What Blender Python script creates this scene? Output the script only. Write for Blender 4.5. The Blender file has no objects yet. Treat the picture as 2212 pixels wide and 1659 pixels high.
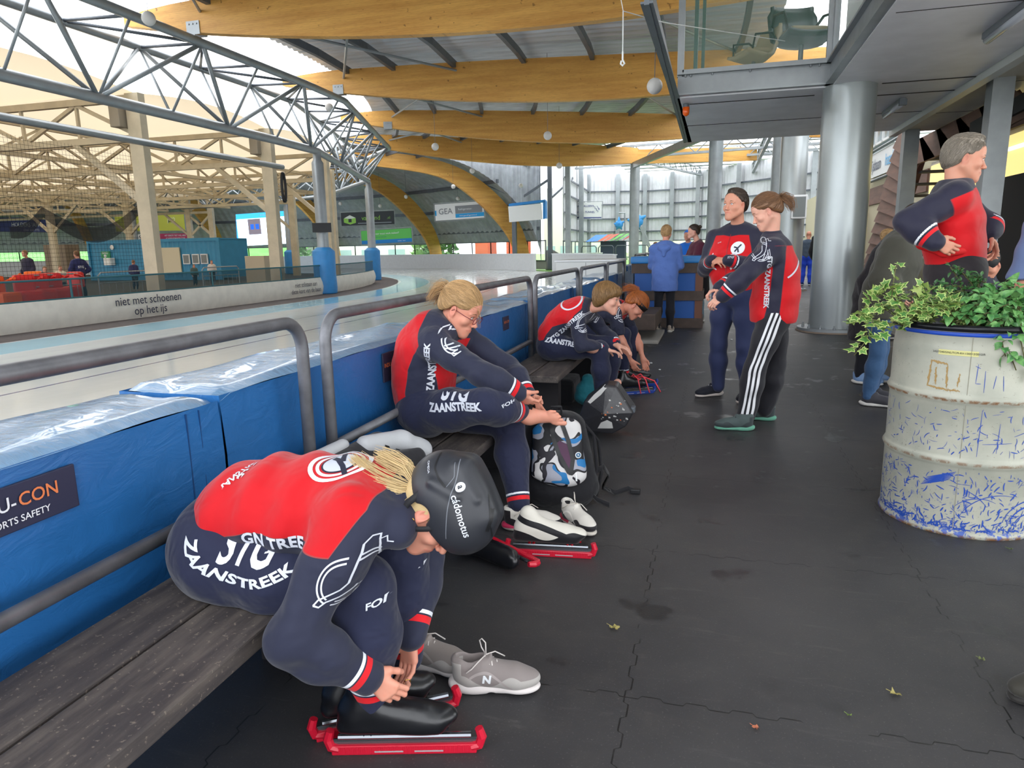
import bpy, bmesh, math, random
import numpy as np
from mathutils import Vector, Matrix
from mathutils.bvhtree import BVHTree
random.seed(7); np.random.seed(7)
SC = bpy.context.scene
COL = SC.collection
PI = math.pi
# ------------------------------------------------------------------ camera
W, H, F = 2212, 1659, 1500.0
CAM = np.array([0, 0, 1.38])
def nrm(v):
    v = np.array(v, float); return v / np.linalg.norm(v)
_yc = nrm((1540 - W / 2, -(528 - H / 2), -F))
_zc = -nrm((144, -7620, -F)); _zc = nrm(_zc - _yc * _zc.dot(_yc)); _xc = np.cross(_yc, _zc)
CM = np.array([_xc, _yc, _zc])            # camera axes -> world axes
def _ray(px, py): return nrm(CM @ np.array([px - W / 2, -(py - H / 2), -F]))
def aty(px, py, y): r = _ray(px, py); return CAM + r * (y - CAM[1]) / r[1]
def atx(px, py, x): r = _ray(px, py); return CAM + r * (x - CAM[0]) / r[0]
def atz(px, py, z=0.0): r = _ray(px, py); return CAM + r * (z - CAM[2]) / r[2]
cd = bpy.data.cameras.new('camera'); cam = bpy.data.objects.new('camera', cd); COL.objects.link(cam)
cd.sensor_fit = 'HORIZONTAL'; cd.sensor_width = 36; cd.lens = 36 * F / W; cd.clip_end = 500; cd.clip_start = .02
m4 = Matrix.Identity(4)
for i in range(3):
    for j in range(3): m4[i][j] = CM[i][j]
m4.translation = Vector(CAM); cam.matrix_world = m4
SC.camera = cam
# ------------------------------------------------------------------ sky, light, exposure
wd = bpy.data.worlds.new('overcast_sky'); SC.world = wd; wd.use_nodes = True
bg = wd.node_tree.nodes['Background']; bg.inputs[0].default_value = (.93, .96, 1, 1); bg.inputs[1].default_value = 3.2
sd = bpy.data.lights.new('veiled_sun', 'SUN'); sd.energy = 1.2; sd.angle = math.radians(50); sd.color = (1, .97, .92)
so = bpy.data.objects.new('veiled_sun', sd); COL.objects.link(so); so.rotation_euler = (math.radians(-52), math.radians(-38), 0)
SC.view_settings.view_transform = 'Standard'; SC.view_settings.look = 'None'; SC.view_settings.gamma = 1
SC.view_settings.use_curve_mapping = False; SC.view_settings.exposure = 0.42
SC.cycles.max_bounces = 7; SC.cycles.diffuse_bounces = 4; SC.cycles.glossy_bounces = 3; SC.cycles.transmission_bounces = 5
SC.cycles.transparent_max_bounces = 12; SC.cycles.use_denoising = True; SC.cycles.caustics_reflective = False
SC.cycles.caustics_refractive = False; SC.cycles.sample_clamp_indirect = 6
# ------------------------------------------------------------------ helpers
def tagit(o, label=None, cat=None, group=None, kind=None):
    if label: o['label'] = label
    if cat: o['category'] = cat
    if group: o['group'] = group
    if kind: o['kind'] = kind
    return o
def thing(name, label, cat, loc=(0, 0, 0), rotz=0, group=None, kind='thing'):
    o = bpy.data.objects.new(name, None); COL.objects.link(o); o.empty_display_size = .1
    o.location = loc; o.rotation_euler = (0, 0, rotz)
    return tagit(o, label, cat, group, kind)
def woff(o):
    v = Vector((0, 0, 0))
    while o is not None: v += Vector(o.location); o = o.parent
    return v
def mkobj(name, verts, faces, mats, parent=None, world=True, smooth=False, midx=None, attrs=None):
    me = bpy.data.meshes.new(name)
    V = np.asarray(verts, float).reshape(-1, 3)
    off = np.zeros(3)
    if parent is not None:
        if world: off = np.array(woff(parent))
    else:
        if len(V): off = np.array([(V[:, 0].min() + V[:, 0].max()) / 2, (V[:, 1].min() + V[:, 1].max()) / 2, V[:, 2].min()])
    V = V - off
    if isinstance(faces, np.ndarray):
        n = len(faces); k = faces.shape[1]
        me.vertices.add(len(V)); me.vertices.foreach_set('co', V.astype(np.float32).ravel())
        me.loops.add(n * k); me.loops.foreach_set('vertex_index', faces.astype(np.int32).ravel())
        me.polygons.add(n); me.polygons.foreach_set('loop_start', (np.arange(n) * k).astype(np.int32))
        try: me.polygons.foreach_set('loop_total', np.full(n, k, np.int32))
        except Exception: pass
        me.update(calc_edges=True)
    else:
        me.from_pydata(V.tolist(), [], faces); me.update()
    o = bpy.data.objects.new(name, me); COL.objects.link(o)
    for m in (mats if isinstance(mats, (list, tuple)) else [mats]): me.materials.append(m)
    if midx is not None: me.polygons.foreach_set('material_index', np.asarray(midx, np.int32))
    if smooth: me.polygons.foreach_set('use_smooth', np.ones(len(me.polygons), bool))
    if attrs:
        for k_, a in attrs.items():
            at = me.attributes.new(k_, 'FLOAT', 'POINT'); at.data.foreach_set('value', np.asarray(a, np.float32))
    if parent is not None: o.parent = parent
    else: o.location = off
    return o
class MB:
    def __init__(s): s.v = []; s.f = []; s.m = []; s.cur = 0
    def add(s, vs, fs):
        b = len(s.v); s.v += [tuple(map(float, p)) for p in vs]; s.f += [tuple(b + i for i in f) for f in fs]; s.m += [s.cur] * len(fs)
        return s
    def box(s, x0, x1, y0, y1, z0, z1):
        vs = [(x0, y0, z0), (x1, y0, z0), (x1, y1, z0), (x0, y1, z0), (x0, y0, z1), (x1, y0, z1), (x1, y1, z1), (x0, y1, z1)]
        return s.add(vs, [(0, 3, 2, 1), (4, 5, 6, 7), (0, 1, 5, 4), (1, 2, 6, 5), (2, 3, 7, 6), (3, 0, 4, 7)])
    def rbox(s, x0, x1, y0, y1, z0, z1, r=.01):     # chamfered box
        bm = bmesh.new(); bmesh.ops.create_cube(bm, size=1)
        for v in bm.verts: v.co = Vector(((x0 + x1) / 2 + v.co.x * (x1 - x0), (y0 + y1) / 2 + v.co.y * (y1 - y0), (z0 + z1) / 2 + v.co.z * (z1 - z0)))
        bmesh.ops.bevel(bm, geom=list(bm.edges), offset=r, segments=2, affect='EDGES', profile=.6)
        s.frombm(bm); bm.free(); return s
    def frombm(s, bm):
        bm.verts.index_update(); return s.add([v.co[:] for v in bm.verts], [[v.index for v in f.verts] for f in bm.faces])
    def beam(s, a, b, w, h, up=(0, 0, 1)):          # rectangular bar a -> b
        a = np.array(a, float); b = np.array(b, float); d = nrm(b - a); up = np.array(up, float)
        if abs(d.dot(up)) > .98: up = np.array([1, 0, 0.])
        x = nrm(np.cross(d, up)); u = np.cross(x, d)
        vs = [p + x * i * w / 2 + u * j * h / 2 for p in (a, b) for i, j in ((-1, -1), (1, -1), (1, 1), (-1, 1))]
        return s.add(vs, [(0, 1, 2, 3), (7, 6, 5, 4), (0, 4, 5, 1), (1, 5, 6, 2), (2, 6, 7, 3), (3, 7, 4, 0)])
    def tube(s, pts, r, n=8, caps=True, closed=False):
        P = [np.array(p, float) for p in pts]; k = len(P); R = r if hasattr(r, '__len__') else [r] * k
        rings = []; prev = None
        for i in range(k):
            if closed: t = P[(i + 1) % k] - P[i - 1]
            else: t = P[min(i + 1, k - 1)] - P[max(i - 1, 0)]
            if np.linalg.norm(t) < 1e-9: t = np.array([0, 0, 1.])
            t = nrm(t)
            if prev is None:
                ref = np.array([0, 0, 1.]) if abs(t[2]) < .9 else np.array([1., 0, 0]); x = nrm(np.cross(t, ref))
            else:
                x = prev - t * prev.dot(t); x = nrm(x) if np.linalg.norm(x) > 1e-6 else nrm(np.cross(t, (0.3, .5, .8)))
            prev = x; y = np.cross(t, x)
            rings.append([P[i] + R[i] * (math.cos(q) * x + math.sin(q) * y) for q in [2 * PI * j / n for j in range(n)]])
        vs = [p for r_ in rings for p in r_]; fs = []
        for i in range(k if closed else k - 1):
            for j in range(n):
                a = i * n + j; b = i * n + (j + 1) % n; i2 = (i + 1) % k
                fs.append((a, b, i2 * n + (j + 1) % n, i2 * n + j))
        if caps and not closed: fs.append(tuple(range(n))[::-1]); fs.append(tuple((k - 1) * n + j for j in range(n)))
        return s.add(vs, fs)
    def lathe(s, prof, c=(0, 0, 0), n=32, capb=True, capt=True):
        vs = []; fs = []; k = len(prof)
        for r, z in prof:
            for j in range(n): q = 2 * PI * j / n; vs.append((c[0] + r * math.cos(q), c[1] + r * math.sin(q), c[2] + z))
        for i in range(k - 1):
            for j in range(n): fs.append((i * n + j, i * n + (j + 1) % n, (i + 1) * n + (j + 1) % n, (i + 1) * n + j))
        if capb: fs.append(tuple(range(n))[::-1])
        if capt: fs.append(tuple((k - 1) * n + j for j in range(n)))
        return s.add(vs, fs)
    def sphere(s, c, r, n=14, m=9, sc=(1, 1, 1)):
        prof = [(max(1e-4, r * math.sin(PI * i / m)), -r * math.cos(PI * i / m)) for i in range(m + 1)]
        b = len(s.v); s.lathe(prof, (0, 0, 0), n)
        for i in range(b, len(s.v)): p = s.v[i]; s.v[i] = (c[0] + p[0] * sc[0], c[1] + p[1] * sc[1], c[2] + p[2] * sc[2])
        return s
    def prism(s, poly, o, x, y, n, th):             # 2-D polygon in frame (o,x,y) extruded by th along n
        o, x, y, n = [np.array(q, float) for q in (o, x, y, n)]; k = len(poly)
        vs = [o + x * p[0] + y * p[1] for p in poly] + [o + x * p[0] + y * p[1] + n * th for p in poly]
        fs = [tuple(range(k))[::-1], tuple(range(k, 2 * k))] + [(i, (i + 1) % k, k + (i + 1) % k, k + i) for i in range(k)]
        return s.add(vs, fs)
    def strip(s, A, B):                              # quads between two polylines
        k = len(A); return s.add(list(A) + list(B), [(i, i + 1, k + i + 1, k + i) for i in range(k - 1)])
    def build(s, name, mats, parent=None, world=True, smooth=False):
        return mkobj(name, s.v, s.f, mats, parent, world, smooth, s.m)
def st(o, kind='structure'): o['kind'] = kind; return o
def autosmooth(o, ang=40):
    me = o.data
    me.polygons.foreach_set('use_smooth', np.ones(len(me.polygons), bool))
    bm = bmesh.new(); bm.from_mesh(me)
    for e in bm.edges:
        if len(e.link_faces) == 2 and e.calc_face_angle(0) > math.radians(ang): e.smooth = False
    bm.to_mesh(me); bm.free(); return o
def dup(o, parent=None, loc=None, rotz=None, label=None, group=None):
    c = o.copy(); COL.objects.link(c); c.parent = parent if parent is not None else None
    if loc is not None: c.location = loc
    if rotz is not None: c.rotation_euler = (0, 0, rotz)
    if label: c['label'] = label
    if group: c['group'] = group
    for ch in [x for x in KIDS.get(o.name, [])]: dup(ch, c)
    return c
KIDS = {}
def index_kids():
    KIDS.clear()
    for x in bpy.data.objects:
        if x.parent: KIDS.setdefault(x.parent.name, []).append(x)
# ------------------------------------------------------------------ materials
def lin(c):
    c = [x / 255 for x in c]; return tuple((x / 12.92 if x <= .04045 else ((x + .055) / 1.055) ** 2.4) for x in c) + (1,)
class NT:
    def __init__(s, m): s.t = m.node_tree; s.b = s.t.nodes['Principled BSDF']
    def n(s, t, **kw):
        q = s.t.nodes.new(t)
        for k, v in kw.items(): setattr(q, k, v)
        return q
    def l(s, a, b): s.t.links.new(a, b)
    def m(s, op, a, b=0.0, c=0.0, clamp=False):
        q = s.n('ShaderNodeMath', operation=op, use_clamp=clamp)
        for i, v in enumerate((a, b, c)):
            if isinstance(v, (int, float)): q.inputs[i].default_value = v
            else: s.l(v, q.inputs[i])
        return q.outputs[0]
    def mix(s, f, a, b):
        q = s.n('ShaderNodeMix', data_type='RGBA')
        for i, v in ((0, f), (6, a), (7, b)):
            if isinstance(v, (int, float)): q.inputs[i].default_value = v
            elif isinstance(v, tuple): q.inputs[i].default_value = v
            else: s.l(v, q.inputs[i])
        return q.outputs[2]
    def co(s, kind='Object', scale=(1, 1, 1)):
        c = s.n('ShaderNodeTexCoord'); mp = s.n('ShaderNodeMapping'); mp.inputs['Scale'].default_value = scale
        s.l(c.outputs[kind], mp.inputs[0]); return mp.outputs[0]
    def geo(s): return s.n('ShaderNodeNewGeometry').outputs['Position']
    def noise(s, scale, vec=None, detail=4, rough=.55, dist=0.0):
        q = s.n('ShaderNodeTexNoise'); q.inputs['Scale'].default_value = scale; q.inputs['Detail'].default_value = detail
        q.inputs['Roughness'].default_value = rough; q.inputs['Distortion'].default_value = dist
        if vec is not None: s.l(vec, q.inputs['Vector'])
        return q.outputs['Fac']
    def ramp(s, f, stops):
        q = s.n('ShaderNodeValToRGB'); e = q.color_ramp.elements
        while len(e) < len(stops): e.new(.5)
        for i, (p, c) in enumerate(stops): e[i].position = p; e[i].color = c
        s.l(f, q.inputs[0]); return q.outputs[0]
    def step(s, f, lo, hi):
        q = s.n('ShaderNodeMapRange'); q.interpolation_type = 'SMOOTHSTEP'; s.l(f, q.inputs[0])
        q.inputs[1].default_value = lo; q.inputs[2].default_value = hi; return q.outputs[0]
    def bump(s, h, strength=.3, dist=.01):
        q = s.n('ShaderNodeBump'); q.inputs['Strength'].default_value = strength; q.inputs['Distance'].default_value = dist
        s.l(h, q.inputs['Height'])
        if s.b.inputs['Normal'].links: s.l(s.b.inputs['Normal'].links[0].from_socket, q.inputs['Normal'])
        s.l(q.outputs[0], s.b.inputs['Normal'])
    def xyz(s, v):
        q = s.n('ShaderNodeSeparateXYZ'); s.l(v, q.inputs[0]); return q.outputs
_MC = {}
def mat(name, rgb, rough=.6, metal=0, spec=.5, var=0, vs=6, bump=0, bs=60, bd=.002, emit=None, es=1, coat=0, trans=0, sheen=0, sc=(1, 1, 1), alpha=1, ior=1.45):
    if name in _MC: return _MC[name]
    m = bpy.data.materials.new(name); m.use_nodes = True; N = NT(m); b = N.b
    c = lin(rgb) if max(rgb) > 1.01 else tuple(rgb) + (1,)
    b.inputs['Base Color'].default_value = c; b.inputs['Roughness'].default_value = rough; b.inputs['Metallic'].default_value = metal
    b.inputs['Specular IOR Level'].default_value = spec; b.inputs['Coat Weight'].default_value = coat
    b.inputs['Transmission Weight'].default_value = trans; b.inputs['Alpha'].default_value = alpha; b.inputs['IOR'].default_value = ior
    if sheen: b.inputs['Sheen Weight'].default_value = sheen
    if var:
        f = N.noise(vs, N.co(scale=sc)); d = tuple(x * (1 - var) for x in c[:3]) + (1,); e = tuple(min(1, x * (1 + var)) for x in c[:3]) + (1,)
        N.l(N.mix(N.step(f, .3, .7), d, e), b.inputs['Base Color'])
    if bump: N.bump(N.noise(bs, N.co(scale=sc), 3), bump, bd)
    if emit is not None:
        b.inputs['Emission Color'].default_value = lin(emit); b.inputs['Emission Strength'].default_value = es
    _MC[name] = m; return m
# ------------------------------------------------------------------ palette
M_GALV = mat('painted_steel_grey', (150, 156, 160), .38, .35, var=.08, vs=3, bump=.05, bs=90)
M_GALVD = mat('dark_grey_steel', (96, 102, 110), .45, .3, var=.08, vs=4)
M_RAIL = mat('worn_galvanised_pipe', (112, 113, 118), .45, .5, var=.16, vs=14, bump=.08, bs=120)
M_WHT = mat('white_tube_paint', (214, 220, 224), .4, 0, var=.04)
M_SOFF = mat('silver_soffit_panel', (236, 237, 244), .45, .0, var=.05, vs=2, bump=.06, bs=180)
M_SOFF2 = mat('beige_soffit_panel', (240, 236, 222), .5, .0, var=.04, vs=1.5, bump=.06, bs=160)
M_BEIGE = mat('cream_painted_steel', (190, 177, 152), .55, 0, var=.1, vs=2.5, bump=.08, bs=60)
M_BLACK = mat('black_plastic', (22, 23, 26), .45)
M_WHITE = mat('white_plastic', (225, 227, 228), .5)
M_PADB = mat('blue_column_wrap', (52, 132, 196), .45, 0, var=.06, vs=5, bump=.1, bs=12, bd=.01)
M_TXT = mat('printed_dark_lettering', (52, 54, 72), .6)
M_TXTW = mat('printed_white_lettering', (220, 224, 230), .5)
def wood_beam():
    m = mat('laminated_honey_timber', (196, 138, 52), .5); N = NT(m); v = N.co(scale=(1, 1, 1))
    a = N.noise(1.1, N.co(scale=(.5, .5, 6)), 5); b_ = N.noise(26, N.co(scale=(.25, 1, 4)), 4)
    c = N.mix(N.step(a, .25, .8), lin((206, 148, 72)), lin((234, 180, 96)))
    c = N.mix(N.m('MULTIPLY', N.step(b_, .45, .75), .35), c, lin((150, 98, 36)))
    k = N.noise(7, N.co(), 2); c = N.mix(N.m('MULTIPLY', N.step(k, .70, .74), .6), c, lin((96, 62, 28)))
    w = N.xyz(N.co(scale=(1, 1, 1)))[2]; s = N.m('FRACT', N.m('MULTIPLY', w, 24)); ln = N.m('LESS_THAN', s, .06)
    c = N.mix(N.m('MULTIPLY', ln, .25), c, lin((120, 80, 34)))
    N.l(c, N.b.inputs['Base Color']); return m
M_GLU = wood_beam()
def corrugated(name, rgb, axis, period=.25, rough=.35, metal=.6, var=.15, sc=(1, 1, 1)):
    m = mat(name, rgb, rough, metal); N = NT(m)
    n_ = N.noise(2.2, N.co(scale=sc), 5); c = lin(rgb)
    N.l(N.mix(N.step(n_, .3, .75), tuple(x * (1 - var) for x in c[:3]) + (1,), tuple(min(1, x * (1 + var)) for x in c[:3]) + (1,)), N.b.inputs['Base Color'])
    return m
M_ROOF = corrugated('roof_trapezoid_sheet', (206, 208, 214), 0, sc=(.3, 3, 1), rough=.45, metal=.2)
M_SHELL = corrugated('curved_shell_sheet', (160, 165, 172), 0, rough=.5, metal=.15)
M_WALL = corrugated('upright_wall_sheet', (204, 206, 210), 0, rough=.5, metal=.0, var=.06)
def floor_mat():
    m = mat('black_rubber_tiles', (38, 38, 40), .5, spec=.6); N = NT(m); P = N.geo(); x, y, z = N.xyz(P)
    big = N.noise(.55, P, 5, .6); med = N.noise(5, P, 6, .7); fine = N.noise(140, P, 3, .6)
    c = N.mix(N.step(big, .3, .7), lin((44, 44, 47)), lin((66, 65, 66)))
    c = N.mix(N.m('MULTIPLY', N.step(med, .45, .8), .5), c, lin((72, 70, 68)))
    c = N.mix(N.m('MULTIPLY', N.step(fine, .60, .72), .55), c, lin((104, 102, 100)))
    # scuffs drawn across the walkway
    sv = N.n('ShaderNodeMapping'); N.l(P, sv.inputs[0]); sv.inputs['Scale'].default_value = (2.2, 14, 1); sv.inputs['Rotation'].default_value = (0, 0, .12)
    sc_ = N.noise(1.4, sv.outputs[0], 6, .7, .6); c = N.mix(N.m('MULTIPLY', N.step(sc_, .58, .72), .35), c, lin((92, 90, 88)))
    # jigsaw seams between square mats, 1.09 m apart
    def seam(u, v, off, per=.135, amp=.016):
        zz = N.m('PINGPONG', v, per / 2); zz = N.m('MULTIPLY', N.step(zz, per * .2, per * .3), amp)
        d = N.m('ADD', N.m('SUBTRACT', u, off), zz); d = N.m('MODULO', N.m('ADD', d, 1.09 * 40), 1.09)
        d = N.m('ABSOLUTE', N.m('SUBTRACT', d, .545)); return N.m('LESS_THAN', N.m('SUBTRACT', .545, d), .0026)
    s1 = seam(x, y, -.2); s2 = seam(y, x, .88)
    gap = N.step(N.noise(3.3, P, 3), .40, .50)
    s = N.m('MULTIPLY', N.m('MAXIMUM', s1, s2), gap)
    c = N.mix(N.m('MULTIPLY', s, .9), c, lin((8, 8, 10)))
    wet = N.step(N.noise(2.7, P, 4, .6), .60, .66); c = N.mix(N.m('MULTIPLY', wet, .5), c, lin((24, 24, 28)))
    N.l(c, N.b.inputs['Base Color']); N.l(N.m('SUBTRACT', .52, N.m('MULTIPLY', wet, .2)), N.b.inputs['Roughness'])
    N.bump(N.m('SUBTRACT', N.m('MULTIPLY', fine, .4), N.m('MULTIPLY', s, 2)), .5, .003)
    return m
def ice_mat():
    m = mat('skating_ice', (205, 214, 218), .09, spec=.6); N = NT(m); P = N.geo(); x, y, z = N.xyz(P)
    # radius measured round the oval: straight until Y = 18.5, then round the bend's centre
    yy = N.m('MAXIMUM', N.m('SUBTRACT', y, 18.5), 0); dx = N.m('ADD', x, 36)
    r = N.m('SQRT', N.m('ADD', N.m('MULTIPLY', dx, dx), N.m('MULTIPLY', yy, yy)))
    w = N.noise(3, P, 4)
    c = N.mix(N.step(N.noise(.9, N.co(scale=(1, .1, 1)), 5), .3, .7), lin((208, 214, 212)), lin((228, 232, 231)))
    band = N.m('MULTIPLY', N.m('LESS_THAN', r, 26.1), N.m('GREATER_THAN', r, 24.86)); c = N.mix(band, c, lin((150, 205, 226)))
    for rr, wd_, col in ((24.8, .06, (226, 232, 236)), (26.12, .03, (226, 232, 236)), (29.05, .025, (86, 100, 150)), (27.6, .02, (140, 160, 190)), (31.5, .025, (110, 120, 160))):
        c = N.mix(N.m('LESS_THAN', N.m('ABSOLUTE', N.m('SUBTRACT', r, rr)), wd_), c, lin(col))
    N.l(c, N.b.inputs['Base Color']); N.l(N.m('ADD', .05, N.m('MULTIPLY', w, .12)), N.b.inputs['Roughness'])
    N.bump(N.noise(1.2, N.co(scale=(1.5, 9, 1)), 5), .06, .01); return m
def mesh_mat(name, rgb, cell, wire, base_alpha=0.0):
    # a woven net: square holes in a real thin sheet
    m = mat(name, rgb, .8); N = NT(m); u = N.xyz(N.co('UV', (1, 1, 1)))
    a = N.m('LESS_THAN', N.m('FRACT', N.m('MULTIPLY', u[0], 1 / cell)), wire); b_ = N.m('LESS_THAN', N.m('FRACT', N.m('MULTIPLY', u[1], 1 / cell)), wire)
    N.l(N.m('MAXIMUM', N.m('MAXIMUM', a, b_), base_alpha), N.b.inputs['Alpha']); return m
C0 = (-36.0, 18.5)                        # centre of the far bend
def rp(r, th, z=0.0):
    t = math.radians(th); return np.array([C0[0] + r * math.cos(t), C0[1] + r * math.sin(t), z])
def track(r, y0=-4.0, t1=180, n=40):      # outline that runs along the straight, then round the bend
    P = [np.array([C0[0] + r, y, 0.]) for y in np.linspace(y0, 18.5, 6)[:-1]]
    return P + [rp(r, t) for t in np.linspace(0, t1, n)]
def upz(P, z): return [np.array([p[0], p[1], z]) for p in P]
# ------------------------------------------------------------------ ground
M_FLOOR = floor_mat()
b = MB(); b.add([(-1.66, -4, 0), (2.6, -4, 0), (2.6, 4.2, 0), (5.8, 4.2, 0), (5.8, 8, 0), (14, 8, 0), (14, 60, 0), (-1.66, 60, 0)], [(0, 1, 2, 3, 4, 5, 6, 7)]); st(b.build('floor', M_FLOOR))
b = MB(); A = upz(track(24.74, n=60), -.005); B = upz(track(34.42, n=60), -.005); b.strip(A, B); st(b.build('floor_ice', ice_mat()))
b = MB(); b.strip(upz(track(23.6, n=60), -.002), upz(track(24.76, n=60), -.002)); st(b.build('floor_edge', mat('brown_rubber_edge', (92, 84, 82), .8, var=.15, vs=9)))
b = MB(); A = upz(track(23.6, n=50), -.01); b.add([tuple(p) for p in A] + [(-70, 18.5, -.01), (-70, -4, -.01)], [tuple(range(len(A) + 2))])
st(b.build('floor_infield', mat('infield_rubber', (74, 70, 72), .7, var=.2, vs=1)))
b = MB(); b.add([(2.6, -40, -.03), (60, -40, -.03), (60, 7.9, -.03), (5.8, 7.9, -.03), (5.8, 4.2, -.03), (2.6, 4.2, -.03)], [(0, 1, 2, 3, 4, 5)]); b.add([(-60, -40, -.03), (2.6, -40, -.03), (2.6, -4, -.03), (-60, -4, -.03)], [(0, 1, 2, 3)]); st(b.build('ground_bounce', mat('pale_bounce_ground', (206, 203, 196), .85)))  # unseen pale ground, added to bounce skylight up on to the soffit
b = MB(); b.add([(-140, -60, -.06), (120, -60, -.06), (120, 160, -.06), (-140, 160, -.06)], [(0, 1, 2, 3)])
st(b.build('ground_grass', mat('lawn_outside', (104, 150, 70), .9, var=.3, vs=.6)))
# ------------------------------------------------------------------ roof: glulam frames, sheeting, tube truss
def spt(r, s, z=0.0):                     # point at radius r, arc position s (s = Y on the straight, then angle)
    if s <= 18.5: return np.array([C0[0] + r, s, z])
    return rp(r, math.degrees((s - 18.5) / 23.7), z)
def arc(th): return 18.5 + 23.7 * math.radians(th)
TOPF = [(22.9, 6.72), (24.3, 6.88), (28, 6.86), (31.5, 6.8), (35, 6.72), (38.4, 6.6), (44, 6.3)]
BOTF = [(22.9, 6.52), (24.6, 6.22), (26.5, 5.98), (28.7, 5.75), (31.5, 5.58), (34, 5.56), (36.5, 5.68), (38.4, 5.82), (44, 5.7)]
TOPA = [(22.9, 6.72), (25, 6.92), (27.4, 6.93), (29.5, 6.75), (31.1, 6.4), (32.6, 5.75), (33.9, 4.9), (35, 3.9), (35.8, 2.9), (36.3, 1.7), (36.5, .8), (36.5, 0)]
BOTA = [(22.9, 6.52), (25, 6.2), (27.4, 6.05), (29, 5.9), (30.4, 5.62), (31.6, 4.98), (32.8, 4.15), (33.9, 3.2), (34.7, 2.4), (35.25, 1.5), (35.5, .8), (35.5, 0)]
def dens(P, n=30):
    P = np.array(P); d = np.r_[0, np.cumsum(np.linalg.norm(np.diff(P, axis=0), axis=1))]; t = np.linspace(0, d[-1], n)
    Q = np.stack([np.interp(t, d, P[:, i]) for i in (0, 1)], 1)
    for _ in range(2): Q[1:-1] = (Q[:-2] + 2 * Q[1:-1] + Q[2:]) / 4
    return Q
def glulam(s, top, bot, label, group, thick=.22, hang=True):
    T = dens(top, 34); B_ = dens(bot, 34)
    c = spt(24.7, s); e = spt(30, s); d = nrm(e - c); n = np.array([-d[1], d[0], 0]); b = MB(); k = len(T)
    def q(r, z, o): p = spt(r, s, z); return p + n * o
    rows = [[q(r, z, o) for r, z in L] for L, o in ((T, -thick / 2), (T, thick / 2), (B_, thick / 2), (B_, -thick / 2))]
    vs = [p for R_ in rows for p in R_]; fs = []
    for a, c2 in ((0, 1), (1, 2), (2, 3), (3, 0)):
        for i in range(k - 1): fs.append((a * k + i, a * k + i + 1, c2 * k + i + 1, c2 * k + i))
    fs += [(0, k, 2 * k, 3 * k), (4 * k - 1, 3 * k - 1, 2 * k - 1, k - 1)]
    b.add(vs, fs)
    root = thing('glulam_beam', label, 'roof beam', tuple(spt(24.75, s, 6.05)), group=group)
    b.build('timber', M_GLU, root)
    b = MB(); o = n * (thick / 2 + .02)       # cleat that carries the beam on the tube truss
    for sg in (-1, 1):
        o_ = n * (thick / 2 + .005) * sg; p = spt(24.75, s, 6.1)
        b.prism([(-.17, .06), (.17, .06), (.17, .34), (-.17, .34)], p + o_, d, (0, 0, 1), n * sg, .014)
        for i in (-.1, 0, .1):
            pp = p + o_ + d * i + np.array([0, 0, .28]); b.tube([pp, pp + n * sg * .03], .018, 6)
        b.build('cleat', M_GALV, root); b = MB()
    return root
GB = 'honey timber beams spanning the roof over the ice'
glulam(1.2, TOPF, BOTF, 'honey timber roof beam out over the bench rail', GB)
glulam(7.7, TOPF, BOTF, 'honey timber roof beam nearest above the benches', GB)
glulam(14.2, TOPF, BOTF, 'deep timber roof beam cut by the top edge of the photo', GB)
glulam(arc(5), TOPF, BOTF, 'second timber roof beam, behind the white hook on a cord', GB)
glulam(arc(20), TOPF, BOTF, 'third timber roof beam, ending at the dark slanted steel edge', GB)
glulam(arc(34), TOPF[:6], BOTF[:8], 'fourth and lowest flat timber roof beam resting on a thin column', GB)
GA = 'curved timber arches of the far bend'
AL = ['curved timber arch behind the blank white sign', 'curved timber arch between the green banner and the grey refrigeration banner', 'curved timber arch just left of the dark banner with a cube', 'reddish curved arch left of the big screen',
      'faint curved arch behind the yellow banner', 'faint curved arch at the far left of the hall']
for th, lb in zip((48.5, 64.5, 82, 100, 118, 136), AL): glulam(arc(th), TOPA, BOTA, lb, GA)
# roof sheeting with real trapezoid ribs
def sheet(name, S, prof, mt, amp=.04, per=.28, kindlab=None):
    n = int((S[1] - S[0]) / per * 4); b = MB(); rows = []
    off = [0, amp, amp, 0]
    for i in range(n + 1):
        s = S[0] + (S[1] - S[0]) * i / n; o = off[i % 4]
        rows.append([spt(r, s, z + .22 + o) if not wallish else spt(r + .2 + o, s, z + .1 * (z > 3)) for r, z, wallish in prof])
    k = len(prof); b.v = [tuple(p) for R_ in rows for p in R_]
    for i in range(n):
        for j in range(k - 1): b.f.append((i * k + j, (i + 1) * k + j, (i + 1) * k + j + 1, i * k + j + 1)); b.m.append(0)
    return st(b.build(name, mt))
sheet('ceiling_sheet', (-2.5, arc(43)), [(24.0, 6.95, 0), (28, 6.95, 0), (33, 6.9, 0), (37.5, 6.8, 0)], M_ROOF, kindlab=1)
AP = [(r, z, 1 if r > 30.5 else 0) for r, z in TOPA if z > 1.75]
sheet('ceiling_shell', (arc(46.5), arc(165)), [(24.0, 6.95, 0)] + AP[1:] + [(36.3, 1.82, 1)], M_SHELL, per=.36)
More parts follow.
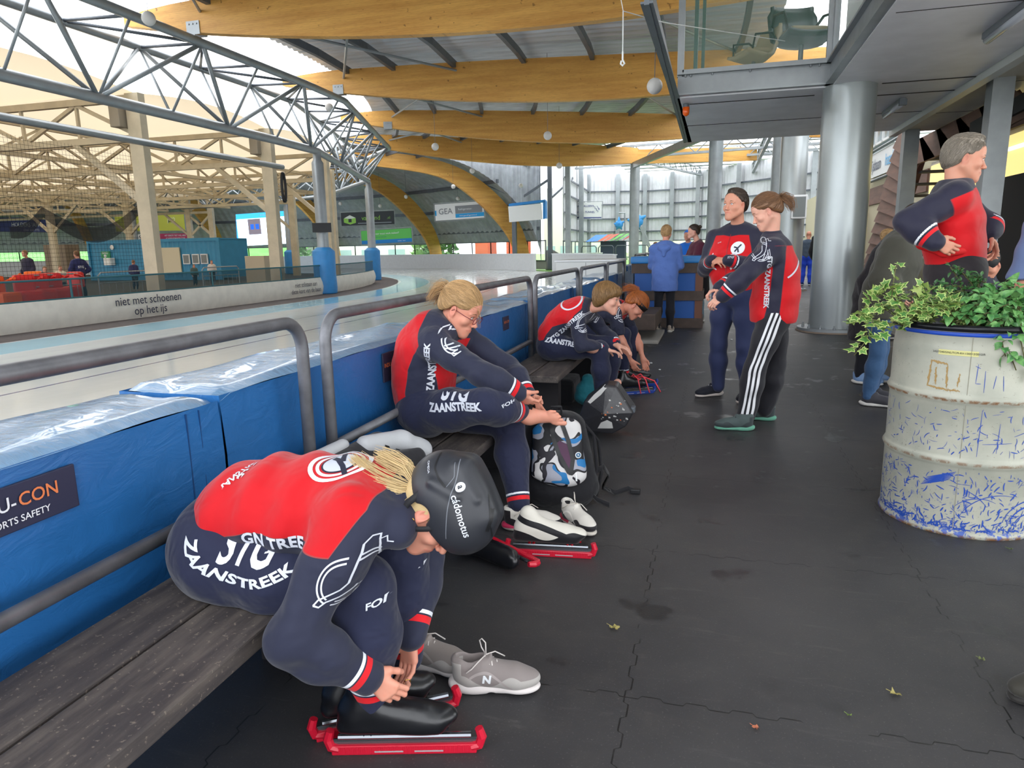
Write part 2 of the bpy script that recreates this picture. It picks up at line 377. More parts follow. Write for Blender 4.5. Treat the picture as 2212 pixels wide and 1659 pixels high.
# purlins on the beams
for j, (r, z) in enumerate([(25.2, 6.83), (26.7, 6.83), (28.6, 6.8), (30.6, 6.78), (32.6, 6.74), (34.6, 6.7), (36.6, 6.62)]):
    b = MB(); S = list(np.linspace(-2, 18.5, 3)) + list(np.linspace(18.5, arc(45 if r > 29 else 160), 16))[1:]
    P = [spt(r, s, z) for s in S]
    for a, c in zip(P[:-1], P[1:]): b.beam(a, c, .12, .2)
    tagit(b.build('purlin', M_GALVD), 'dark steel purlin running under the roof sheeting across the timber beams', 'purlin', 'steel purlins under the roof', 'thing')
for r, z in ((33.2, 5.45), (35.0, 4.05), (36.15, 2.6)):
    b = MB(); P = [spt(r + .1, s, z) for s in np.linspace(arc(46), arc(160), 26)]
    for a, c in zip(P[:-1], P[1:]): b.beam(a, c, .12, .22)
    tagit(b.build('shell_rail', M_GALVD), 'dark steel rail along the curved shell between the arches', 'purlin', 'rails of the curved shell', 'thing')
# cross bracing of the roof bays
bb = [(7.7, 14.2), (14.2, arc(5)), (arc(5), arc(20)), (arc(20), arc(34))]
for i, (s0, s1) in enumerate(bb):
    for ra, rb in ((24.9, 28.6), (28.6, 24.9), (32.6, 36.6)):
        b = MB(); b.tube([spt(ra, s0, 6.62), spt(rb, s1, 6.62)], .035, 6); tagit(b.build('roof_brace', M_GALV), 'thin diagonal steel brace crossing a bay under the roof sheeting', 'roof brace', 'roof bracing bays', 'thing')
# tube truss round the inner edge
unit_ = nrm
def truss():
    root = thing('tube_truss', 'silver triangular tube truss curving along the inner edge of the roof', 'truss', tuple(spt(23.7, 20.9, 4.5)))
    VS = [-2, 20.9, arc(30.4), arc(54), arc(78), arc(102), arc(126), arc(150), arc(170)]
    def pl(r, s, z):
        for a, c in zip(VS[:-1], VS[1:]):
            if s <= c: t = (s - a) / (c - a); return spt(r, a, z) * (1 - t) + spt(r, c, z) * t if a > 18 or c > 21 else (np.array([C0[0] + r, s, z]) if s < 18.5 else spt(r, s, z))
        return spt(r, s, z)
    S = [-2, 10, 18.5] + VS[1:-1]
    for r, z, rad, nm in ((24.75, 6.05, .10, 'upper_chord'), (23.0, 6.12, .09, 'upper_chord'), (23.7, 4.58, .12, 'bottom_chord')):
        P = [pl(r, s, z) for s in S]; Q = []
        for k, p in enumerate(P):
            if 0 < k < len(P) - 1: Q += [p + unit_(P[k - 1] - p) * .25, p + unit_(P[k - 1] - p) * .06, p + unit_(P[k + 1] - p) * .06, p + unit_(P[k + 1] - p) * .25]
            else: Q.append(p)
        b = MB(); b.tube(Q, rad, 10); b.build(nm, M_GALV, root, smooth=True)
    b = MB(); d = MB(); s = -1.95 + 2.05; k = 0
    L = (arc(148) - 0) / 2.05
    for k in range(int(L)):
        s = 0.0 + k * 2.05 ; 
        B0 = pl(23.7, s, 4.58); N0 = pl(24.75, s, 6.05); F0 = pl(23.0, s, 6.12)
        B1 = pl(23.7, s + 2.05, 4.58); N1 = pl(24.75, s + 2.05, 6.05); F1 = pl(23.0, s + 2.05, 6.12)
        if k % 2 == 0:
            b.tube([B0, N1], .055, 6); b.tube([B0, F1], .05, 6); b.tube([B0, N0], .03, 6); b.tube([B0, F0], .03, 6)
        else:
            b.tube([N0, B1], .055, 6); b.tube([F0, B1], .05, 6); b.tube([N0, B0], .03, 6); b.tube([F0, B0], .03, 6)
        d.tube([N0, F0], .035, 6); d.tube([N0, F1] if k % 2 else [F0, N1], .035, 6)
    b.build('web_brace', M_GALV, root, smooth=True); d.build('top_brace', M_GALVD, root, smooth=True)
truss()
# columns under the truss
def ringcol(th, label, box=False, boot=True):
    p = rp(23.7, th) if th > 0 else np.array([C0[0] + 23.7, 20.9, 0]); root = thing('truss_column', label, 'column', (p[0], p[1], 0), group='round columns on the inner edge of the ice')
    b = MB(); b.lathe([(.2, 1.5), (.19, 1.56), (.19, 4.2), (.13, 4.3), (.13, 4.52)], p, 20); autosmooth(b.build('post', M_GALV, root))
    b = MB(); b.lathe([(.34, 0), (.37, .03), (.38, .2), (.36, .7), (.37, 1.32), (.36, 1.4), (.22, 1.52)], p, 22); autosmooth(b.build('padded_boot', M_PADB, root))
    if box:
        b = MB(); u = nrm(CAM - p); u[2] = 0; u = nrm(u); x = np.array([-u[1], u[0], 0]); q = p + u * .24
        b.beam(q + x * .3 + (0, 0, 2.15), q - x * .3 + (0, 0, 2.15), .1, .3); b.build('monitor', M_BLACK, root)
ringcol(5.7, 'nearest round column with blue boot and small black monitor', True)
ringcol(30.4, 'second round column with blue boot, at the turn of the tube truss')
ringcol(66, 'slim far column with blue boot left of the big screen')
ringcol(100, 'far white column behind the yellow banner')
# outer columns
def plaincol(name, p, r, z1, label, mt=None, sq=False):
    b = MB()
    if sq: b.box(p[0] - r, p[0] + r, p[1] - r, p[1] + r, 0, z1); o = b.build(name, mt or M_GALV)
    else: b.lathe([(r, 0), (r, z1)], (p[0], p[1], 0), 28); o = autosmooth(b.build(name, mt or M_GALV))
    return tagit(o, label, 'column', None, 'thing')
plaincol('steel_column', rp(38.3, 34), .27, 5.8, 'slim round column carrying the end of the fourth timber beam')
plaincol('steel_column', rp(38.3, 20), .29, 5.9, 'round grey column just left of the man with folded hands')
plaincol('steel_column', (2.3, 27.5), .37, 6.5, 'round grey column behind the ponytailed coach, middle one of three')
def bigcol(p, r, z1, label, loc):
    root = thing('round_column', label, 'column', (p[0], p[1], 0))
    b = MB(); b.lathe([(r, .06), (r, z1)], (p[0], p[1], 0), 48); autosmooth(b.build('shaft', M_COLB, root))
    b = MB(); b.lathe([(r + .17, 0), (r + .17, .06)], (p[0], p[1], 0), 48); autosmooth(b.build('base_plate', M_GALV, root))
    for k in range(14):
        q = 2 * PI * k / 14 + .1; c = (p[0] + (r + .09) * math.cos(q), p[1] + (r + .09) * math.sin(q))
        b = MB(); b.lathe([(.022, .06), (.022, .085), (.012, .087), (.012, .12)], (c[0], c[1], 0), 6); b.build('anchor_bolt', M_GALV, root)
    b = MB(); b.lathe([(r + .19, 0), (r + .19, .02)], (p[0], p[1], 0), 40); b.build('grout_ring', mat('grout', (140, 124, 110), .9), root)
    return root
M_COLB = mat('satin_silver_column', (165, 172, 174), .3, .45, var=.04, vs=2, bump=.05, bs=70)
bigcol((1.89, 12.0), .37, 3.66, 'thick silver column bolted to the floor beside the plant drum', 0)
bigcol((2.15, 22.2), .37, 6.4, 'thick grey column with a speaker box, behind the ponytailed coach', 0)
b = MB(); b.rbox(2.1, 2.5, 21.55, 21.8, 2.05, 2.7, .02); o = b.build('wall_speaker', M_WHITE); tagit(o, 'pale speaker box hung on the grey column behind the coach', 'speaker', None, 'thing')
b = MB(); b.box(2.14, 2.46, 21.54, 21.555, 2.1, 2.65); c = b.build('speaker_grille', mat('grille_grey', (120, 126, 126), .7), o, world=True)
# ------------------------------------------------------------------ right hall: far wall, skylights, steel
WP = [(-9.0, 43.5), (-9.6, 56), (-5.2, 57.5), (-1.0, 56.5), (1.8, 53), (6, 48), (12, 44)]
def cwall(name, A, B, z0, z1, mt, per=.3, amp=.04):
    A = np.array(A, float); B = np.array(B, float); L = np.linalg.norm(B - A); d = (B - A) / L; n = np.array([-d[1], d[0]]); k = int(L / per * 4); b = MB()
    lo = []; hi = []
    for i in range(k + 1):
        p = A + d * L * i / k + n * amp * [0, 1, 1, 0][i % 4]; lo.append((p[0], p[1], z0)); hi.append((p[0], p[1], z1))
    b.strip(lo, hi); st(b.build(name, mt)); return d, n, L
for i, (A, B) in enumerate(zip(WP[:-1], WP[1:])):
    d, n, L = cwall('wall_far', A, B, 1.75, 6.9, M_WALL)
    # girts
    for z in (2.5, 3.5, 4.6, 5.6):
        b = MB(); a3 = np.array([*A, z]) - np.r_[n, 0] * .12; b3 = np.array([*B, z]) - np.r_[n, 0] * .12; b.beam(a3, b3, .08, .1)
        tagit(b.build('wall_girt', M_GALVD), 'thin horizontal steel girt on the far sheet wall', 'girt', 'girts of the far wall', 'thing')
    for t in (0, .5):
        p = np.array(A) + (np.array(B) - np.array(A)) * t - n * .3
        b = MB(); b.box(p[0] - .15, p[0] + .15, p[1] - .15, p[1] + .15, 0, 6.9); tagit(b.build('wall_post', M_GALV), 'upright steel post standing against the far sheet wall', 'post', 'posts of the far wall', 'thing')
# windows under the sheets: glazed ribbons with mullions
M_GLASS = mat('window_glass', (230, 240, 238), .05, trans=.0, alpha=.16, spec=.6)
def ribbon(name, P, z0, z1, step_=1.35):
    b = MB(); g = MB()
    for a, c in zip(P[:-1], P[1:]):
        a = np.array([a[0], a[1], 0.]); c = np.array([c[0], c[1], 0.]); L = np.linalg.norm(c - a); k = max(1, int(L / step_))
        for z in (z0, z1): b.beam(a + (0, 0, z), c + (0, 0, z), .08, .07)
        for i in range(k + 1): p = a + (c - a) * i / k; b.beam(p + (0, 0, z0), p + (0, 0, z1), .06, .06)
        g.add([a + (0, 0, z0), c + (0, 0, z0), c + (0, 0, z1), a + (0, 0, z1)], [(0, 1, 2, 3)])
    o = b.build(name, M_GALVD); st(o); g.build('pane', M_GLASS, o)
ribbon('window_1', [rp(36.35, t) for t in np.linspace(45, 165, 36)], .55, 1.82)
ribbon('window_2', WP, .5, 1.75, 1.6)
st(MB().add(*(lambda P: ([tuple(p) for p in P] + [(p[0], p[1], .55) for p in P], [(i, i + 1, len(P) + i + 1, len(P) + i) for i in range(len(P) - 1)]))([rp(36.4, t) for t in np.linspace(45, 165, 36)])).build('wall_plinth', mat('plinth', (170, 168, 164), .8)))
# gable frame between the last flat beam and the first arch
for (x, y), lb in (((-10.0, 44.2), 'dark steel post carrying the blank white sign, right of the arch foot'), ((-12.3, 44.0), 'dark steel post left of the blank white sign')):
    b = MB(); b.box(x - .13, x + .13, y - .13, y + .13, 0, 6.9); tagit(b.build('gable_post', M_GALVD), lb, 'post', None, 'thing')
b = MB()
for q in (((-12.3, 44, 4.2), (-10, 44.2, 5.6)), ((-10, 44.2, 4.4), (-9.2, 47.5, 5.9)), ((-16, 43.8, 6.3), (-12.3, 44, 4.6)), ((-12.3, 44, 6.5), (-10, 44.2, 6.5))): b.beam(*q, .14, .14)
tagit(b.build('gable_bracing', M_GALVD), 'dark diagonal bracing between the posts above the blank sign', 'bracing', None, 'thing')
# gable infill over the end of the curved shell
b = MB(); TP = dens(TOPA, 40); G_ = [(r_, z_) for r_, z_ in TP if r_ > 27]; lo = []; hi = []; a42 = arc(46.2)
G2 = []
for (r0, z0), (r1, z1) in zip(G_[:-1], G_[1:]):
    k = max(2, int(abs(r1 - r0) / .075)); G2 += [(r0 + (r1 - r0) * i / k, z0 + (z1 - z0) * i / k) for i in range(k)]
for i, (r_, z_) in enumerate(G2): p = spt(r_, a42 + (.04 if i % 4 in (1, 2) else 0)); lo.append((p[0], p[1], z_)); hi.append((p[0], p[1], 7.0))
b.strip(lo, hi); st(b.build('wall_gable', M_SHELL))
# hall roof with skylight slots
for k in range(16):
    y0 = 24 + k * 2.1
    b = MB(); xa = 1.9 if y0 < 38 else -6.5 if y0 > 44 else -2.5
    b.box(xa, 13, y0, y0 + (.8 if k % 3 else .5), 6.95, 7.0); st(b.build('ceiling_panel', M_ROOF))
for i, (a, c) in enumerate([((-5, 40.6, 6.2), (5.5, 38.8, 6.2)), ((-.2, 31.8, 6.2), (5.5, 30.7, 6.2)), ((-9, 47.5, 6.5), (5.5, 44, 6.5)), ((-5, 40.6, 6.2), (-1, 56, 6.5)), ((2.3, 27.5, 6.2), (2.5, 55, 6.2))]):
    b = MB(); a = np.array(a, float); c = np.array(c, float); b.beam(a, c, .16, .12); b.beam(a + (0, 0, .6), c + (0, 0, .6), .16, .12)
    k = max(2, int(np.linalg.norm(c - a) / 1.2))
    for j in range(k):
        p = a + (c - a) * j / k; q = a + (c - a) * (j + 1) / k; b.tube([p, (p + q) / 2 + (0, 0, .6), q], .03, 5)
    tagit(b.build('lattice_girder', M_GALV), ['lattice girder running right from the slim column', 'lattice girder above the man with folded hands', 'lattice girder along the far right hall', 'lattice girder toward the far sheet wall', 'lattice girder above the grey columns'][i], 'girder', None, 'thing')
# short bright beam beyond the slim column
b = MB(); p = rp(38.3, 34); b.beam((p[0], p[1], 6.15), (p[0] + 6.5, p[1] + 5.5, 6.6), .22, .75); tagit(b.build('glulam_beam', M_GLU), 'short sunlit timber beam just right of the slim column', 'roof beam', None, 'thing')
b = MB(); b.beam((p[0] - .1, p[1], 5.7), (1.0, 24.5, 5.35), .18, .3); tagit(b.build('steel_rafter', M_GALV), 'grey steel rafter slanting from the slim column up to the canopy', 'girder', None, 'thing')
# ------------------------------------------------------------------ canopy and glass box on the right
b = MB(); b.box(-.62, 3.5, 11.9, 16.9, 3.65, 3.75); b.box(1.62, 3.5, -3, 11.9, 3.65, 3.75); st(b.build('ceiling_canopy', M_SOFF))
b = MB(); b.box(3.66, 6.4, -3, 8, 3.66, 3.76); b.box(3.66, 9, 8, 17.3, 3.66, 3.76); st(b.build('ceiling_porch', M_SOFF2))
b = MB(); b.beam((3.58, -3, 3.62), (3.58, 17.1, 3.62), .14, .14); st(b.build('trim_1', mat('white_aluminium_trim', (206, 208, 206), .4, .1)))
b = MB()                                    # panel joints: dark grooves in the soffit
for y0, y1, x0, x1 in ((12.42, 12.45, -.45, 1.45), (11.88, 11.92, 2.3, 3.5), (12.8, 12.84, 2.0, 3.5), (14.6, 14.61, -.62, 3.5)): b.box(x0, x1, y0, y1, 3.643, 3.652)
for y in (1.2, 4.8, 8.4): b.box(1.7, 3.5, y, y + .01, 3.645, 3.652)
for y in (2, 5.5, 9, 12.5, 15): b.box(3.7, 6.3, y, y + .008, 3.655, 3.662)
st(b.build('trim_2', mat('dark_joint', (30, 32, 34), .7)))
b = MB(); b.beam((-.69, 7.3, 3.78), (-.69, 16.9, 3.78), .05, .28); b.beam((-.69, 7.3, 3.66), (-.60, 16.9, 3.66), .12, .02)
tagit(b.build('edge_channel', M_GALVD), 'dark slanting steel channel along the canopy edge above the aisle', 'steel channel', None, 'thing')
b = MB(); b.beam((-.9, 7.3, 3.86), (1.62, 7.3, 3.86), .1, .12); tagit(b.build('cross_bar', M_GALVD), 'short dark cross bar at the near end of the canopy edge', 'steel channel', None, 'thing')
root = thing('glass_box', 'glazed upstairs room above the canopy with a grey steel sill', 'glass room', (.5, 11.9, 3.65))
b = MB(); b.beam((-.62, 11.86, 3.83), (1.6, 11.86, 3.83), .06, .3); b.beam((-.62, 11.8, 3.98), (1.6, 11.8, 3.98), .12, .03); b.beam((-.62, 11.8, 3.68), (1.6, 11.8, 3.68), .12, .03); b.build('steel_sill', M_GALV, root)
b = MB(); b.beam((1.6, -2, 3.83), (1.6, 11.9, 3.83), .05, .3); b.beam((1.57, -2, 3.98), (1.57, 11.9, 3.98), .12, .03); b.beam((1.57, -2, 3.68), (1.57, 11.9, 3.68), .12, .03); b.build('side_sill', M_GALV, root)
b = MB(); b.beam((-.55, 11.86, 4.0), (1.6, 11.86, 4.0), .08, .1); b.beam((-.58, 11.86, 3.95), (-.58, 11.86, 6.6), .08, .1); b.beam((1.55, 11.86, 3.95), (1.55, 11.86, 6.6), .07, .08); b.beam((1.62, 11.8, 3.95), (1.62, 11.8, 6.6), .07, .08)
b.beam((-.55, 11.86, 6.6), (1.6, 11.86, 6.6), .08, .1); b.beam((1.6, -2, 4.03), (1.6, 11.8, 4.03), .06, .08); b.build('window_frame', M_GALV, root)
b = MB(); b.beam((-.36, 11.95, 4.05), (-.36, 11.95, 6.6), .1, .06); b.beam((-.25, 11.95, 4.05), (-.25, 11.95, 6.6), .04, .05); b.build('sliding_stile', mat('green_grey_frame', (82, 104, 98), .4), root)
M_GRNG = mat('green_tinted_glass', (120, 160, 146), .03, alpha=.26, spec=.7)
b = MB(); b.add([(-.55, 11.86, 4.04), (1.55, 11.86, 4.04), (1.55, 11.86, 6.58), (-.55, 11.86, 6.58)], [(0, 1, 2, 3)]); b.build('glass_pane', M_GRNG, root)
b = MB(); b.add([(1.61, -2, 4.05), (1.61, 11.8, 4.05), (1.61, 11.8, 6.58), (1.61, -2, 6.58)], [(0, 1, 2, 3)]); b.build('glass_pane', M_GRNG, root)
b = MB()
for x in (-.5, -.42, -.1, .45, 1.3, 1.42): b.lathe([(.015, 0), (.015, .03)], (x, 11.8, 3.935), 6)
b.build('sill_bolt', M_GALV, root)
b = MB(); b.box(-.55, 6, 11.95, 16.9, 3.95, 4.0); b.box(1.7, 6, -2, 11.95, 3.95, 4.0); st(b.build('floor_upper', M_SOFF))
b = MB(); b.box(2.5, 2.6, -2, 16.9, 4.0, 6.9); st(b.build('wall_upper', mat('upper_wall', (120, 126, 124), .7)))
# two lounge chairs behind the glass
def lounge(c, rz, shell, cushion, label, s=1.0):
    r = thing('tub_chair', label, 'chair', c, rz); A = lambda p: p
    b = MB(); n = 14                     # curved shell seat + back
    rows = []
    for i in range(n + 1):
        t = i / n; w = .30 * s
        if t < .5: y = -.28 + t * 2 * .5; z = .40 - .07 * math.sin(t * 2 * PI * .5)
        else: q = (t - .5) * 2; y = .22 + .13 * math.sin(q * PI / 2.2); z = .40 + .42 * q
        rows.append([(math.sin(u) * w * (1 if t < .9 else .85), y - (1 - math.cos(u)) * .12 * (1 if t > .4 else .1), z + .05 * (1 - math.cos(u)) * (t < .5)) for u in np.linspace(-1.3, 1.3, 9)])
    V = [p for R_ in rows for p in R_]; Fq = [(i * 9 + j, i * 9 + j + 1, (i + 1) * 9 + j + 1, (i + 1) * 9 + j) for i in range(n) for j in range(8)]
    o = mkobj('shell', V, Fq, shell, r, False, True); m_ = o.modifiers.new('t', 'SOLIDIFY'); m_.thickness = .045
    b.rbox(-.22, .22, -.22, .2, .39, .47, .03); b.build('cushion', cushion, r, False)
    for sx in (-1, 1):
        b = MB(); b.tube([(sx * .27, -.2, .42), (sx * .31, -.18, .62), (sx * .31, .1, .66), (sx * .27, .24, .55)], .018, 6); b.build('armrest', M_BLACK, r, False, True)
    b = MB(); b.tube([(0, 0, .03), (0, 0, .38)], .03, 8)
    for k in range(4): q = k * PI / 2 + .4; b.tube([(0, 0, .06), (.28 * math.cos(q), .28 * math.sin(q), .02)], .018, 6)
    b.build('pedestal', M_GALV, r, False, True)
    return r
M_TAN = mat('tan_upholstery', (176, 158, 128), .8, bump=.1, bs=200); M_DKL = mat('dark_green_leather', (44, 54, 54), .4)
lounge((.52, 12.5, 3.93), math.radians(-60), M_TAN, M_TAN, 'tan tub chair behind the upstairs glass')
q_ = lounge((1.22, 12.5, 4.02), math.radians(20), M_DKL, M_TAN, 'dark shell chair with tan cushion behind the upstairs glass'); q_.scale = (1.3, 1.3, 1.3)
# rope and hook
r = thing('hanging_hook', 'white steel hook hanging on a thin cord from the canopy edge', 'hook', (-1.0, 8, 3.29))
b = MB(); b.tube([(-1.0, 8, 3.82), (-1.0, 8, 3.42)], .006, 5); b.tube([(-1.06, 8, 4.1), (-1.0, 8, 3.82), (-.6, 8.4, 3.78), (.9, 11.5, 4.25)], .005, 5); b.build('cord', M_WHITE, r)
b = MB(); b.tube([(-1, 8, 3.42), (-1, 8, 3.34), (-.98, 8, 3.30), (-1, 8, 3.28), (-1.02, 8, 3.30), (-1.012, 8, 3.33)], .011, 6); b.build('hook', M_WHITE, r)
# amber beacon
r = thing('beacon', 'small amber warning beacon under the canopy corner', 'warning light', (-.5, 12.35, 3.46))
b = MB(); b.lathe([(.05, .19), (.05, .13)], (-.5, 12.35, 3.45), 14); b.build('socket', M_GALVD, r)
b = MB(); b.lathe([(.012, 0), (.045, .02), (.055, .06), (.055, .14)], (-.5, 12.35, 3.45), 14); b.build('amber_dome', mat('amber_plastic', (226, 92, 20), .25, spec=.6), r, smooth=True)
# unlit tube lights
def tubelight(x, y, label):
    r = thing('tube_light', label, 'tube light', (x, y, 3.55), group='tube lights under the canopy')
    b = MB(); b.rbox(x - .05, x + .05, y - .64, y + .64, 3.58, 3.65, .012); b.build('housing', mat('lamp_housing', (120, 124, 130), .4, .3), r)
    b = MB(); b.tube([(x, y - .6, 3.565), (x, y + .6, 3.565)], .045, 12); b.build('diffuser', mat('clear_lamp_cover', (190, 194, 204), .15, spec=.8), r, smooth=True)
    b = MB(); b.box(x - .055, x + .055, y - .68, y - .6, 3.53, 3.62); b.build('end_cap', M_GALVD, r)
tubelight(2.87, 13.8, 'tube light on the ceiling just right of the thick silver column')
tubelight(2.87, 8.9, 'tube light on the ceiling at the top right corner')
# balls hung under the roof
def ball(px, py, Y, label):
    p = aty(px, py, Y); r = thing('ball_lamp', label, 'ball lamp', tuple(p), group='white ball lamps under the roof')
    R = .13 if Y > 10 else .11
    b = MB(); b.sphere(p, R, 16, 10); b.build('globe', mat('opal_ball', (214, 212, 210), .4), r, smooth=True)
    b = MB(); b.tube([p + (0, 0, R), (p[0], p[1], 7.15)], .006, 4); b.build('cord', M_GALVD, r)
for q in ((321, 40, 12, 'ball lamp at the upper left, in front of the first beam'), (1414, 186, 12.5, 'ball lamp by the dark slanted channel'), (1183, 293, 22, 'ball lamp under the second timber beam'), (940, 317, 24, 'ball lamp left of centre under the third beam'),
          (1208, 358, 30, 'ball lamp under the middle of the fourth beam'), (1020, 369, 34, 'ball lamp above the refrigeration banner, upper one'), (979, 403, 40, 'ball lamp right of the near arch'), (989, 429, 44, 'ball lamp just above the refrigeration banner'),
          (877, 425, 44, 'ball lamp left of the near arch'), (821, 445, 46, 'ball lamp above the dark cube banner'), (735, 440, 46, 'ball lamp beside the second blue booted column'), (1125, 401, 40, 'ball lamp above the blank white sign'), (711, 232, 21, 'ball lamp inside the tube truss')):
    ball(*q)
# posts under the porch
for (x, y), lb in (((3.94, 12.28), 'square grey post right of the grey haired man'), ((3.93, 17.1), 'square grey post between the cladding and the stairs'), ((3.0, 23), 'thin post left of the thick silver column')):
    plaincol('porch_post', (x, y), .14 if x > 3.5 else .07, 3.66, lb, sq=x > 3.5)
# ------------------------------------------------------------------ building on the right
M_CREAM = mat('cream_window_wall', (196, 188, 160), .7)
M_CLAD = mat('brown_timber_cladding', (116, 86, 74), .65, var=.18, vs=5, bump=.15, bs=30, sc=(1, .2, 1))
b = MB(); b.box(5.6, 5.8, 17.5, 60, 0, 4.0); b.box(5.6, 5.8, 8, 17.5, 0, 3.66); st(b.build('wall_right', M_CREAM))
b = MB(); b.box(5.55, 5.62, 22, 34, 2.7, 3.3); st(b.build('trim_3', M_CLAD))
b = MB(); b.box(5.5, 5.75, 20, 40, 4.6, 6.6)
b = MB()
for y in np.arange(20, 40, 1.1): b.box(5.5, 5.56, y, y + .08, 4.75, 6.6)
for z in (4.75, 5.6, 6.5): b.box(5.5, 5.56, 20, 40, z, z + .08)
st(b.build('window_3', M_WHITE)); 
b = MB(); b.box(5.6, 5.7, 20, 40, 4.7, 6.6); st(b.build('wall_upper_right', mat('upper_glazing', (150, 165, 170), .2, spec=.6)))
# yellow-lit window and doorway
M_YEL = mat('warm_room_wall', (214, 200, 140), .7, emit=(224, 204, 130), es=1.0)
b = MB(); b.box(5.5, 5.58, 13.6, 17.3, 2.45, 3.45); o = b.build('window_4', M_WHITE); st(o)
b = MB(); b.box(5.47, 5.52, 13.7, 17.2, 2.55, 3.35); b.build('room_view', M_YEL, o)
b = MB(); b.box(5.44, 5.48, 15.2, 16.2, 3.05, 3.12); b.build('strip_lamp', mat('lit_strip', (255, 246, 220), .4, emit=(255, 246, 220), es=1.2), o)
b = MB(); b.box(5.5, 5.58, 17.8, 21.5, .9, 3.4); o = b.build('window_5', M_WHITE); st(o)
b = MB(); b.box(5.47, 5.52, 17.9, 21.4, 1.0, 3.3); b.build('room_view', M_YEL, o)
b = MB(); b.box(4.9, 5.5, 11.5, 15.7, 0, 2.45); st(b.build('door_1', mat('dark_doorway', (28, 26, 26), .7)))
# raking clad parapet of the outside stairs, with laps in the boards
def stairs():
    r = thing('outside_stairs', 'brown clad outside stairs rising toward the upper floor', 'stairs', (4.6, 19, 0))
    A = atx(1858, 610, 4.45); Bt = atx(1942, 290, 4.45); Cr = atx(1992, 330, 4.45); D = atx(1905, 610, 4.45)
    b = MB(); k = 13
    for i in range(k):                                  # overlapping boards
        p0 = A + (Bt - A) * i / k; p1 = A + (Bt - A) * (i + 1.12) / k; q0 = D + (Cr - D) * i / k; q1 = D + (Cr - D) * (i + 1.12) / k
        o = np.array([-.05, 0, 0]); b.add([p0 + o * 1.3, q0 + o * 1.3, q1, p1, p0 + o * 1.3 + (.03, 0, 0), q0 + o * 1.3 + (.03, 0, 0), q1 + (.03, 0, 0), p1 + (.03, 0, 0)],
              [(0, 1, 2, 3), (7, 6, 5, 4), (0, 4, 5, 1), (1, 5, 6, 2), (2, 6, 7, 3), (3, 7, 4, 0)])
    b.build('raking_parapet', M_CLAD, r)
    b = MB(); b.add([D + (-.04, 0, 0), Cr + (-.04, 0, 0), Cr + (.12, 0, 0), D + (.12, 0, 0)], [(0, 1, 2, 3)]); b.build('parapet_edge', mat('dark_brown_edge', (74, 46, 40), .6), r)
    # upper landing cladding, to the right under the porch ceiling
    b = MB(); z = 3.64
    for i in range(5):
        y0 = 19.6 - i * 1.25; b.add([(4.4, y0, z), (4.4, y0 - 1.5, z), (4.4, y0 - 2.4 - .2, z - .55 + i * .02), (4.4, y0 - .55, z - .55), (4.47, y0, z), (4.47, y0 - 1.5, z), (4.47, y0 - 2.4, z - .55), (4.47, y0 - .55, z - .55)],
              [(0, 1, 2, 3), (7, 6, 5, 4), (0, 3, 7, 4), (2, 3, 7, 6)])
    b.build('landing_cladding', M_CLAD, r)
    for i in range(14):
        z = .25 + i * .24; y = 23.2 - i * .42; b = MB(); b.box(4.5, 5.55, y - .3, y, z, z + .05); b.build('tread', mat('dark_tread', (52, 48, 46), .7), r)
stairs()
b = MB(); b.box(4.35, 5.62, 30, 31.5, 1.2, 2.9); tagit(b.build('clad_box', M_CLAD), 'brown clad box hanging behind the thick silver column', 'cladding', None, 'thing')
b = MB(); b.beam((4.4, 14.8, 3.3), (4.4, 9.0, 3.5), .12, .25); tagit(b.build('dark_beam', mat('near_black_beam', (34, 34, 38), .6)), 'near black beam under the porch ceiling beside the yellow window', 'beam', None, 'thing')
# ------------------------------------------------------------------ lettering
def text_mesh(txt, size=1.0, bold=.0, shear=0, space=1.0, align='CENTER', res=3, line=1.0):
    c = bpy.data.curves.new('t', 'FONT'); c.body = txt; c.size = size; c.offset = bold * size; c.shear = shear; c.space_character = space
    c.align_x = align; c.align_y = 'CENTER'; c.resolution_u = res; c.space_line = line
    o = bpy.data.objects.new('t', c); COL.objects.link(o); dg = bpy.context.evaluated_depsgraph_get(); dg.update()
    me = bpy.data.meshes.new_from_object(o.evaluated_get(dg)); V = [tuple(v.co) for v in me.vertices]; Fc = [tuple(p.vertices) for p in me.polygons]
    bpy.data.objects.remove(o); bpy.data.curves.remove(c); bpy.data.meshes.remove(me); return V, Fc
def text_on(name, txt, size, o, x, y, mt, parent=None, lift=.004, **kw):
    V, Fc = text_mesh(txt, size, **kw); o, x, y = np.array(o, float), nrm(x), nrm(y); n = np.cross(x, y)
    return mkobj(name, [o + x * p[0] + y * p[1] + n * lift for p in V], Fc, mt, parent)
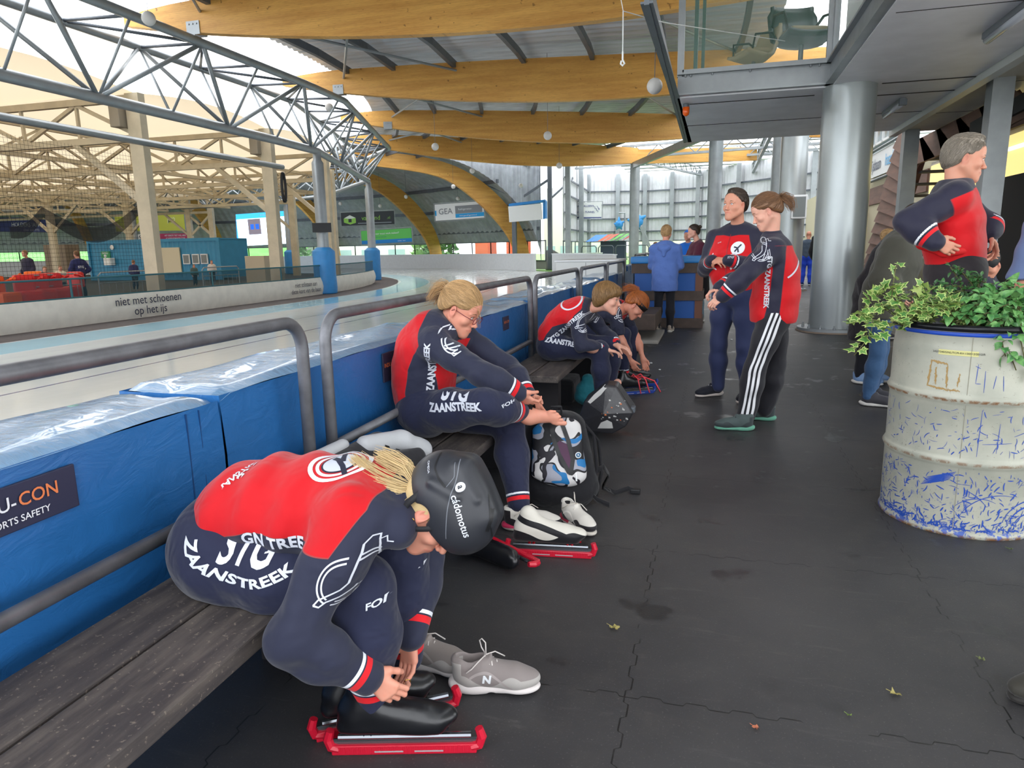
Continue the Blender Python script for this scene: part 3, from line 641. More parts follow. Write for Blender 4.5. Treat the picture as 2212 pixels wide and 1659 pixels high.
# ------------------------------------------------------------------ blue safety padding, rails, benches
def vinyl(name, rgb, rough=.35):
    m = mat(name, rgb, rough, 0, spec=.5, var=.05, vs=3); N = NT(m)
    N.bump(N.noise(7, N.co(scale=(2.2, 1, 2)), 5, .6, .8), .5, .012); N.bump(N.noise(500, N.co(), 2), .1, .001); return m
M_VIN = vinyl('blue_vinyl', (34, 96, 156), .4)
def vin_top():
    m = mat('blue_vinyl_top_sheen', (118, 156, 192), .17, spec=.8, coat=.4); N = NT(m)  # paler than the sides: reflected sky sheen painted into the base colour
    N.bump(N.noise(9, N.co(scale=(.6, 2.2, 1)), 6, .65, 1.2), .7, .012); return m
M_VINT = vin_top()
def pad(y0, y1, label, z=.91, x1=-1.6, w=.42, k=0):
    r = thing('safety_pad', label, 'safety padding', (x1 - w / 2, (y0 + y1) / 2, 0), group='blue safety pads along the ice')
    rng = random.Random(k); nx, ny = 10, max(6, int((y1 - y0) / .06)); V = []; Fq = []
    for i in range(ny + 1):
        t = i / ny; y = y0 + (y1 - y0) * t; en = min(1, min(t, 1 - t) * (y1 - y0) / .04)
        for j in range(nx + 1):
            u = j / nx; ed = min(1, min(u, 1 - u) * w / .035); zz = z - .02 * (1 - math.sqrt(max(0, 1 - (1 - ed) ** 2))) - .018 * (1 - math.sqrt(max(0, 1 - (1 - en) ** 2))) + .006 * math.sin(y * 5 + k) * math.sin(u * 3)
            zz += .004 * math.sin(9 * y + 12 * u + k) ; V.append((x1 - w * (1 - u), y, zz))
    for i in range(ny):
        for j in range(nx): a = i * (nx + 1) + j; Fq.append((a, a + 1, a + nx + 2, a + nx + 1))
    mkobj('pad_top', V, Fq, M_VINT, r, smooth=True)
    b = MB(); F_ = [(y0 + (y1 - y0) * i / 30) for i in range(31)]
    prof = [(0, z - .02), (.004, z - .1), (.008, .7), (.006, .45), (.0, .3), (.03, .26), (.05, .05), (.05, 0)]
    rows = [[(x1 + dx + .003 * math.sin(y * 7 + zz * 9 + k), y, zz) for dx, zz in prof] for y in F_]
    V = [p for R_ in rows for p in R_]; n = len(prof); Fq = [(i * n + j, i * n + j + 1, (i + 1) * n + j + 1, (i + 1) * n + j) for i in range(30) for j in range(n - 1)]
    e0 = len(V)
    for yy, fl in ((y0, 0), (y1, 1)):
        V += [(x1, yy, 0), (x1, yy, z - .02), (x1 - w, yy, z - .02), (x1 - w, yy, 0)]; q = (e0, e0 + 1, e0 + 2, e0 + 3); Fq.append(q if fl else q[::-1]); e0 += 4
    V += [(x1 - w, y0, 0), (x1 - w, y1, 0), (x1 - w, y1, z - .02), (x1 - w, y0, z - .02)]; Fq.append((e0, e0 + 1, e0 + 2, e0 + 3))
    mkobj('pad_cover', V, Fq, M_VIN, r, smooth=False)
    b = MB(); b.box(x1 - .002, x1 + .008, y1 - .16, y1 - .155, .36, z - .03); b.box(x1 - .002, x1 + .008, y1 - .10, y1 - .097, .36, z - .03); b.build('seam', mat('blue_seam', (14, 60, 110), .6), r)
    return r
cuts = [-1.2, 1.95, 4.1, 6.2, 8.3, 10.4, 12.5, 14.6, 16.7, 18.8]
PL = ['blue safety pad nearest the camera, with the dark safety label', 'blue safety pad behind the seated girl in glasses', 'blue safety pad with a small dark tag behind the near bench end', 'blue safety pad behind the boy in the red top', 'blue safety pad left of the pale cabinet',
      'blue safety pad just past the boy, before the cabinet', 'blue safety pad beside the pale cabinet', 'far blue safety pad behind the woman in the blue coat', 'last blue safety pad before the white cabinet']
for k, (a, c) in enumerate(zip(cuts[:-1], cuts[1:])): pad(a, c - .012, PL[k], k=k, z=.91 if k % 2 == 0 else .925)
# label stitched on the near pad
def tagplate(y, z, w, h, label, lines):
    r = thing('pad_label', label, 'label', (-1.59, y, z - h / 2))
    b = MB(); b.rbox(-1.594, -1.585, y - w / 2, y + w / 2, z - h / 2, z + h / 2, .003); b.build('patch', mat('label_navy', (38, 42, 66), .6), r)
    for t, sz, dy, dz, mt in lines: text_on('lettering', t, sz, (-1.583, y + dy, z + dz), (0, 1, 0), (0, 0, 1), mt, r, .002, bold=.01)
ML_O = mat('orange_lettering', (214, 122, 74), .6)
p = atx(40, 1085, -1.6)
tagplate(float(p[1]), float(p[2]) - .005, .30, .115, 'dark safety label at the left edge on the near blue pad', [('INDU-', .047, -.085, .014, M_TXTW), ('CON', .047, .04, .014, ML_O), ('SPORTS SAFETY', .024, -.02, -.03, M_TXTW)])
p = atx(1090, 698, -1.6); tagplate(float(p[1]), float(p[2]), .16, .11, 'small dark label on the blue pad behind the boy', [('INDU-', .028, -.035, .01, ML_O), ('CON', .028, .04, .01, ML_O)])
p = atx(838, 790, -1.6); tagplate(float(p[1]), float(p[2]), .16, .15, 'small dark label on the blue pad behind the girl in glasses', [('INDU-', .03, -.035, .01, ML_O), ('CON', .03, .04, .01, ML_O)])
# hoop rails
def hoop(y0, y1, label, low=True):
    r = thing('hoop_rail', label, 'railing', (-1.5, (y0 + y1) / 2, 0), group='steel hoop rails behind the benches')
    R = .11; T = 1.125; a, c = y0 + .024, y1 - .024; P = [(-1.5, a, 0), (-1.5, a, T - R)]
    for i in range(1, 8): q = PI / 2 * i / 8; P.append((-1.5, a + R * (1 - math.cos(q)), T - R + R * math.sin(q)))
    P += [(-1.5, a + R, T), (-1.5, (a + c) / 2, T), (-1.5, c - R, T)]
    for i in range(1, 8): q = PI / 2 * i / 8; P.append((-1.5, c - R + R * math.sin(q), T - R * (1 - math.cos(q))))
    P += [(-1.5, c, T - R), (-1.5, c, 0)]
    b = MB(); b.tube(P, .024, 14); b.build('hoop', M_RAIL, r, smooth=True)
    b = MB(); b.tube([(-1.5, a, .58), (-1.5, c, .58)], .021, 12); b.build('lower_rail', M_RAIL, r, smooth=True)
hoop(-1.0, 2.34, 'steel hoop rail nearest the camera, crossing the left edge')
hoop(2.46, 5.86, 'steel hoop rail behind the girl in glasses')
hoop(5.98, 8.1, 'steel hoop rail just left of the boy')
hoop(8.22, 10.3, 'steel hoop rail behind the boy')
hoop(10.42, 12.5, 'steel hoop rail beside the pale cabinet')
b = MB(); b.tube([(-1.5, 2.34, .58), (-1.5, 2.46, .58)], .015, 8); tagit(b.build('rail_link', M_RAIL), 'short link between two hoop rails behind the blonde girl', 'railing', None, 'thing')
# benches
def plank():
    m = mat('weathered_recycled_plank', (78, 70, 68), .7); N = NT(m)
    g = N.noise(20, N.co(scale=(1, .16, 1)), 6, .65); s = N.noise(3, N.co(), 5)
    c = N.mix(N.step(g, .35, .7), lin((62, 57, 57)), lin((98, 90, 84))); c = N.mix(N.m('MULTIPLY', N.step(s, .45, .7), .6), c, lin((58, 54, 56)))
    c = N.mix(N.m('MULTIPLY', N.step(N.noise(90, N.co(), 3), .62, .7), .6), c, lin((136, 124, 112)))
    N.l(c, N.b.inputs['Base Color']); N.bump(g, .5, .003); return m
M_PLK = plank()
def bench(y0, y1, label, z=.45, x0=-1.5, x1=-1.06, legs=()):
    r = thing('bench', label, 'bench', ((x0 + x1) / 2, (y0 + y1) / 2, 0), group='low plank benches by the blue pads'); w = (x1 - x0 - .012) / 2
    for k in range(2):
        b = MB(); xa = x0 + k * (w + .012); b.rbox(xa, xa + w, y0, y1, z - .05, z, .006); b.build('plank', M_PLK, r)
    for y in legs:
        b = MB(); b.box(x0 + .05, x1 - .05, y - .05, y + .05, .0, z - .05); b.build('leg', mat('bench_leg', (40, 38, 40), .8), r)
bench(-.9, 1.98, 'long grey plank bench the blonde helmeted girl sits on', legs=(-.3, 1.9))
bench(2.2, 4.3, 'dark plank bench under the girl in glasses', z=.43, legs=(2.4, 4.1))
bench(4.9, 7.6, 'dark plank bench under the boy and the red haired girl', z=.45, legs=(5.2, 7.3))
# ------------------------------------------------------------------ inner boarding with nets
M_BANW = mat('white_banner_cloth', (228, 222, 210), .7, var=.05, vs=4, bump=.2, bs=5, bd=.03)
M_NET = mat('dark_green_shade_net', (24, 62, 66), .8, alpha=.62)
def boarding(S0, S1, label, texts=()):
    r = thing('boarding', label, 'boarding', tuple(spt(23.72, (S0 + S1) / 2)), group='white cloth boarding panels with green net')
    k = 14; S = np.linspace(S0, S1, k)
    rr = lambda s, z: 23.72 + .06 * math.sin(z / .55 * PI) + .015 * math.sin(s * 3.1 + z * 6)
    Zs = [0, .12, .26, .4, .52, .55]; V = [spt(rr(s, z), s, z) for s in S for z in Zs]; n = len(Zs)
    mkobj('cloth', V, [(i * n + j, (i + 1) * n + j, (i + 1) * n + j + 1, i * n + j + 1) for i in range(k - 1) for j in range(n - 1)], M_BANW, r, smooth=True)
    b = MB(); b.strip([spt(23.69, s, .54) for s in S], [spt(23.69, s, .93) for s in S]); b.build('shade_net', M_NET, r)
    b = MB(); b.tube([spt(23.69, s, .94) for s in S], .022, 6); b.tube([spt(23.69, s, .56) for s in S], .018, 6); b.tube([spt(23.69, S0, 0), spt(23.69, S0, .94)], .024, 6); b.build('frame', mat('teal_frame', (46, 96, 104), .6), r)
    for t, s, z, sz in texts:
        p = spt(23.84, s, z); q = spt(23.84, s + .5, z); text_on('lettering', t, sz, p, q - p, (0, 0, 1), M_TXT, r, .002, bold=.004)
    return r
ss = [-1, 4, 8.2, 12.1, 16.1, 20.5]
boarding(-1, 8.0, 'white cloth boarding at the left edge with green net above')
boarding(8.0, 11.05, 'blank white boarding under the orange sledges')
boarding(11.05, 15.2, 'white boarding reading niet met schoenen op het ijs', [('niet met schoenen', 12.9, .40, .26), ('op het ijs', 12.9, .17, .26)])
boarding(15.2, 18.2, 'blank white boarding between the two lettered boardings')
boarding(18.2, 21.0, 'white boarding reading niet stilstaan aan deze kant van de baan', [('niet stilstaan aan', 19.3, .38, .2), ('deze kant van de baan', 19.3, .19, .2)])
boarding(21.2, 28.4, 'white boarding between the two blue booted columns')
# ------------------------------------------------------------------ white outer boards of the bend
def wboard(A, B, label, z=1.0, name='ice_board'):
    b = MB(); pts = A
    r = thing(name, label, 'ice boarding', tuple(pts[len(pts) // 2]))
    for a, c in zip(pts[:-1], pts[1:]): b.beam(np.array([a[0], a[1], z / 2]), np.array([c[0], c[1], z / 2]), .12, z)
    b.build('panel', mat('white_board', (214, 216, 220), .35, var=.03), r)
    b = MB()
    for a, c in zip(pts[:-1], pts[1:]): b.beam(np.array([a[0], a[1], z + .02]), np.array([c[0], c[1], z + .02]), .2, .04)
    b.build('cap', mat('white_cap', (226, 230, 236), .4), r); return r
wboard([rp(34.2, t) for t in np.linspace(41, 150, 40)], None, 'long white boards round the far bend of the ice')
wboard([rp(34.2, t) for t in np.linspace(21, 37, 8)], None, 'white boards right of the opening, behind the pale cabinet')
wboard([rp(34.2, 37), rp(37.5, 37.5)], None, 'short end of white board at the opening in the bend')
for (x, y), c, lb in (((-10.4, 44.5), (58, 74, 92), 'blue grey ski rack like panel in the opening of the boards'),):
    b = MB(); b.add([(x, y, 0), (x + 1.3, y, 0), (x + 1.3, y + .3, .75), (x + .4, y + .3, 1.25), (x, y + .3, 1.2)], [(0, 1, 2, 3, 4)]); o = b.build('mat_stack', mat('grey_foam', (140, 140, 138), .7)); o.modifiers.new('s', 'SOLIDIFY').thickness = .2
    tagit(o, 'grey foam mats leaning in the opening of the white boards', 'foam mat', None, 'thing')
b = MB(); b.rbox(-9.2, -8.4, 44, 44.6, 0, .55, .04); tagit(b.build('crate', mat('blue_crate', (36, 100, 160), .5)), 'small blue crate in the opening of the white boards', 'crate', None, 'thing')
# ------------------------------------------------------------------ banners and signs
def banner(name, label, pts, bg, draws, parent_mat=None, frame=True, glow=0):
    # pts: four pixel corners placed on the shell at a given plane Y
    P = [np.array(p, float) for p in pts]; o, xr, yr = P[3], P[2] - P[3], P[0] - P[3]; w = np.linalg.norm(xr); h = np.linalg.norm(yr)
    x = xr / w; y = yr - x * yr.dot(x); y = nrm(y); n = np.cross(x, y)
    if n.dot(CAM - o) < 0: n = -n
    r = thing(name, label, 'banner' if name == 'banner' else 'sign', tuple((P[2] + P[3]) / 2))
    b = MB(); b.prism([(0, 0), (w, 0), (w, h), (0, h)], o, x, y, -n, .03); b.build('sheet', bg, r)
    if frame:
        b = MB(); c = [o - x * .06 - y * .06, o + x * (w + .06) - y * .06, o + x * (w + .06) + y * (h + .06), o - x * .06 + y * (h + .06)]
        for i in range(4): b.tube([c[i], c[(i + 1) % 4]], .025, 5)
        b.build('frame', M_GALV, r)
    for k, d in enumerate(draws):
        if d[0] == 'r':
            _, u0, v0, u1, v1, mt = d; b = MB(); b.prism([(u0 * w, v0 * h), (u1 * w, v0 * h), (u1 * w, v1 * h), (u0 * w, v1 * h)], o + n * (.004 + .003 * k), x, y, n, .004); b.build('printed_panel', mt, r)
        elif d[0] == 'p':
            b = MB(); b.prism([(u * w, v * h) for u, v in d[1]], o + n * (.004 + .003 * k), x, y, n, .004); b.build('printed_shape', d[2], r)
        else:
            _, t, u, v, sz, mt, kw = d; V, Fc = text_mesh(t, sz * h, **kw); q = o + x * u * w + y * v * h + n * (.012 + .003 * k)
            mkobj('lettering', [q + x * a[0] + y * a[1] for a in V], Fc, mt, r)
    return r
def C4(Y, *px): return [aty(a, b_, Y) for a, b_ in px]
K = lambda n, c, **k: mat(n, c, .6, **k)
banner('banner', 'dark banner with a green cube and the word vanzand, left of the near arch', C4(47, (738, 460), (852, 450), (852, 484), (738, 488)), K('banner_black', (44, 50, 56)),
       [('p', [(.05, .55), (.17, .72), (.28, .55), (.28, .2), (.17, .08), (.05, .25)], K('cube_green', (140, 196, 84))), ('p', [(.06, .58), (.17, .80), (.28, .58), (.17, .50)], K('cube_white', (220, 230, 220))), ('p', [(.14, .25), (.2, .25), (.2, .52), (.14, .52)], K('banner_black2', (40, 46, 52))),
        ('t', 'vanzand', .57, .52, .5, K('cube_green', (140, 196, 84)), {}), ('t', '.nl', .9, .5, .3, K('cube_green', (140, 196, 84)), {}), ('r', .32, .12, .95, .18, K('grey_line', (140, 150, 160)))])
banner('banner', 'green banner with a blue bottom band below the dark cube banner', C4(44, (775, 500), (884, 488), (890, 522), (782, 528)), K('banner_green', (88, 178, 84)),
       [('r', 0, 0, 1, .27, K('banner_blue', (20, 118, 190))), ('t', 'kiezen voor mooi werk maken!?', .45, .72, .2, M_TXTW, {}), ('t', 'kijk op onze site', .4, .48, .13, K('teal_txt', (40, 120, 110)), {}), ('t', 'werken · leren', .8, .12, .11, M_TXTW, {})])
banner('banner', 'white and grey refrigeration banner between the two near arches', C4(44, (941, 442), (1046, 436), (1046, 470), (941, 477)), M_WHITE,
       [('r', .42, .35, .97, .82, K('banner_grey', (128, 132, 138))), ('r', .42, .1, 1, .34, K('banner_cyan', (24, 150, 214))), ('r', 0, .3, .03, .62, K('banner_cyan', (24, 150, 214))), ('t', 'GEA', .22, .52, .5, K('gea_grey', (110, 116, 124)), {}), ('t', 'Refrigeration', .62, .6, .17, M_TXTW, {}), ('t', 'www.gearefrigeration.nl', .68, .21, .12, M_TXTW, {})])
r = banner('sign', 'blank white light box sign with a blue top edge, on the dark post', C4(42, (1100, 446), (1172, 437), (1172, 474), (1100, 480)), M_WHITE, [], frame=False)
b = MB(); q = C4(42, (1099, 440), (1176, 431), (1178, 436), (1099, 446)); b.add(list(q) + [p + (0, .5, 0) for p in q], [(0, 1, 2, 3), (0, 4, 5, 1), (7, 6, 5, 4), (1, 5, 6, 2), (3, 2, 6, 7)]); b.build('top_edge', mat('sign_blue', (30, 128, 204), .4), r)
q = C4(42, (1172.5, 436), (1178, 434), (1178.5, 472), (1172.5, 474)); b = MB(); b.add(list(q) + [p + (0, .5, 0) for p in q], [(0, 1, 2, 3), (1, 5, 6, 2)]); b.build('side_edge', mat('sign_blue', (30, 128, 204), .4), r)
NV = K('sign_navy', (52, 66, 130))
banner('banner', 'white banner about the tunnel to the middle rink on the far wall', C4(50, (1219, 438), (1300, 438), (1299, 471), (1219, 472)), M_WHITE,
       [('t', 'MIDDENBAAN ALLEEN', .40, .76, .17, NV, dict(bold=.01, shear=.2)), ('t', 'BEREIKBAAR VIA TUNNEL', .42, .38, .17, NV, dict(bold=.01, shear=.2)), ('r', 0, .0, 1, .06, NV),
        ('p', [(.76, .82), (.79, .82), (.79, .72), (.83, .72), (.83, .60), (.87, .60), (.87, .48), (.91, .48), (.91, .36), (.90, .36), (.90, .46), (.86, .46), (.86, .58), (.82, .58), (.82, .70), (.78, .70), (.78, .80), (.76, .80)], NV),
        ('p', [(.88, .78), (.93, .6), (.94, .63), (.945, .5), (.91, .58), (.92, .585), (.875, .76)], NV)])
banner('banner', 'yellow green banner behind the cream post', C4(46, (249, 465), (398, 463), (400, 498), (251, 500)), K('banner_lime', (196, 198, 78)), [('t', 'M2', .82, .6, .5, K('pale_lime', (224, 224, 170)), dict(bold=.02))])
banner('banner', 'crimson banner above the blue container', C4(46, (342, 505), (415, 505), (418, 519), (342, 520)), K('banner_crimson', (168, 48, 90)), [('t', 'HET EERSTE TEST WEL MEE?', .5, .7, .3, M_TXTW, dict(bold=.01)), ('t', 'SCHEERINKMAKEN.COM', .5, .3, .3, M_TXTW, dict(bold=.01))], frame=False)
banner('banner', 'small white banner left of the crimson one', C4(46, (275, 507), (338, 506), (338, 521), (275, 522)), M_WHITE, [('t', 'de Sp', .4, .5, .9, K('ink', (40, 40, 44)), dict(bold=.02))], frame=False)
banner('banner', 'dark blue banner at the far left behind the net', C4(45, (-40, 470), (104, 470), (108, 502), (-40, 500)), K('banner_indigo', (58, 66, 126)), [('t', 'HOLDERS IAM', .66, .5, .4, M_TXTW, dict(bold=.01)), ('t', 'ijsbaan sinds 1972', .74, .15, .2, M_TXTW, {})], frame=False)
# big screen
r = banner('sign', 'bright video screen with a photo on its left half', C4(47, (513, 463), (634, 462), (640, 525), (517, 532)), mat('screen_white', (200, 225, 245), .3, emit=(214, 236, 255), es=2.0), [
    ('r', 0, .84, 1, 1, mat('screen_cyan', (40, 150, 220), .3, emit=(60, 170, 235), es=1.2)), ('r', .2, .34, .42, .82, mat('screen_photo', (120, 110, 120), .3, emit=(120, 112, 124), es=.7)), ('r', .24, .5, .30, .66, mat('screen_blue', (30, 90, 210), .3, emit=(30, 90, 210), es=1)), ('r', .33, .5, .39, .66, mat('screen_blue', (30, 90, 210), .3, emit=(30, 90, 210), es=1)),
    ('r', .43, .14, .435, .84, mat('screen_line', (60, 140, 210), .3, emit=(60, 140, 210), es=1)), ('t', 'UITSLAG', .5, .92, .09, M_TXTW, {}), ('t', '1  2  3', .75, .7, .07, M_TXT, {})], frame=False)
r['category'] = 'screen'
b = MB(); P_ = C4(47, (509, 464), (515, 464), (518, 533), (513, 533)); b.add(P_, [(0, 1, 2, 3)]); b.build('side_strip', mat('screen_edge', (40, 130, 240), .3, emit=(40, 130, 250), es=2), r)
# ------------------------------------------------------------------ right sign on the building
r = thing('building_sign', 'white sign on the right building, partly hidden, reading ijsbaan haarlem', 'sign', (5.45, 27.5, 3.6))
b = MB(); b.box(5.44, 5.5, 23, 29.3, 3.62, 4.45); b.build('board', M_WHITE, r)
text_on('lettering', 'ijsbaan', .55, (5.43, 28.0, 4.02), (0, -1, 0), (0, 0, 1), mat('sign_grey_ink', (84, 92, 112), .6), r, .01, bold=.01); text_on('lettering', 'haarlem', .55, (5.43, 25.75, 4.02), (0, -1, 0), (0, 0, 1), mat('sign_sky_ink', (96, 176, 224), .6), r, .01, bold=.01)
for z in (3.5, 4.52):
    b = MB(); b.tube([(5.4, 20, z), (5.4, 30, z)], .05, 6); b.build('cable_tray', M_GALVD, r)
# ------------------------------------------------------------------ inner hall: cream frames and membrane roof
def membrane():
    m = bpy.data.materials.new('cream_membrane'); m.use_nodes = True; t = m.node_tree; t.nodes.clear()
    o = t.nodes.new('ShaderNodeOutputMaterial'); d = t.nodes.new('ShaderNodeBsdfDiffuse'); r = t.nodes.new('ShaderNodeBsdfTranslucent'); mx = t.nodes.new('ShaderNodeMixShader')
    d.inputs[0].default_value = lin((236, 222, 192)); r.inputs[0].default_value = lin((236, 216, 184)); mx.inputs[0].default_value = .27
    t.links.new(d.outputs[0], mx.inputs[1]); t.links.new(r.outputs[0], mx.inputs[2]); t.links.new(mx.outputs[0], o.inputs[0]); return m
M_MEM = membrane()
PX = -13.9
def pxa(y): return PX if y <= 18.5 else C0[0] + math.sqrt(max(4, 22.1 ** 2 - (y - 18.5) ** 2))
PY = [4.0, 9.55, 15.2, 20.6, 26.0]
YS = [PY[0] + 5.5 * k for k in range(8)]
V = []; nx, ny = 24, 0; rows = []
for i, y0 in enumerate(YS[:-1]):
    for t in np.linspace(0, 1, 9)[: (9 if i == len(YS) - 2 else 8)]:
        y = y0 + 5.5 * t; xq = pxa(y); rows.append([(xq - (xq + 60) * j / nx, y, 5.32 + .55 * math.sin(PI * t) * (0.4 + .6 * math.sin(PI * min(1, j / 3) / 2)) + .05 * (j % 2)) for j in range(nx + 1)])
V = [p for R_ in rows for p in R_]; n = nx + 1
st(mkobj('ceiling_membrane', V, [(i * n + j, i * n + j + 1, (i + 1) * n + j + 1, (i + 1) * n + j) for i in range(len(rows) - 1) for j in range(nx)], M_MEM, smooth=True))
HL = ['cream steel frame nearest the left edge', 'cream steel frame with a grey box on its post top', 'cream steel frame with the dark oval coil on its post', 'cream steel frame just left of the first round column', 'far cream steel frame behind the round column']
for i, y in enumerate(YS):
    lb = HL[i - 1] if 0 < i < 6 else 'deep cream steel frame far back in the inner hall'
    r = thing('hall_frame', lb, 'roof frame', (PX, y, 0), group='cream steel frames of the inner hall')
    PXi = pxa(y); b = MB()
    for px in (PXi, PX - 22, PX - 44): b = MB(); b.box(px - .2, px + .2, y - .11, y + .11, 0, 5.3); b.build('post', M_BEIGE, r)
    for dz in (4.25, 5.2): b = MB(); b.beam((PXi, y, dz), (PX - 44, y, dz), .14, .16); b.build('chord', M_BEIGE, r)
    b = MB(); k = 24
    for j in range(k):
        xa = PX - 44 * j / k; xb = PX - 44 * (j + 1) / k
        if xa > PXi + .1: continue; xm = (xa + xb) / 2
        b.beam((xa, y, 5.15), (xb, y, 4.3), .08, .09) if j % 2 else b.beam((xa, y, 4.3), (xb, y, 5.15), .08, .09)
        b.beam((xb, y, 4.3), (xb, y, 5.15), .07, .07)
    b.build('web', M_BEIGE, r)
    for px in (PXi, PX - 22, PX - 44):
        b = MB(); b.beam((px, y, 2.6), (px - 2.0, y, 4.2), .12, .14); b.build('knee_brace', M_BEIGE, r)
        if px < PXi: b = MB(); b.beam((px, y, 2.6), (px + 2.0, y, 4.2), .12, .14); b.build('knee_brace', M_BEIGE, r)
    if i in (2, 3):
        b = MB(); b.rbox(PX - .55, PX - .25, y - .3, y + .2, 4.5, 5.0, .02); b.build('junction_box', mat('taupe_box', (150, 140, 124), .6), r)
for j in range(9):
    x = PX - 5.5 * j; b = MB(); ymax = min(YS[-1], 18.5 + math.sqrt(max(0, 22.1 ** 2 - (x + 36) ** 2)))
    for dz in (4.3, 5.15): b.beam((x, YS[0], dz), (x, ymax, dz), .1, .12)
    k = int((ymax - YS[0]) / 1.4)
    for q in range(k): ya = YS[0] + (ymax - YS[0]) * q / k; yb = ya + (ymax - YS[0]) / k; b.beam((x, ya, 5.1 if q % 2 else 4.35), (x, yb, 4.35 if q % 2 else 5.1), .06, .06)
    if j: tagit(b.build('cross_truss', M_BEIGE), 'cream lattice truss running front to back under the membrane', 'truss', 'lattice trusses of the inner hall', 'thing')
b = MB(); b.tube([(PX + .35, -2, 4.1), (PX + .35, 20.6, 4.1)], .085, 8); tagit(b.build('net_pipe', M_GALV, smooth=True), 'long grey pipe slung along the tops of the cream posts', 'pipe', None, 'thing')
b = MB(); y = YS[3]; b.tube([(PX + .4, y + .1 * math.sin(q), 3.45 + .45 * math.cos(q)) for q in np.linspace(0, 2 * PI, 20)], .05, 6); tagit(b.build('rope_coil', M_BLACK), 'dark coiled rope hanging on a cream post', 'rope', None, 'thing')
# dark sagging net at the left
b = MB(); A = []; B = []
P0, P1, P2 = atx(20, 490, -17), atx(90, 446, -17), atx(300, 440, -17)
for t in np.linspace(0, 1, 10): p = P0 + (P1 - P0) * t; A.append(p + (0, 0, -.15 * math.sin(PI * t))); B.append(p + (0, 0, -.28 - .2 * math.sin(PI * t)))
for t in np.linspace(.05, 1, 16): p = P1 + (P2 - P1) * t; A.append(p + (0, 0, -.62 * math.sin(PI * t))); B.append(p + (0, 0, -.3 - .75 * math.sin(PI * t)))
b.strip(A, B); tagit(b.build('gathered_net', mat('black_net', (30, 32, 40), .9, alpha=.75), smooth=True), 'dark gathered net sagging between cream posts', 'net', None, 'thing')
def net_wall():
    m = mat('thin_black_netting', (40, 42, 46), .9); N = NT(m); x, y, z = N.xyz(N.geo())
    a = N.m('LESS_THAN', N.m('FRACT', N.m('MULTIPLY', y, 11)), .08); c = N.m('LESS_THAN', N.m('FRACT', N.m('MULTIPLY', z, 11)), .08)
    N.l(N.m('MULTIPLY', N.m('MAXIMUM', a, c), .8), N.b.inputs['Alpha']); return m
b = MB(); b.add([(PX - .3, 4, .9), (PX - .3, 15, .9), (PX - .3, 15, 3.9), (PX - .3, 4, 3.9)], [(0, 1, 2, 3)]); tagit(b.build('ball_net', net_wall()), 'fine netting hung between the cream posts at the left', 'net', None, 'thing')
# ------------------------------------------------------------------ blue container and things on the infield
r = thing('site_container', 'blue site container with a cream shutter and three small windows', 'container', (-29.7, 33.2, 0))
M_CON = mat('container_blue', (52, 132, 172), .5, var=.06, vs=2)
b = MB(); n = 120
lo = []; hi = []
for i in range(n + 1): x = -34 + 8.7 * i / n; dy = [0, .03, .03, 0][i % 4]; lo.append((x, 32 + dy, .1)); hi.append((x, 32 + dy, 2.1))
b.strip(lo, hi); b.box(-34, -25.3, 32.06, 34.4, .1, 2.12); b.build('corrugated_side', M_CON, r)
b = MB(); b.box(-34.05, -25.25, 31.96, 32.1, 2.06, 2.22); b.box(-34.05, -25.25, 31.96, 32.1, 0, .14); b.box(-34.06, -33.92, 31.95, 32.1, 0, 2.2); b.box(-25.4, -25.24, 31.95, 32.1, 0, 2.2); b.box(-34, -25.3, 32, 34.4, 2.1, 2.2); b.build('edge_frame', M_CON, r)
b = MB(); b.box(-29.3, -27.8, 31.93, 32, .35, 1.75); b.build('shutter', mat('cream_shutter', (206, 196, 170), .6), r)
for x in (-27.4, -26.8, -26.25):
    b = MB(); b.box(x - .22, x + .22, 31.92, 31.99, .85, 1.38); f = b.build('window', M_WHITE, r); b = MB(); b.box(x - .17, x + .17, 31.905, 31.93, .9, 1.33); b.build('pane', mat('pane_grey', (108, 112, 110), .3), f)
b = MB(); b.box(-33.1, -32.5, 31.92, 31.99, 1.25, 1.62); f = b.build('first_aid_plate', mat('first_aid_green', (62, 150, 96), .6), r); text_on('lettering', 'EHBO', .16, (-32.8, 31.91, 1.52), (1, 0, 0), (0, 0, 1), M_TXTW, f, .003, bold=.01); b = MB(); b.lathe([(.09, 0), (.09, .01)], (0, 0, 0), 14); b.v = [(-32.8 + q[0], 31.91 - q[2], 1.36 + q[1]) for q in b.v]; b.build('ring', M_TXTW, f)
b = MB(); b.rbox(-32.65, -32.2, 31.6, 31.95, .85, 1.25, .02); b.build('defibrillator_box', M_WHITE, r)
b = MB(); b.lathe([(.13, 0), (.13, .02)], (0, 0, 0), 14); b.v = [(-32.3 + q[0], 31.95 - q[2], 1.83 + q[1]) for q in b.v]; b.build('round_plate', M_WHITE, r)
b = MB(); b.rbox(-39.6, -37.9, 34, 35, 0, 2.1, .02); tagit(b.build('shed', mat('brown_shed', (126, 112, 96), .7)), 'brown shed left of the blue container', 'shed', None, 'thing')
b = MB(); p = atx(562, 600, -19.5); b.rbox(p[0] - .5, p[0] + .5, p[1] - .3, p[1] + .3, 0, 1.25, .02); tagit(b.build('cabinet', mat('taupe_cabinet', (184, 172, 150), .6)), 'cream cabinet behind the boarding near a cream post', 'cabinet', None, 'thing')
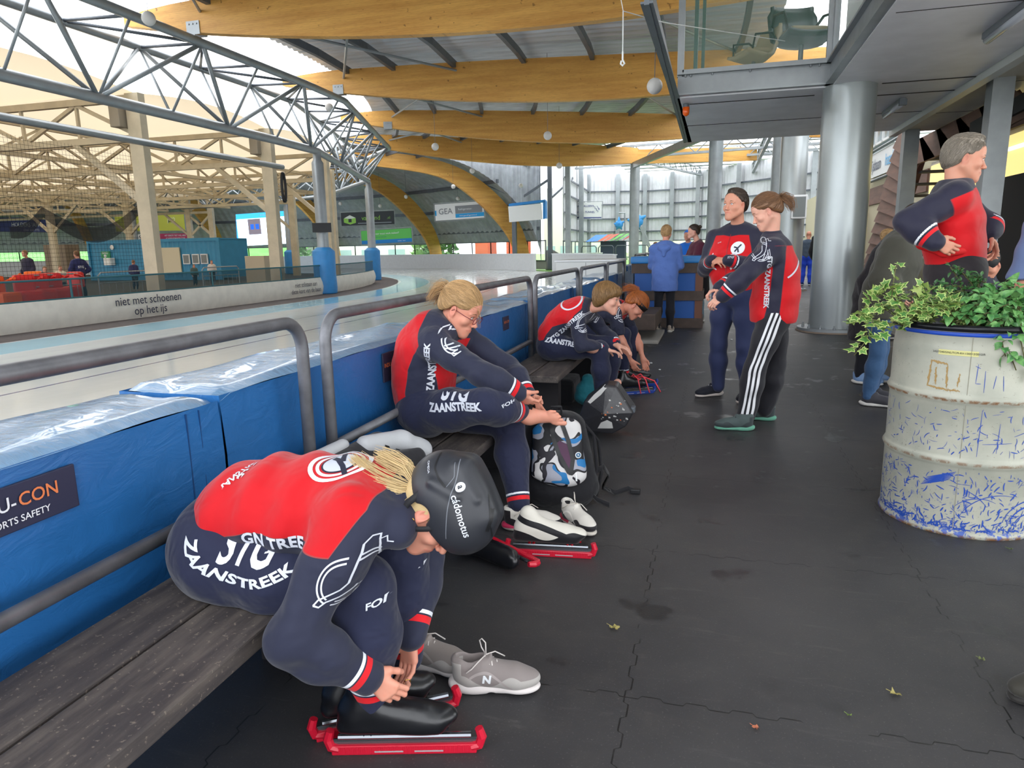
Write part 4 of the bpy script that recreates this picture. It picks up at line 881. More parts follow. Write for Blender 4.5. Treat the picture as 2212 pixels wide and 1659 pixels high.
# skating aid sledges
def sledge(x, y, rz, c, label):
    r = thing('skating_aid', label, 'skating aid', (x, y, 0), rz, group='plastic skating aids on the infield'); m = mat('plastic_%d_%d_%d' % c, c, .4)
    b = MB(); b.rbox(-.3, .3, -.45, .45, 0, .12, .05); b.build('runner', m, r, False)
    b = MB(); b.rbox(-.26, .26, -.25, .3, .12, .55, .08); b.build('body', m, r, False)
    b = MB(); b.rbox(-.24, .24, .2, .4, .5, .95, .07); b.tube([(-.3, .3, .78), (-.34, .1, .86), (-.3, -.02, .88)], .035, 6); b.tube([(.3, .3, .78), (.34, .1, .86), (.3, -.02, .88)], .035, 6); b.build('backrest', m, r, False)
for q in ((14, 660, -16.5, (238, 96, 32), 'orange skating aid at the far left edge'), (68, 655, -16.5, (216, 44, 44), 'red skating aid beside the first cream post'), (98, 655, -17, (216, 50, 48), 'red skating aid under the orange one'), (128, 655, -17, (206, 40, 42), 'red skating aid in the middle of the row'),
          (150, 652, -17.5, (220, 48, 44), 'red skating aid at the right end of the row'), (72, 610, -20, (240, 110, 30), 'orange skating aid standing taller behind the red ones')):
    p = atx(q[0], q[1], q[2]); sledge(p[0], p[1], .4 * (q[0] % 5), q[3], q[4])
# barriers and benches seen through the net
for k, (x, y) in enumerate(((-17, 12.4), (-17.2, 14.8), (-17, 17.2), (-17.4, 22))):
    r = thing('crowd_barrier', ['low steel barrier behind the first lettered boarding', 'low steel barrier in front of the blue container', 'low steel barrier right of the girl by the container', 'low steel barrier near the cream cabinet'][k], 'barrier', (x, y, 0), group='steel barriers on the infield')
    b = MB(); b.tube([(x, y - 1, 0), (x, y - 1, .82), (x, y - .9, .9), (x, y + .9, .9), (x, y + 1, .82), (x, y + 1, 0)], .02, 6); b.tube([(x, y - 1, .25), (x, y + 1, .25)], .015, 5); b.tube([(x, y - 1, .6), (x, y + 1, .6)], .015, 5)
    for j in range(8): b.tube([(x, y - .9 + j * .25, .25), (x, y - .9 + j * .25, .6)], .008, 4)
    b.build('frame', M_GALV, r)
# ------------------------------------------------------------------ outside, behind the ribbon windows
def block(name, x0, x1, y0, y1, z1, c, label, wins=0):
    r = thing(name, label, 'building', ((x0 + x1) / 2, (y0 + y1) / 2, 0)); b = MB(); b.box(x0, x1, y0, y1, 0, z1); b.build('wall', mat('outside_%d_%d' % (c[0], c[1]), c, .8), r)
    if wins:
        for i in range(wins):
            xa = x0 + (x1 - x0) * (i + .2) / wins; xb = x0 + (x1 - x0) * (i + .8) / wins; b = MB(); b.box(xa, xb, y0 - .06, y0, .7, 1.5); b.build('window', mat('outside_pane', (150, 176, 178), .2), r)
block('outside_building', -16, -10.5, 68, 74, 7, (196, 196, 186), 'pale building outside behind the middle windows', 4)
block('red_annex', -19.3, -17.6, 66, 69, 6, (210, 84, 44), 'orange red wall outside, seen through the windows')
block('red_annex', -22.5, -21.2, 66, 69, 6, (206, 96, 60), 'second orange red wall outside, left of the first')
block('outside_building', -8, 12, 70, 78, 6, (206, 204, 188), 'cream building with many windows outside at the right', 10)
block('outside_building', -60, -33, 74, 80, 6, (210, 212, 206), 'long white building outside at the left', 8)
M_LEAF = mat('outside_leaves', (78, 128, 66), .8, var=.35, vs=4)
def bush(x, y, s, label, c=None, sz=1):
    r = thing('outside_tree', label, 'tree', (x, y, 0)); b = MB(); b.tube([(x, y, 0), (x, y, s)], .12, 6); b.build('trunk', mat('bark', (90, 74, 58), .9), r)
    rng = random.Random(int(x * 7)); b = MB()
    for _ in range(260):
        a = rng.random() * 2 * PI; u = rng.random(); rr = s * .55 * math.sqrt(rng.random()) * (1 - .5 * u); p = np.array([x + rr * math.cos(a), y + rr * math.sin(a), .25 * s + u * s]); d = nrm([rng.gauss(0, 1) for _ in range(3)]); e = nrm(np.cross(d, (.3, .2, .9))); w = .12 * s * sz
        b.add([p - d * w, p + e * w, p + d * w, p - e * w], [(0, 1, 2, 3)])
    b.build('foliage', c or M_LEAF, r)
bush(-24.5, 62, 3, 'dark green conifer outside behind the windows, left of the red walls'); bush(-26.5, 63, 2.8, 'bushy tree outside beside the conifer', mat('outside_leaves2', (120, 160, 90), .8, var=.3, vs=4)); bush(-41, 64, 2.6, 'small tree outside behind the second column')
b = MB(); b.add([(-75, 45, 0), (-44, 66, 0), (-44, 74, 3.2), (-80, 60, 3.2)], [(0, 1, 2, 3)]); st(b.build('ground_bank', mat('grass_bank', (96, 170, 76), .9, var=.2, vs=1)))
# hut with the striped roof, playground fish, far rails
r = thing('play_hut', 'small dark hut with a roof striped blue, red and green', 'hut', (-7.2, 50, 0))
b = MB(); b.box(-7.6, -5.9, 49.6, 50.6, 0, 1.75)
b.build('hut_wall', mat('hut_navy', (58, 66, 88), .7), r); b = MB(); b.box(-8.35, -8.28, 49.6, 49.68, 0, 1.7); b.build('hut_post', M_GALV, r)
for k, c in enumerate(((60, 130, 210), (60, 130, 210), (222, 84, 50), (222, 84, 50), (96, 176, 70), (96, 176, 70), (190, 50, 50))):
    xa = -8.6 + k * .42; b = MB(); b.add([(xa, 49.2, 1.72), (xa + .42, 49.2, 1.74 + .03 * k), (xa + .9, 50.8, 2.2 + .02 * k), (xa + .48, 50.8, 2.2)], [(0, 1, 2, 3)]); b.build('roof_stripe', mat('stripe_%d' % c[0], c, .6), r)
def fish(p, s, label):
    r = thing('play_fish', label, 'playground figure', tuple(p)); b = MB(); b.sphere(p, .42 * s, 12, 8, (1, .6, 1.0)); b.build('body', mat('fish_blue', (64, 150, 220), .4), r, smooth=True)
    for dx, dz in ((0, .75), (.55, .3), (-.5, .1), (.3, -.5), (-.25, -.5)):
        b = MB(); b.tube([p, p + np.array([dx, 0, dz]) * s], [.28 * s, .05 * s], 7); b.build('fin', mat('fish_blue', (64, 150, 220), .4), r, smooth=True)
fish(aty(1374, 478, 48), 1.15, 'bright blue hanging figure right of the slim column'); fish(aty(1337, 485, 50), .7, 'smaller blue hanging figure left of the slim column')
b = MB(); a = aty(1385, 490, 48); c = aty(1402, 532, 48); b.beam(a, c, .35, .2); b.tube([aty(1363, 452, 48), a], .12, 6); b.tube([aty(1337, 460, 50), aty(1350, 460, 50), aty(1350, 500, 50)], .06, 5); tagit(b.build('crane_arm', M_GALV), 'slanting steel arm below the blue hanging figure', 'steel arm', None, 'thing')
FL = ['far small hoop rail, leftmost of the row behind the white boards', 'far small hoop rail, second from left behind the white boards', 'far small hoop rail, third from left behind the white boards', 'far small hoop rail, fourth from left behind the white boards', 'far small hoop rail under the striped hut', 'far small hoop rail at the slim column']
for k in range(6):
    x = -8.0 + k * 1.08; y = 44.3; b = MB(); b.tube([(x, y, 0), (x, y, 1.3), (x + .1, y, 1.42), (x + .85, y, 1.42), (x + .95, y, 1.3), (x + .95, y, 0)], .035, 6); tagit(b.build('far_rail', M_GALVD, smooth=True), FL[k], 'railing', 'far hoop rails', 'thing')
# ------------------------------------------------------------------ cabinet, padded rails and crate table beyond the bench
r = thing('scoring_cabinet', 'pale grey cabinet beside the ice, behind the boy', 'cabinet', (-1.95, 12.9, 0))
M_CAB = mat('pale_cabinet', (192, 194, 192), .45, .1)
pl = atx(1293, 640, -2.2)
x0c, x1c, yc_ = -2.75, -1.62, 12.6
b = MB(); b.rbox(x0c, x1c, yc_, yc_ + 1.3, 0, 1.12, .02); b.build('body', M_CAB, r); b = MB(); b.box(x0c + .55, x0c + .556, yc_ - .003, yc_ + .01, .05, 1.1); b.build('door_gap', M_BLACK, r); b = MB(); b.box(x0c - .02, x1c + .02, yc_ - .02, yc_ + 1.32, 1.12, 1.145); b.build('lid', M_WHITE, r)
FR = ['hoop rail just beyond the pale cabinet', 'hoop rail with hanging blue pads left of the blue coat', 'hoop rail partly behind the woman in the blue coat', 'far hoop rail beyond the crate table']
for k in range(4):
    a = 13.9 + k * 2.2; c = a + 2.1; R = .1; r = thing('pipe_rail', FR[k], 'railing', (-1.45, (a + c) / 2, 0), group='pipe rails past the cabinet')
    b = MB(); b.tube([(-1.45, a, 0), (-1.45, a, 1.12), (-1.45, a + .1, 1.2), (-1.45, c - .1, 1.2), (-1.45, c, 1.12), (-1.45, c, 0)], .028, 8); b.tube([(-1.45, a, .5), (-1.45, c, .5)], .022, 8); b.build('hoop', M_RAIL, r, smooth=True)
    for j in range(4):
        b = MB(); ya = a + .1 + j * .5; b.rbox(-1.75, -1.6, ya, ya + .42, .25, 1.0, .03); b.build('hanging_pad', M_VIN, r)
r = thing('crate_table', 'tall crate table of dark planks with blue sides and blue top', 'crate table', (-.62, 12.7, 0))
xa, xb, ya, yb = -1.32, -.12, 12.1, 12.9
b = MB()
for z0, z1 in ((0, .16), (.46, .62), (.92, 1.08)): b.box(xa, xb, ya, yb, z0, z1)
b.build('plank_band', mat('dark_crate_plank', (78, 66, 60), .7, var=.15, vs=8), r)
b = MB(); b.box(xa + .05, xb - .12, ya + .04, yb - .04, .1, 1.0); b.build('blue_side', mat('crate_side_blue', (26, 84, 160), .5), r); b = MB(); b.box(xb - .14, xb - .02, ya + .02, yb - .02, .1, 1.0); b.build('corner_post', mat('red_brown_plank', (112, 76, 62), .7), r)
b = MB(); b.rbox(xa - .02, xb + .02, ya - .02, yb + .02, 1.08, 1.2, .03); b.build('padded_top', mat('blue_top', (48, 124, 190), .45), r)
r = thing('pallet_bench', 'low plank platform in front of the woman in the blue coat', 'bench', (-1.3, 10.6, 0)); b = MB(); b.rbox(-1.55, -.75, 10.1, 11.3, .18, .42, .02); b.build('plank_side', mat('dark_crate_plank', (78, 66, 60), .7, var=.15, vs=8), r); b = MB(); b.rbox(-1.6, -.7, 10.0, 11.4, .0, .05, .01); b.build('base_mat', mat('pale_mat', (150, 146, 140), .7), r)
# ------------------------------------------------------------------ soft solids: smooth unions of tapered limbs, meshed by surface nets
def unit(v): v = np.array(v, float); return v / (np.linalg.norm(v) + 1e-12)
def cap(a, b, ra, rb=None, k=.02, g='', lat=None, lf=1.0, cut=False):
    return dict(t='c', a=np.array(a, float), b=np.array(b, float), ra=ra, rb=ra if rb is None else rb, k=k, g=g, lat=None if lat is None else unit(lat), lf=lf, cut=cut)
def ell(c, axes, r, k=.02, g='', cut=False):   # axes: 3 unit rows
    return dict(t='e', c=np.array(c, float), ax=np.array(axes, float), r=np.array(r, float), k=k, g=g, cut=cut)
I3 = np.eye(3)
def sph(c, r, k=.02, g='', cut=False): return ell(c, I3, (r, r, r), k, g, cut)
def pdist(p, X):
    if p['t'] == 'c':
        a, b = p['a'], p['b']; Y = X - a; ab = b - a
        if p['lat'] is not None:
            l = p['lat']; f = 1 - 1 / p['lf']; Y = Y - np.outer(Y @ l, l) * f if Y.ndim == 2 else Y - (Y @ l)[..., None] * l * f; ab = ab - l * (ab @ l) * f
        L = ab @ ab
        t = np.clip((Y @ ab) / L, 0, 1) if L > 1e-12 else np.zeros(Y.shape[:-1])
        return np.linalg.norm(Y - t[..., None] * ab, axis=-1) - (p['ra'] + (p['rb'] - p['ra']) * t)
    Y = (X - p['c']) @ p['ax'].T; q = np.linalg.norm(Y / p['r'], axis=-1); q2 = np.linalg.norm(Y / p['r'] ** 2, axis=-1)
    return q * (q - 1) / np.maximum(q2, 1e-9)
def pbox(p, m):
    if p['t'] == 'c':
        R = max(p['ra'], p['rb']) * max(1, p['lf']); lo = np.minimum(p['a'], p['b']) - R; hi = np.maximum(p['a'], p['b']) + R
    else: R = p['r'].max(); lo = p['c'] - R; hi = p['c'] + R
    return lo - m, hi + m
def smin(a, b, k):
    if k <= 0: return np.minimum(a, b)
    h = np.maximum(k - np.abs(a - b), 0) / k; return np.minimum(a, b) - h * h * k * .25
def field(prims, X):
    D = np.full(X.shape[:-1], 9.0)
    for p in prims:
        d = pdist(p, X); D = -smin(-D, d, p['k']) if p['cut'] else smin(D, d, p['k'])
    return D
def solid(prims, h, clip=None, extra=None, rel=0):
    pos = [p for p in prims if not p['cut']]; lo = np.min([pbox(p, 0)[0] for p in pos], 0) - 3 * h; hi = np.max([pbox(p, 0)[1] for p in pos], 0) + 3 * h
    if clip is not None: lo = np.maximum(lo, clip[0]); hi = np.minimum(hi, clip[1])
    n = np.ceil((hi - lo) / h).astype(int) + 1
    ax = [lo[i] + h * np.arange(n[i]) for i in range(3)]; D = np.full(tuple(n), 9.0, np.float32)
    for p in prims:
        m = p['k'] + 3 * h; l, u = pbox(p, m); i0 = np.clip(np.floor((l - lo) / h).astype(int), 0, n); i1 = np.clip(np.ceil((u - lo) / h).astype(int) + 1, 0, n)
        if (i1 <= i0).any(): continue
        sl = tuple(slice(a, b) for a, b in zip(i0, i1)); G = np.stack(np.meshgrid(*[ax[i][sl[i]] for i in range(3)], indexing='ij'), -1)
        d = pdist(p, G).astype(np.float32); D[sl] = -smin(-D[sl], d, p['k']) if p['cut'] else smin(D[sl], d, p['k'])
    if extra is not None: D = extra(D, ax)
    if clip is not None:                      # close the solid at the clip box
        D[0] = D[-1] = 1; D[:, 0] = D[:, -1] = 1; D[:, :, 0] = D[:, :, -1] = 1
    return nets(D, lo, h)
def nets(D, lo, h):
    S = D < 0; nx, ny, nz = D.shape
    c = [D[i:nx - 1 + i, j:ny - 1 + j, k:nz - 1 + k] for i in (0, 1) for j in (0, 1) for k in (0, 1)]; s = [S[i:nx - 1 + i, j:ny - 1 + j, k:nz - 1 + k] for i in (0, 1) for j in (0, 1) for k in (0, 1)]
    tot = sum(q.astype(np.int8) for q in s); act = (tot > 0) & (tot < 8); idx = np.argwhere(act)
    vid = np.full(act.shape, -1, np.int32); vid[act] = np.arange(len(idx))
    cv = [q[act] for q in c]; cs = [q[act] for q in s]; off = [(i, j, k) for i in (0, 1) for j in (0, 1) for k in (0, 1)]
    acc = np.zeros((len(idx), 3)); cnt = np.zeros(len(idx))
    for a in range(8):
        for b in range(a + 1, 8):
            if sum(abs(off[a][i] - off[b][i]) for i in range(3)) != 1: continue
            m = cs[a] != cs[b]; da = cv[a][m]; db = cv[b][m]; t = (da / (da - db))[:, None]
            acc[m] += np.array(off[a]) * (1 - t) + np.array(off[b]) * t; cnt[m] += 1
    V = lo + h * (idx + acc / np.maximum(cnt, 1)[:, None]); Fs = []
    for axs in range(3):
        sl0 = [slice(None)] * 3; sl1 = [slice(None)] * 3; sl0[axs] = slice(0, -1); sl1[axs] = slice(1, None)
        a = S[tuple(sl0)]; b = S[tuple(sl1)]; e = np.argwhere(a != b); sg = a[tuple(e.T)]
        u, v = (axs + 1) % 3, (axs + 2) % 3; ok = (e[:, u] > 0) & (e[:, v] > 0) & (e[:, u] < act.shape[u]) & (e[:, v] < act.shape[v]) & (e[:, axs] < act.shape[axs]); e = e[ok]; sg = sg[ok]
        def g(du, dv): q = e.copy(); q[:, u] -= du; q[:, v] -= dv; return vid[tuple(q.T)]
        q = np.stack([g(0, 0), g(1, 0), g(1, 1), g(0, 1)], 1); q[~sg] = q[~sg][:, ::-1]; Fs.append(q[(q >= 0).all(1)])
    return V, np.concatenate(Fs)
def smooth_mesh(V, Fc, it=2, lam=.5):
    E = np.concatenate([Fc[:, [i, (i + 1) % 4]] for i in range(4)])
    for _ in range(it):
        A = np.zeros_like(V); n = np.zeros(len(V)); np.add.at(A, E[:, 0], V[E[:, 1]]); np.add.at(n, E[:, 0], 1); np.add.at(A, E[:, 1], V[E[:, 0]]); np.add.at(n, E[:, 1], 1)
        V = V + lam * (A / np.maximum(n, 1)[:, None] - V)
    return V
def normals(V, Fc):
    n = np.cross(V[Fc[:, 2]] - V[Fc[:, 0]], V[Fc[:, 3]] - V[Fc[:, 1]]); N = np.zeros_like(V)
    for i in range(4): np.add.at(N, Fc[:, i], n)
    return N / (np.linalg.norm(N, axis=1)[:, None] + 1e-12)
def gd(prims, V, groups):                 # distance of every vertex to the limbs of some group
    ps = [p for p in prims if p['g'] in groups and not p['cut']]
    if not ps: return np.full(len(V), 9.0)
    return np.min([pdist(p, V) for p in ps], 0)
def inflate(prims, d, only=None):
    out = []
    for p in prims:
        if only and p['g'] not in only: continue
        q = dict(p)
        if q['t'] == 'c': q['ra'] += d; q['rb'] += d
        else: q['r'] = q['r'] + d
        out.append(q)
    return out
# ------------------------------------------------------------------ cloth with printed colour fields
def cloth(name, base, fields=(), rough=.7, weave=.12, piping=None, fold=.35, fs=9, sheen=.15):
    if name in _MC: return _MC[name]
    m = mat(name, base, rough, spec=.25, sheen=sheen); N = NT(m); c = lin(base)
    for at, col, *rest in fields:
        q = N.n('ShaderNodeAttribute', attribute_name=at); c_ = lin(col); f = N.m('GREATER_THAN', q.outputs['Fac'], 0.0)
        c = N.mix(f, c, c_)
        if rest: ln = N.m('LESS_THAN', N.m('ABSOLUTE', q.outputs['Fac']), rest[0]); c = N.mix(ln, c, lin(rest[1]))
    if fields: N.l(c, N.b.inputs['Base Color'])
    P = N.geo()
    N.bump(N.noise(fs, P, 2, .5, .35), fold * .8, .03); N.bump(N.noise(900, P, 2), weave, .0008)
    return m
# ------------------------------------------------------------------ head, hand, foot in their own frames
def frame(fwd, up):
    f = unit(fwd); u = np.array(up, float); u = unit(u - f * (u @ f)); s = np.cross(f, u); return s, f, u     # side(right), forward, up
def head_prims(c, fwd, up, s=1.0, male=False, jaw=1.0, openeye=True):
    R = np.array(frame(fwd, up)); T = lambda x, y, z: np.array(c) + s * (np.array([x, y, z]) @ R)
    E = lambda x, y, z, a, b_, e, k=.012, g='h', cut=False, ax=None: ell(T(x, y, z), R if ax is None else ax, (a * s, b_ * s, e * s), k * s, g, cut)
    C = lambda p, q, ra, rb=None, k=.01, g='h', cut=False: cap(T(*p), T(*q), ra * s, None if rb is None else rb * s, k * s, g, cut=cut)
    w = 1.06 if male else 1.0
    P = [E(0, -.012, .038, .074, .095, .084, .01), E(0, .028, -.02, .060 * w, .062, .085, .03), E(0, .055, .045, .052, .036, .04, .03)]
    for x in (-1, 1):
        P += [C((x * .056 * w, -.002, -.045), (x * .014 * w, .068 * jaw, -.102), .021, .017, .03), E(x * .042, .058, -.028, .022, .022, .02, .02)]
    P += [C((0, .06, -.085), (0, .074 * jaw, -.103), .024, .017 * w, .025), C((0, .05, -.06), (0, .07, -.07), .032, .026, .02)]
    for x in (-1, 1): P += [E(x * .031, .098, .002, .017, .016, .012, .014, cut=True)]
    for x in (-1, 1): P += [C((x * .012, .087, .019), (x * .046, .074, .017), .0085 if male else .007, .006, .012), sph(T(x * .031, .0765, .000), .0142 * s, .005 * s, 'eye')] + ([E(x * .0315, .092, .001, .0135, .012, .0052, .002, cut=True)] if openeye else [])
    P += [C((0, .084, .010), (0, .107, -.034), .0065, .0095, .012), sph(T(0, .110, -.036), .0095 * s, .006 * s, 'h')]
    for x in (-1, 1): P += [sph(T(x * .0115, .099, -.040), .0075 * s, .006 * s, 'h')]
    P += [sph(T(0, .094, -.049), .005 * s, .004 * s, 'h')]
    for x in (-1, 1):
        P += [C((x * .004, .0945, -.0645), (x * .0235, .0855, -.0685), .0058, .0034, .005, 'lip'), C((0, .0935, -.0745), (x * .020, .0855, -.0710), .0066, .0034, .005, 'lip')]
    P += [C((-.022, .0985, -.0690), (.022, .0985, -.0690), .0012, .0012, .0015, cut=True)]
    for x in (-1, 1):                      # ears
        ax = np.array([unit(R[0] * x + R[1] * -.35), unit(R[1] + R[0] * x * .35), R[2]])
        P += [E(x * .0765, -.006, -.008, .0065, .018, .031, .005, 'ear', ax=ax), E(x * .084, -.003, -.006, .0075, .010, .019, .003, 'ear', True, ax), C((x * .075, .004, -.02), (x * .073, .004, -.034), .007, .006, .008, 'ear')]
    return P, T, R
def skull_hair(T, R, s, grow=.012, line=None):
    P = [ell(T(0, -.016, .040), R, (np.array([.076, .096, .086]) + grow) * s, .01 * s, 'hair'), ell(T(0, -.04, -.005), R, (np.array([.068, .062, .07]) + grow) * s, .03 * s, 'hair')]
    return P
def finger(P, o, d, n, L, r, curls, g='hand'):
    p = np.array(o, float); d = unit(d); n = unit(n - d * (n @ d)); a = 0
    for i, (l, c) in enumerate(zip(L, curls)):
        a += c; v = d * math.cos(a) + n * math.sin(a); q = p + v * l; P.append(cap(p, q, r * (1 - .09 * i), r * (1 - .09 * (i + 1)), .003, g)); p = q
    return p
def hand_prims(w, d, palm, side, s=1.0, curls=(.6, .7, .8, .9), thumb=(.5, .3), spread=.06, tdir=.8):
    # w wrist, d fingers' direction, palm = direction the palm faces, side = towards the thumb
    d = unit(d); n = unit(palm - d * (np.dot(palm, d))); t = np.cross(d, n); t = t * (1 if t @ np.array(side) > 0 else -1); P = []
    w = np.array(w, float)
    for i, x in enumerate((.026, .009, -.009, -.025)):
        P.append(cap(w + t * x * .55 * s + d * .006 * s, w + (t * x + d * (.084 - abs(x - .006) * .32)) * s, .0125 * s, .0105 * s, .014 * s, 'hand'))
    P.append(cap(w - d * .04 * s, w + d * .01 * s, .021 * s, .022 * s, .02 * s, 'hand', lat=t, lf=1.25))
    Ls = ((.040, .024, .019), (.045, .028, .020), (.041, .026, .019), (.031, .019, .017)); tips = []
    for i, (x, L, c) in enumerate(zip((.026, .009, -.009, -.025), Ls, curls)):
        o = w + (t * x + d * (.084 - abs(x - .006) * .32)) * s; dd = unit(d + t * spread * (1.5 - i))
        tips.append(finger(P, o, dd, n, [l * s for l in L], (.0088, .009, .0086, .0076)[i] * s, (c * .55, c, c * .7)))
    o = w + (t * .022 + d * .018 + n * .004) * s; td = unit(t * tdir + d * .75 + n * .25)
    P.append(cap(w + t * .012 * s, o + td * .028 * s, .016 * s, .0125 * s, .014 * s, 'hand'))
    p = finger(P, o + td * .028 * s, unit(td + d * .4), n * .6 - t * .5, (.030 * s, .026 * s), .0105 * s, thumb); tips.append(p)
    return P, tips, (d, n, t)
M_SKIN = {}
def skin(name, rgb, red=.25):
    if name in _MC: return _MC[name]
    m = mat(name, rgb, .5, spec=.4); N = NT(m); b = N.b; c = lin(rgb)
    q = N.n('ShaderNodeAttribute', attribute_name='flush'); f = N.noise(35, N.geo(), 4)
    c2 = N.mix(N.m('MULTIPLY', N.step(f, .35, .75), .25), c, lin((min(255, rgb[0] + 8), rgb[1] - 22, rgb[2] - 24)))
    c2 = N.mix(q.outputs['Fac'], c2, lin((186, 96, 88))); N.l(c2, b.inputs['Base Color'])
    b.inputs['Subsurface Weight'].default_value = .12; b.inputs['Subsurface Radius'].default_value = (.012, .005, .003); b.inputs['Subsurface Scale'].default_value = .6
    N.bump(N.noise(240, N.geo(), 3), .12, .001); return m
def hairmat(name, rgb, dark=.55, sc=(1, 1, 1)):
    if name in _MC: return _MC[name]
    m = mat(name, rgb, .42, spec=.5); N = NT(m); c = lin(rgb); q = N.n('ShaderNodeAttribute', attribute_name='strand')
    f = N.noise(1.0, None, 3); nn = N.t.nodes[-1]; cb = N.n('ShaderNodeCombineXYZ'); N.l(q.outputs['Fac'], cb.inputs[0]); N.l(cb.outputs[0], nn.inputs['Vector']); nn.inputs['Scale'].default_value = 14
    d = tuple(x * dark for x in c[:3]) + (1,); N.l(N.mix(N.step(f, .35, .65), d, c), N.b.inputs['Base Color']); N.bump(f, .5, .002); return m
# hair strands: bundles of thin tapered tubes
def strands(name, paths, mt, parent, n=60, spread=.012, r=.0014, seed=1, taper=.35, wob=.006):
    rng = random.Random(seed); b = MB(); att = []
    for path in paths:
        P = [np.array(p, float) for p in path]
        for _ in range(n):
            o = np.array([rng.gauss(0, 1) for _ in range(3)]) * spread; ph = rng.random() * 6; e = np.array([rng.gauss(0, 1) for _ in range(3)]) * wob; k = len(P); Q = []
            L = rng.uniform(.75, 1.0)
            for i, p in enumerate(P):
                t = i / (k - 1)
                if t > L: break
                Q.append(p + o * (.35 + .9 * math.sin(PI * min(1, t * 1.1)) * .8 + .3 * t) + e * math.sin(3 * t + ph) * t)
            if len(Q) < 3: continue
            v0 = len(b.v); b.tube(Q, [r * (1 - (1 - taper) * i / (len(Q) - 1)) for i in range(len(Q))], 4, caps=False); s = rng.random() * 50; att += [s] * (len(b.v) - v0)
    o = mkobj(name, b.v, b.f, mt, parent, smooth=True, attrs={'strand': att}); return o
def scalp(name, obj, T, R, s, mt, parent, flow, n=900, L=.06, r=.0011, lift=.0018, seed=3, steps=6, attr='strand', keep=None):
    tg = bvh(obj); off = np.array(woff(obj)); co = np.zeros(len(obj.data.vertices) * 3, np.float32); obj.data.vertices.foreach_get('co', co); co = co.reshape(-1, 3) + off
    rng = random.Random(seed); b = MB(); att = []
    for _ in range(n):
        p = co[rng.randrange(len(co))]; l = ((p - T(0, 0, 0)) @ R.T) / s
        if keep and not keep(l): continue
        Q = []; jit = np.array([rng.gauss(0, .12) for _ in range(3)])
        for i in range(steps):
            h = tg.find_nearest(Vector(p))
            if h[0] is None: break
            q = np.array(h[0]); nn = np.array(h[1]); Q.append(q + nn * lift * (.4 + 1.2 * math.sin(PI * i / (steps - 1))))
            l = ((q - T(0, 0, 0)) @ R.T) / s; d = np.array(flow(l)); d = unit(d) + jit; d = d @ R; d = d - nn * (d @ nn)
            if np.linalg.norm(d) < 1e-5: break
            p = q + unit(d) * L / steps
        if len(Q) < 4: continue
        v0 = len(b.v); b.tube(Q, [r * (1.05 - i / len(Q) * .6) for i in range(len(Q))], 3, caps=False); q_ = rng.random() * 50; att += [q_] * (len(b.v) - v0)
    return mkobj(name, b.v, b.f, mt, parent, smooth=True, attrs={'strand': att})
def to_tail(bx=0, by=-.10, bz=.045): return lambda l: (bx - l[0], by - l[1], bz - l[2])
def crop_flow(l): return (l[0] * 3, -.6 - l[1] * 1, -.9 if l[1] < .03 else .1)
# decals that follow the cloth: flat outlines projected along a direction on to the garment
def decal(name, V2, F2, o, x, y, target, mt, parent, lift=.0022, grid=.012, bend=None):
    o, x, y = np.array(o, float), unit(x), unit(y); n = unit(np.cross(x, y)); bm = bmesh.new(); vs = [bm.verts.new((v[0], v[1], 0)) for v in V2]
    for f in F2:
        try: bm.faces.new([vs[i] for i in f])
        except Exception: pass
    A = np.array([v[:2] for v in V2]); lo, hi = A.min(0), A.max(0)
    for ax in (0, 1):
        c = lo[ax] + grid
        while c < hi[ax]:
            co = (c, 0, 0) if ax == 0 else (0, c, 0); no = (1, 0, 0) if ax == 0 else (0, 1, 0)
            bmesh.ops.bisect_plane(bm, geom=list(bm.verts) + list(bm.edges) + list(bm.faces), plane_co=co, plane_no=no, dist=1e-6); c += grid
    bm.verts.index_update(); out = []; bad = set()
    for v in bm.verts:
        u, w = v.co.x, v.co.y
        if bend: u, w = bend(u, w)
        p = o + x * u + y * w; h = target.ray_cast(Vector(p + n * .3), Vector(-n), 1.1)
        if h[0] is None: bad.add(v.index); out.append(p)
        else: q = np.array(h[0]) + np.array(h[1]) * lift; out.append(q)
    Fc = []
    for f in bm.faces:
        ii = [v.index for v in f.verts]
        if any(i in bad for i in ii): continue
        q = np.array([out[i] for i in ii]); d = q.max(0) - q.min(0)
        if np.linalg.norm(d) > grid * 5: continue
        Fc.append(ii)
    bm.free()
    if not Fc: return None
    return mkobj(name, out, Fc, mt, parent, smooth=True)
def strokes(lines, w):                    # polylines -> ribbon outline faces
    V = []; Fc = []
    for L in lines:
        P = np.array(L, float); k = len(P); o = len(V)
        for i in range(k):
            t = P[min(i + 1, k - 1)] - P[max(i - 1, 0)]; t = t / (np.linalg.norm(t) + 1e-9); nn = np.array([-t[1], t[0]]) * w / 2; V += [tuple(P[i] + nn), tuple(P[i] - nn)]
        Fc += [(o + 2 * i, o + 2 * i + 1, o + 2 * i + 3, o + 2 * i + 2) for i in range(k - 1)]
    return V, Fc
def arcpts(r, a0, a1, n=28, c=(0, 0)): return [(c[0] + r * math.cos(math.radians(a)), c[1] + r * math.sin(math.radians(a))) for a in np.linspace(a0, a1, n)]
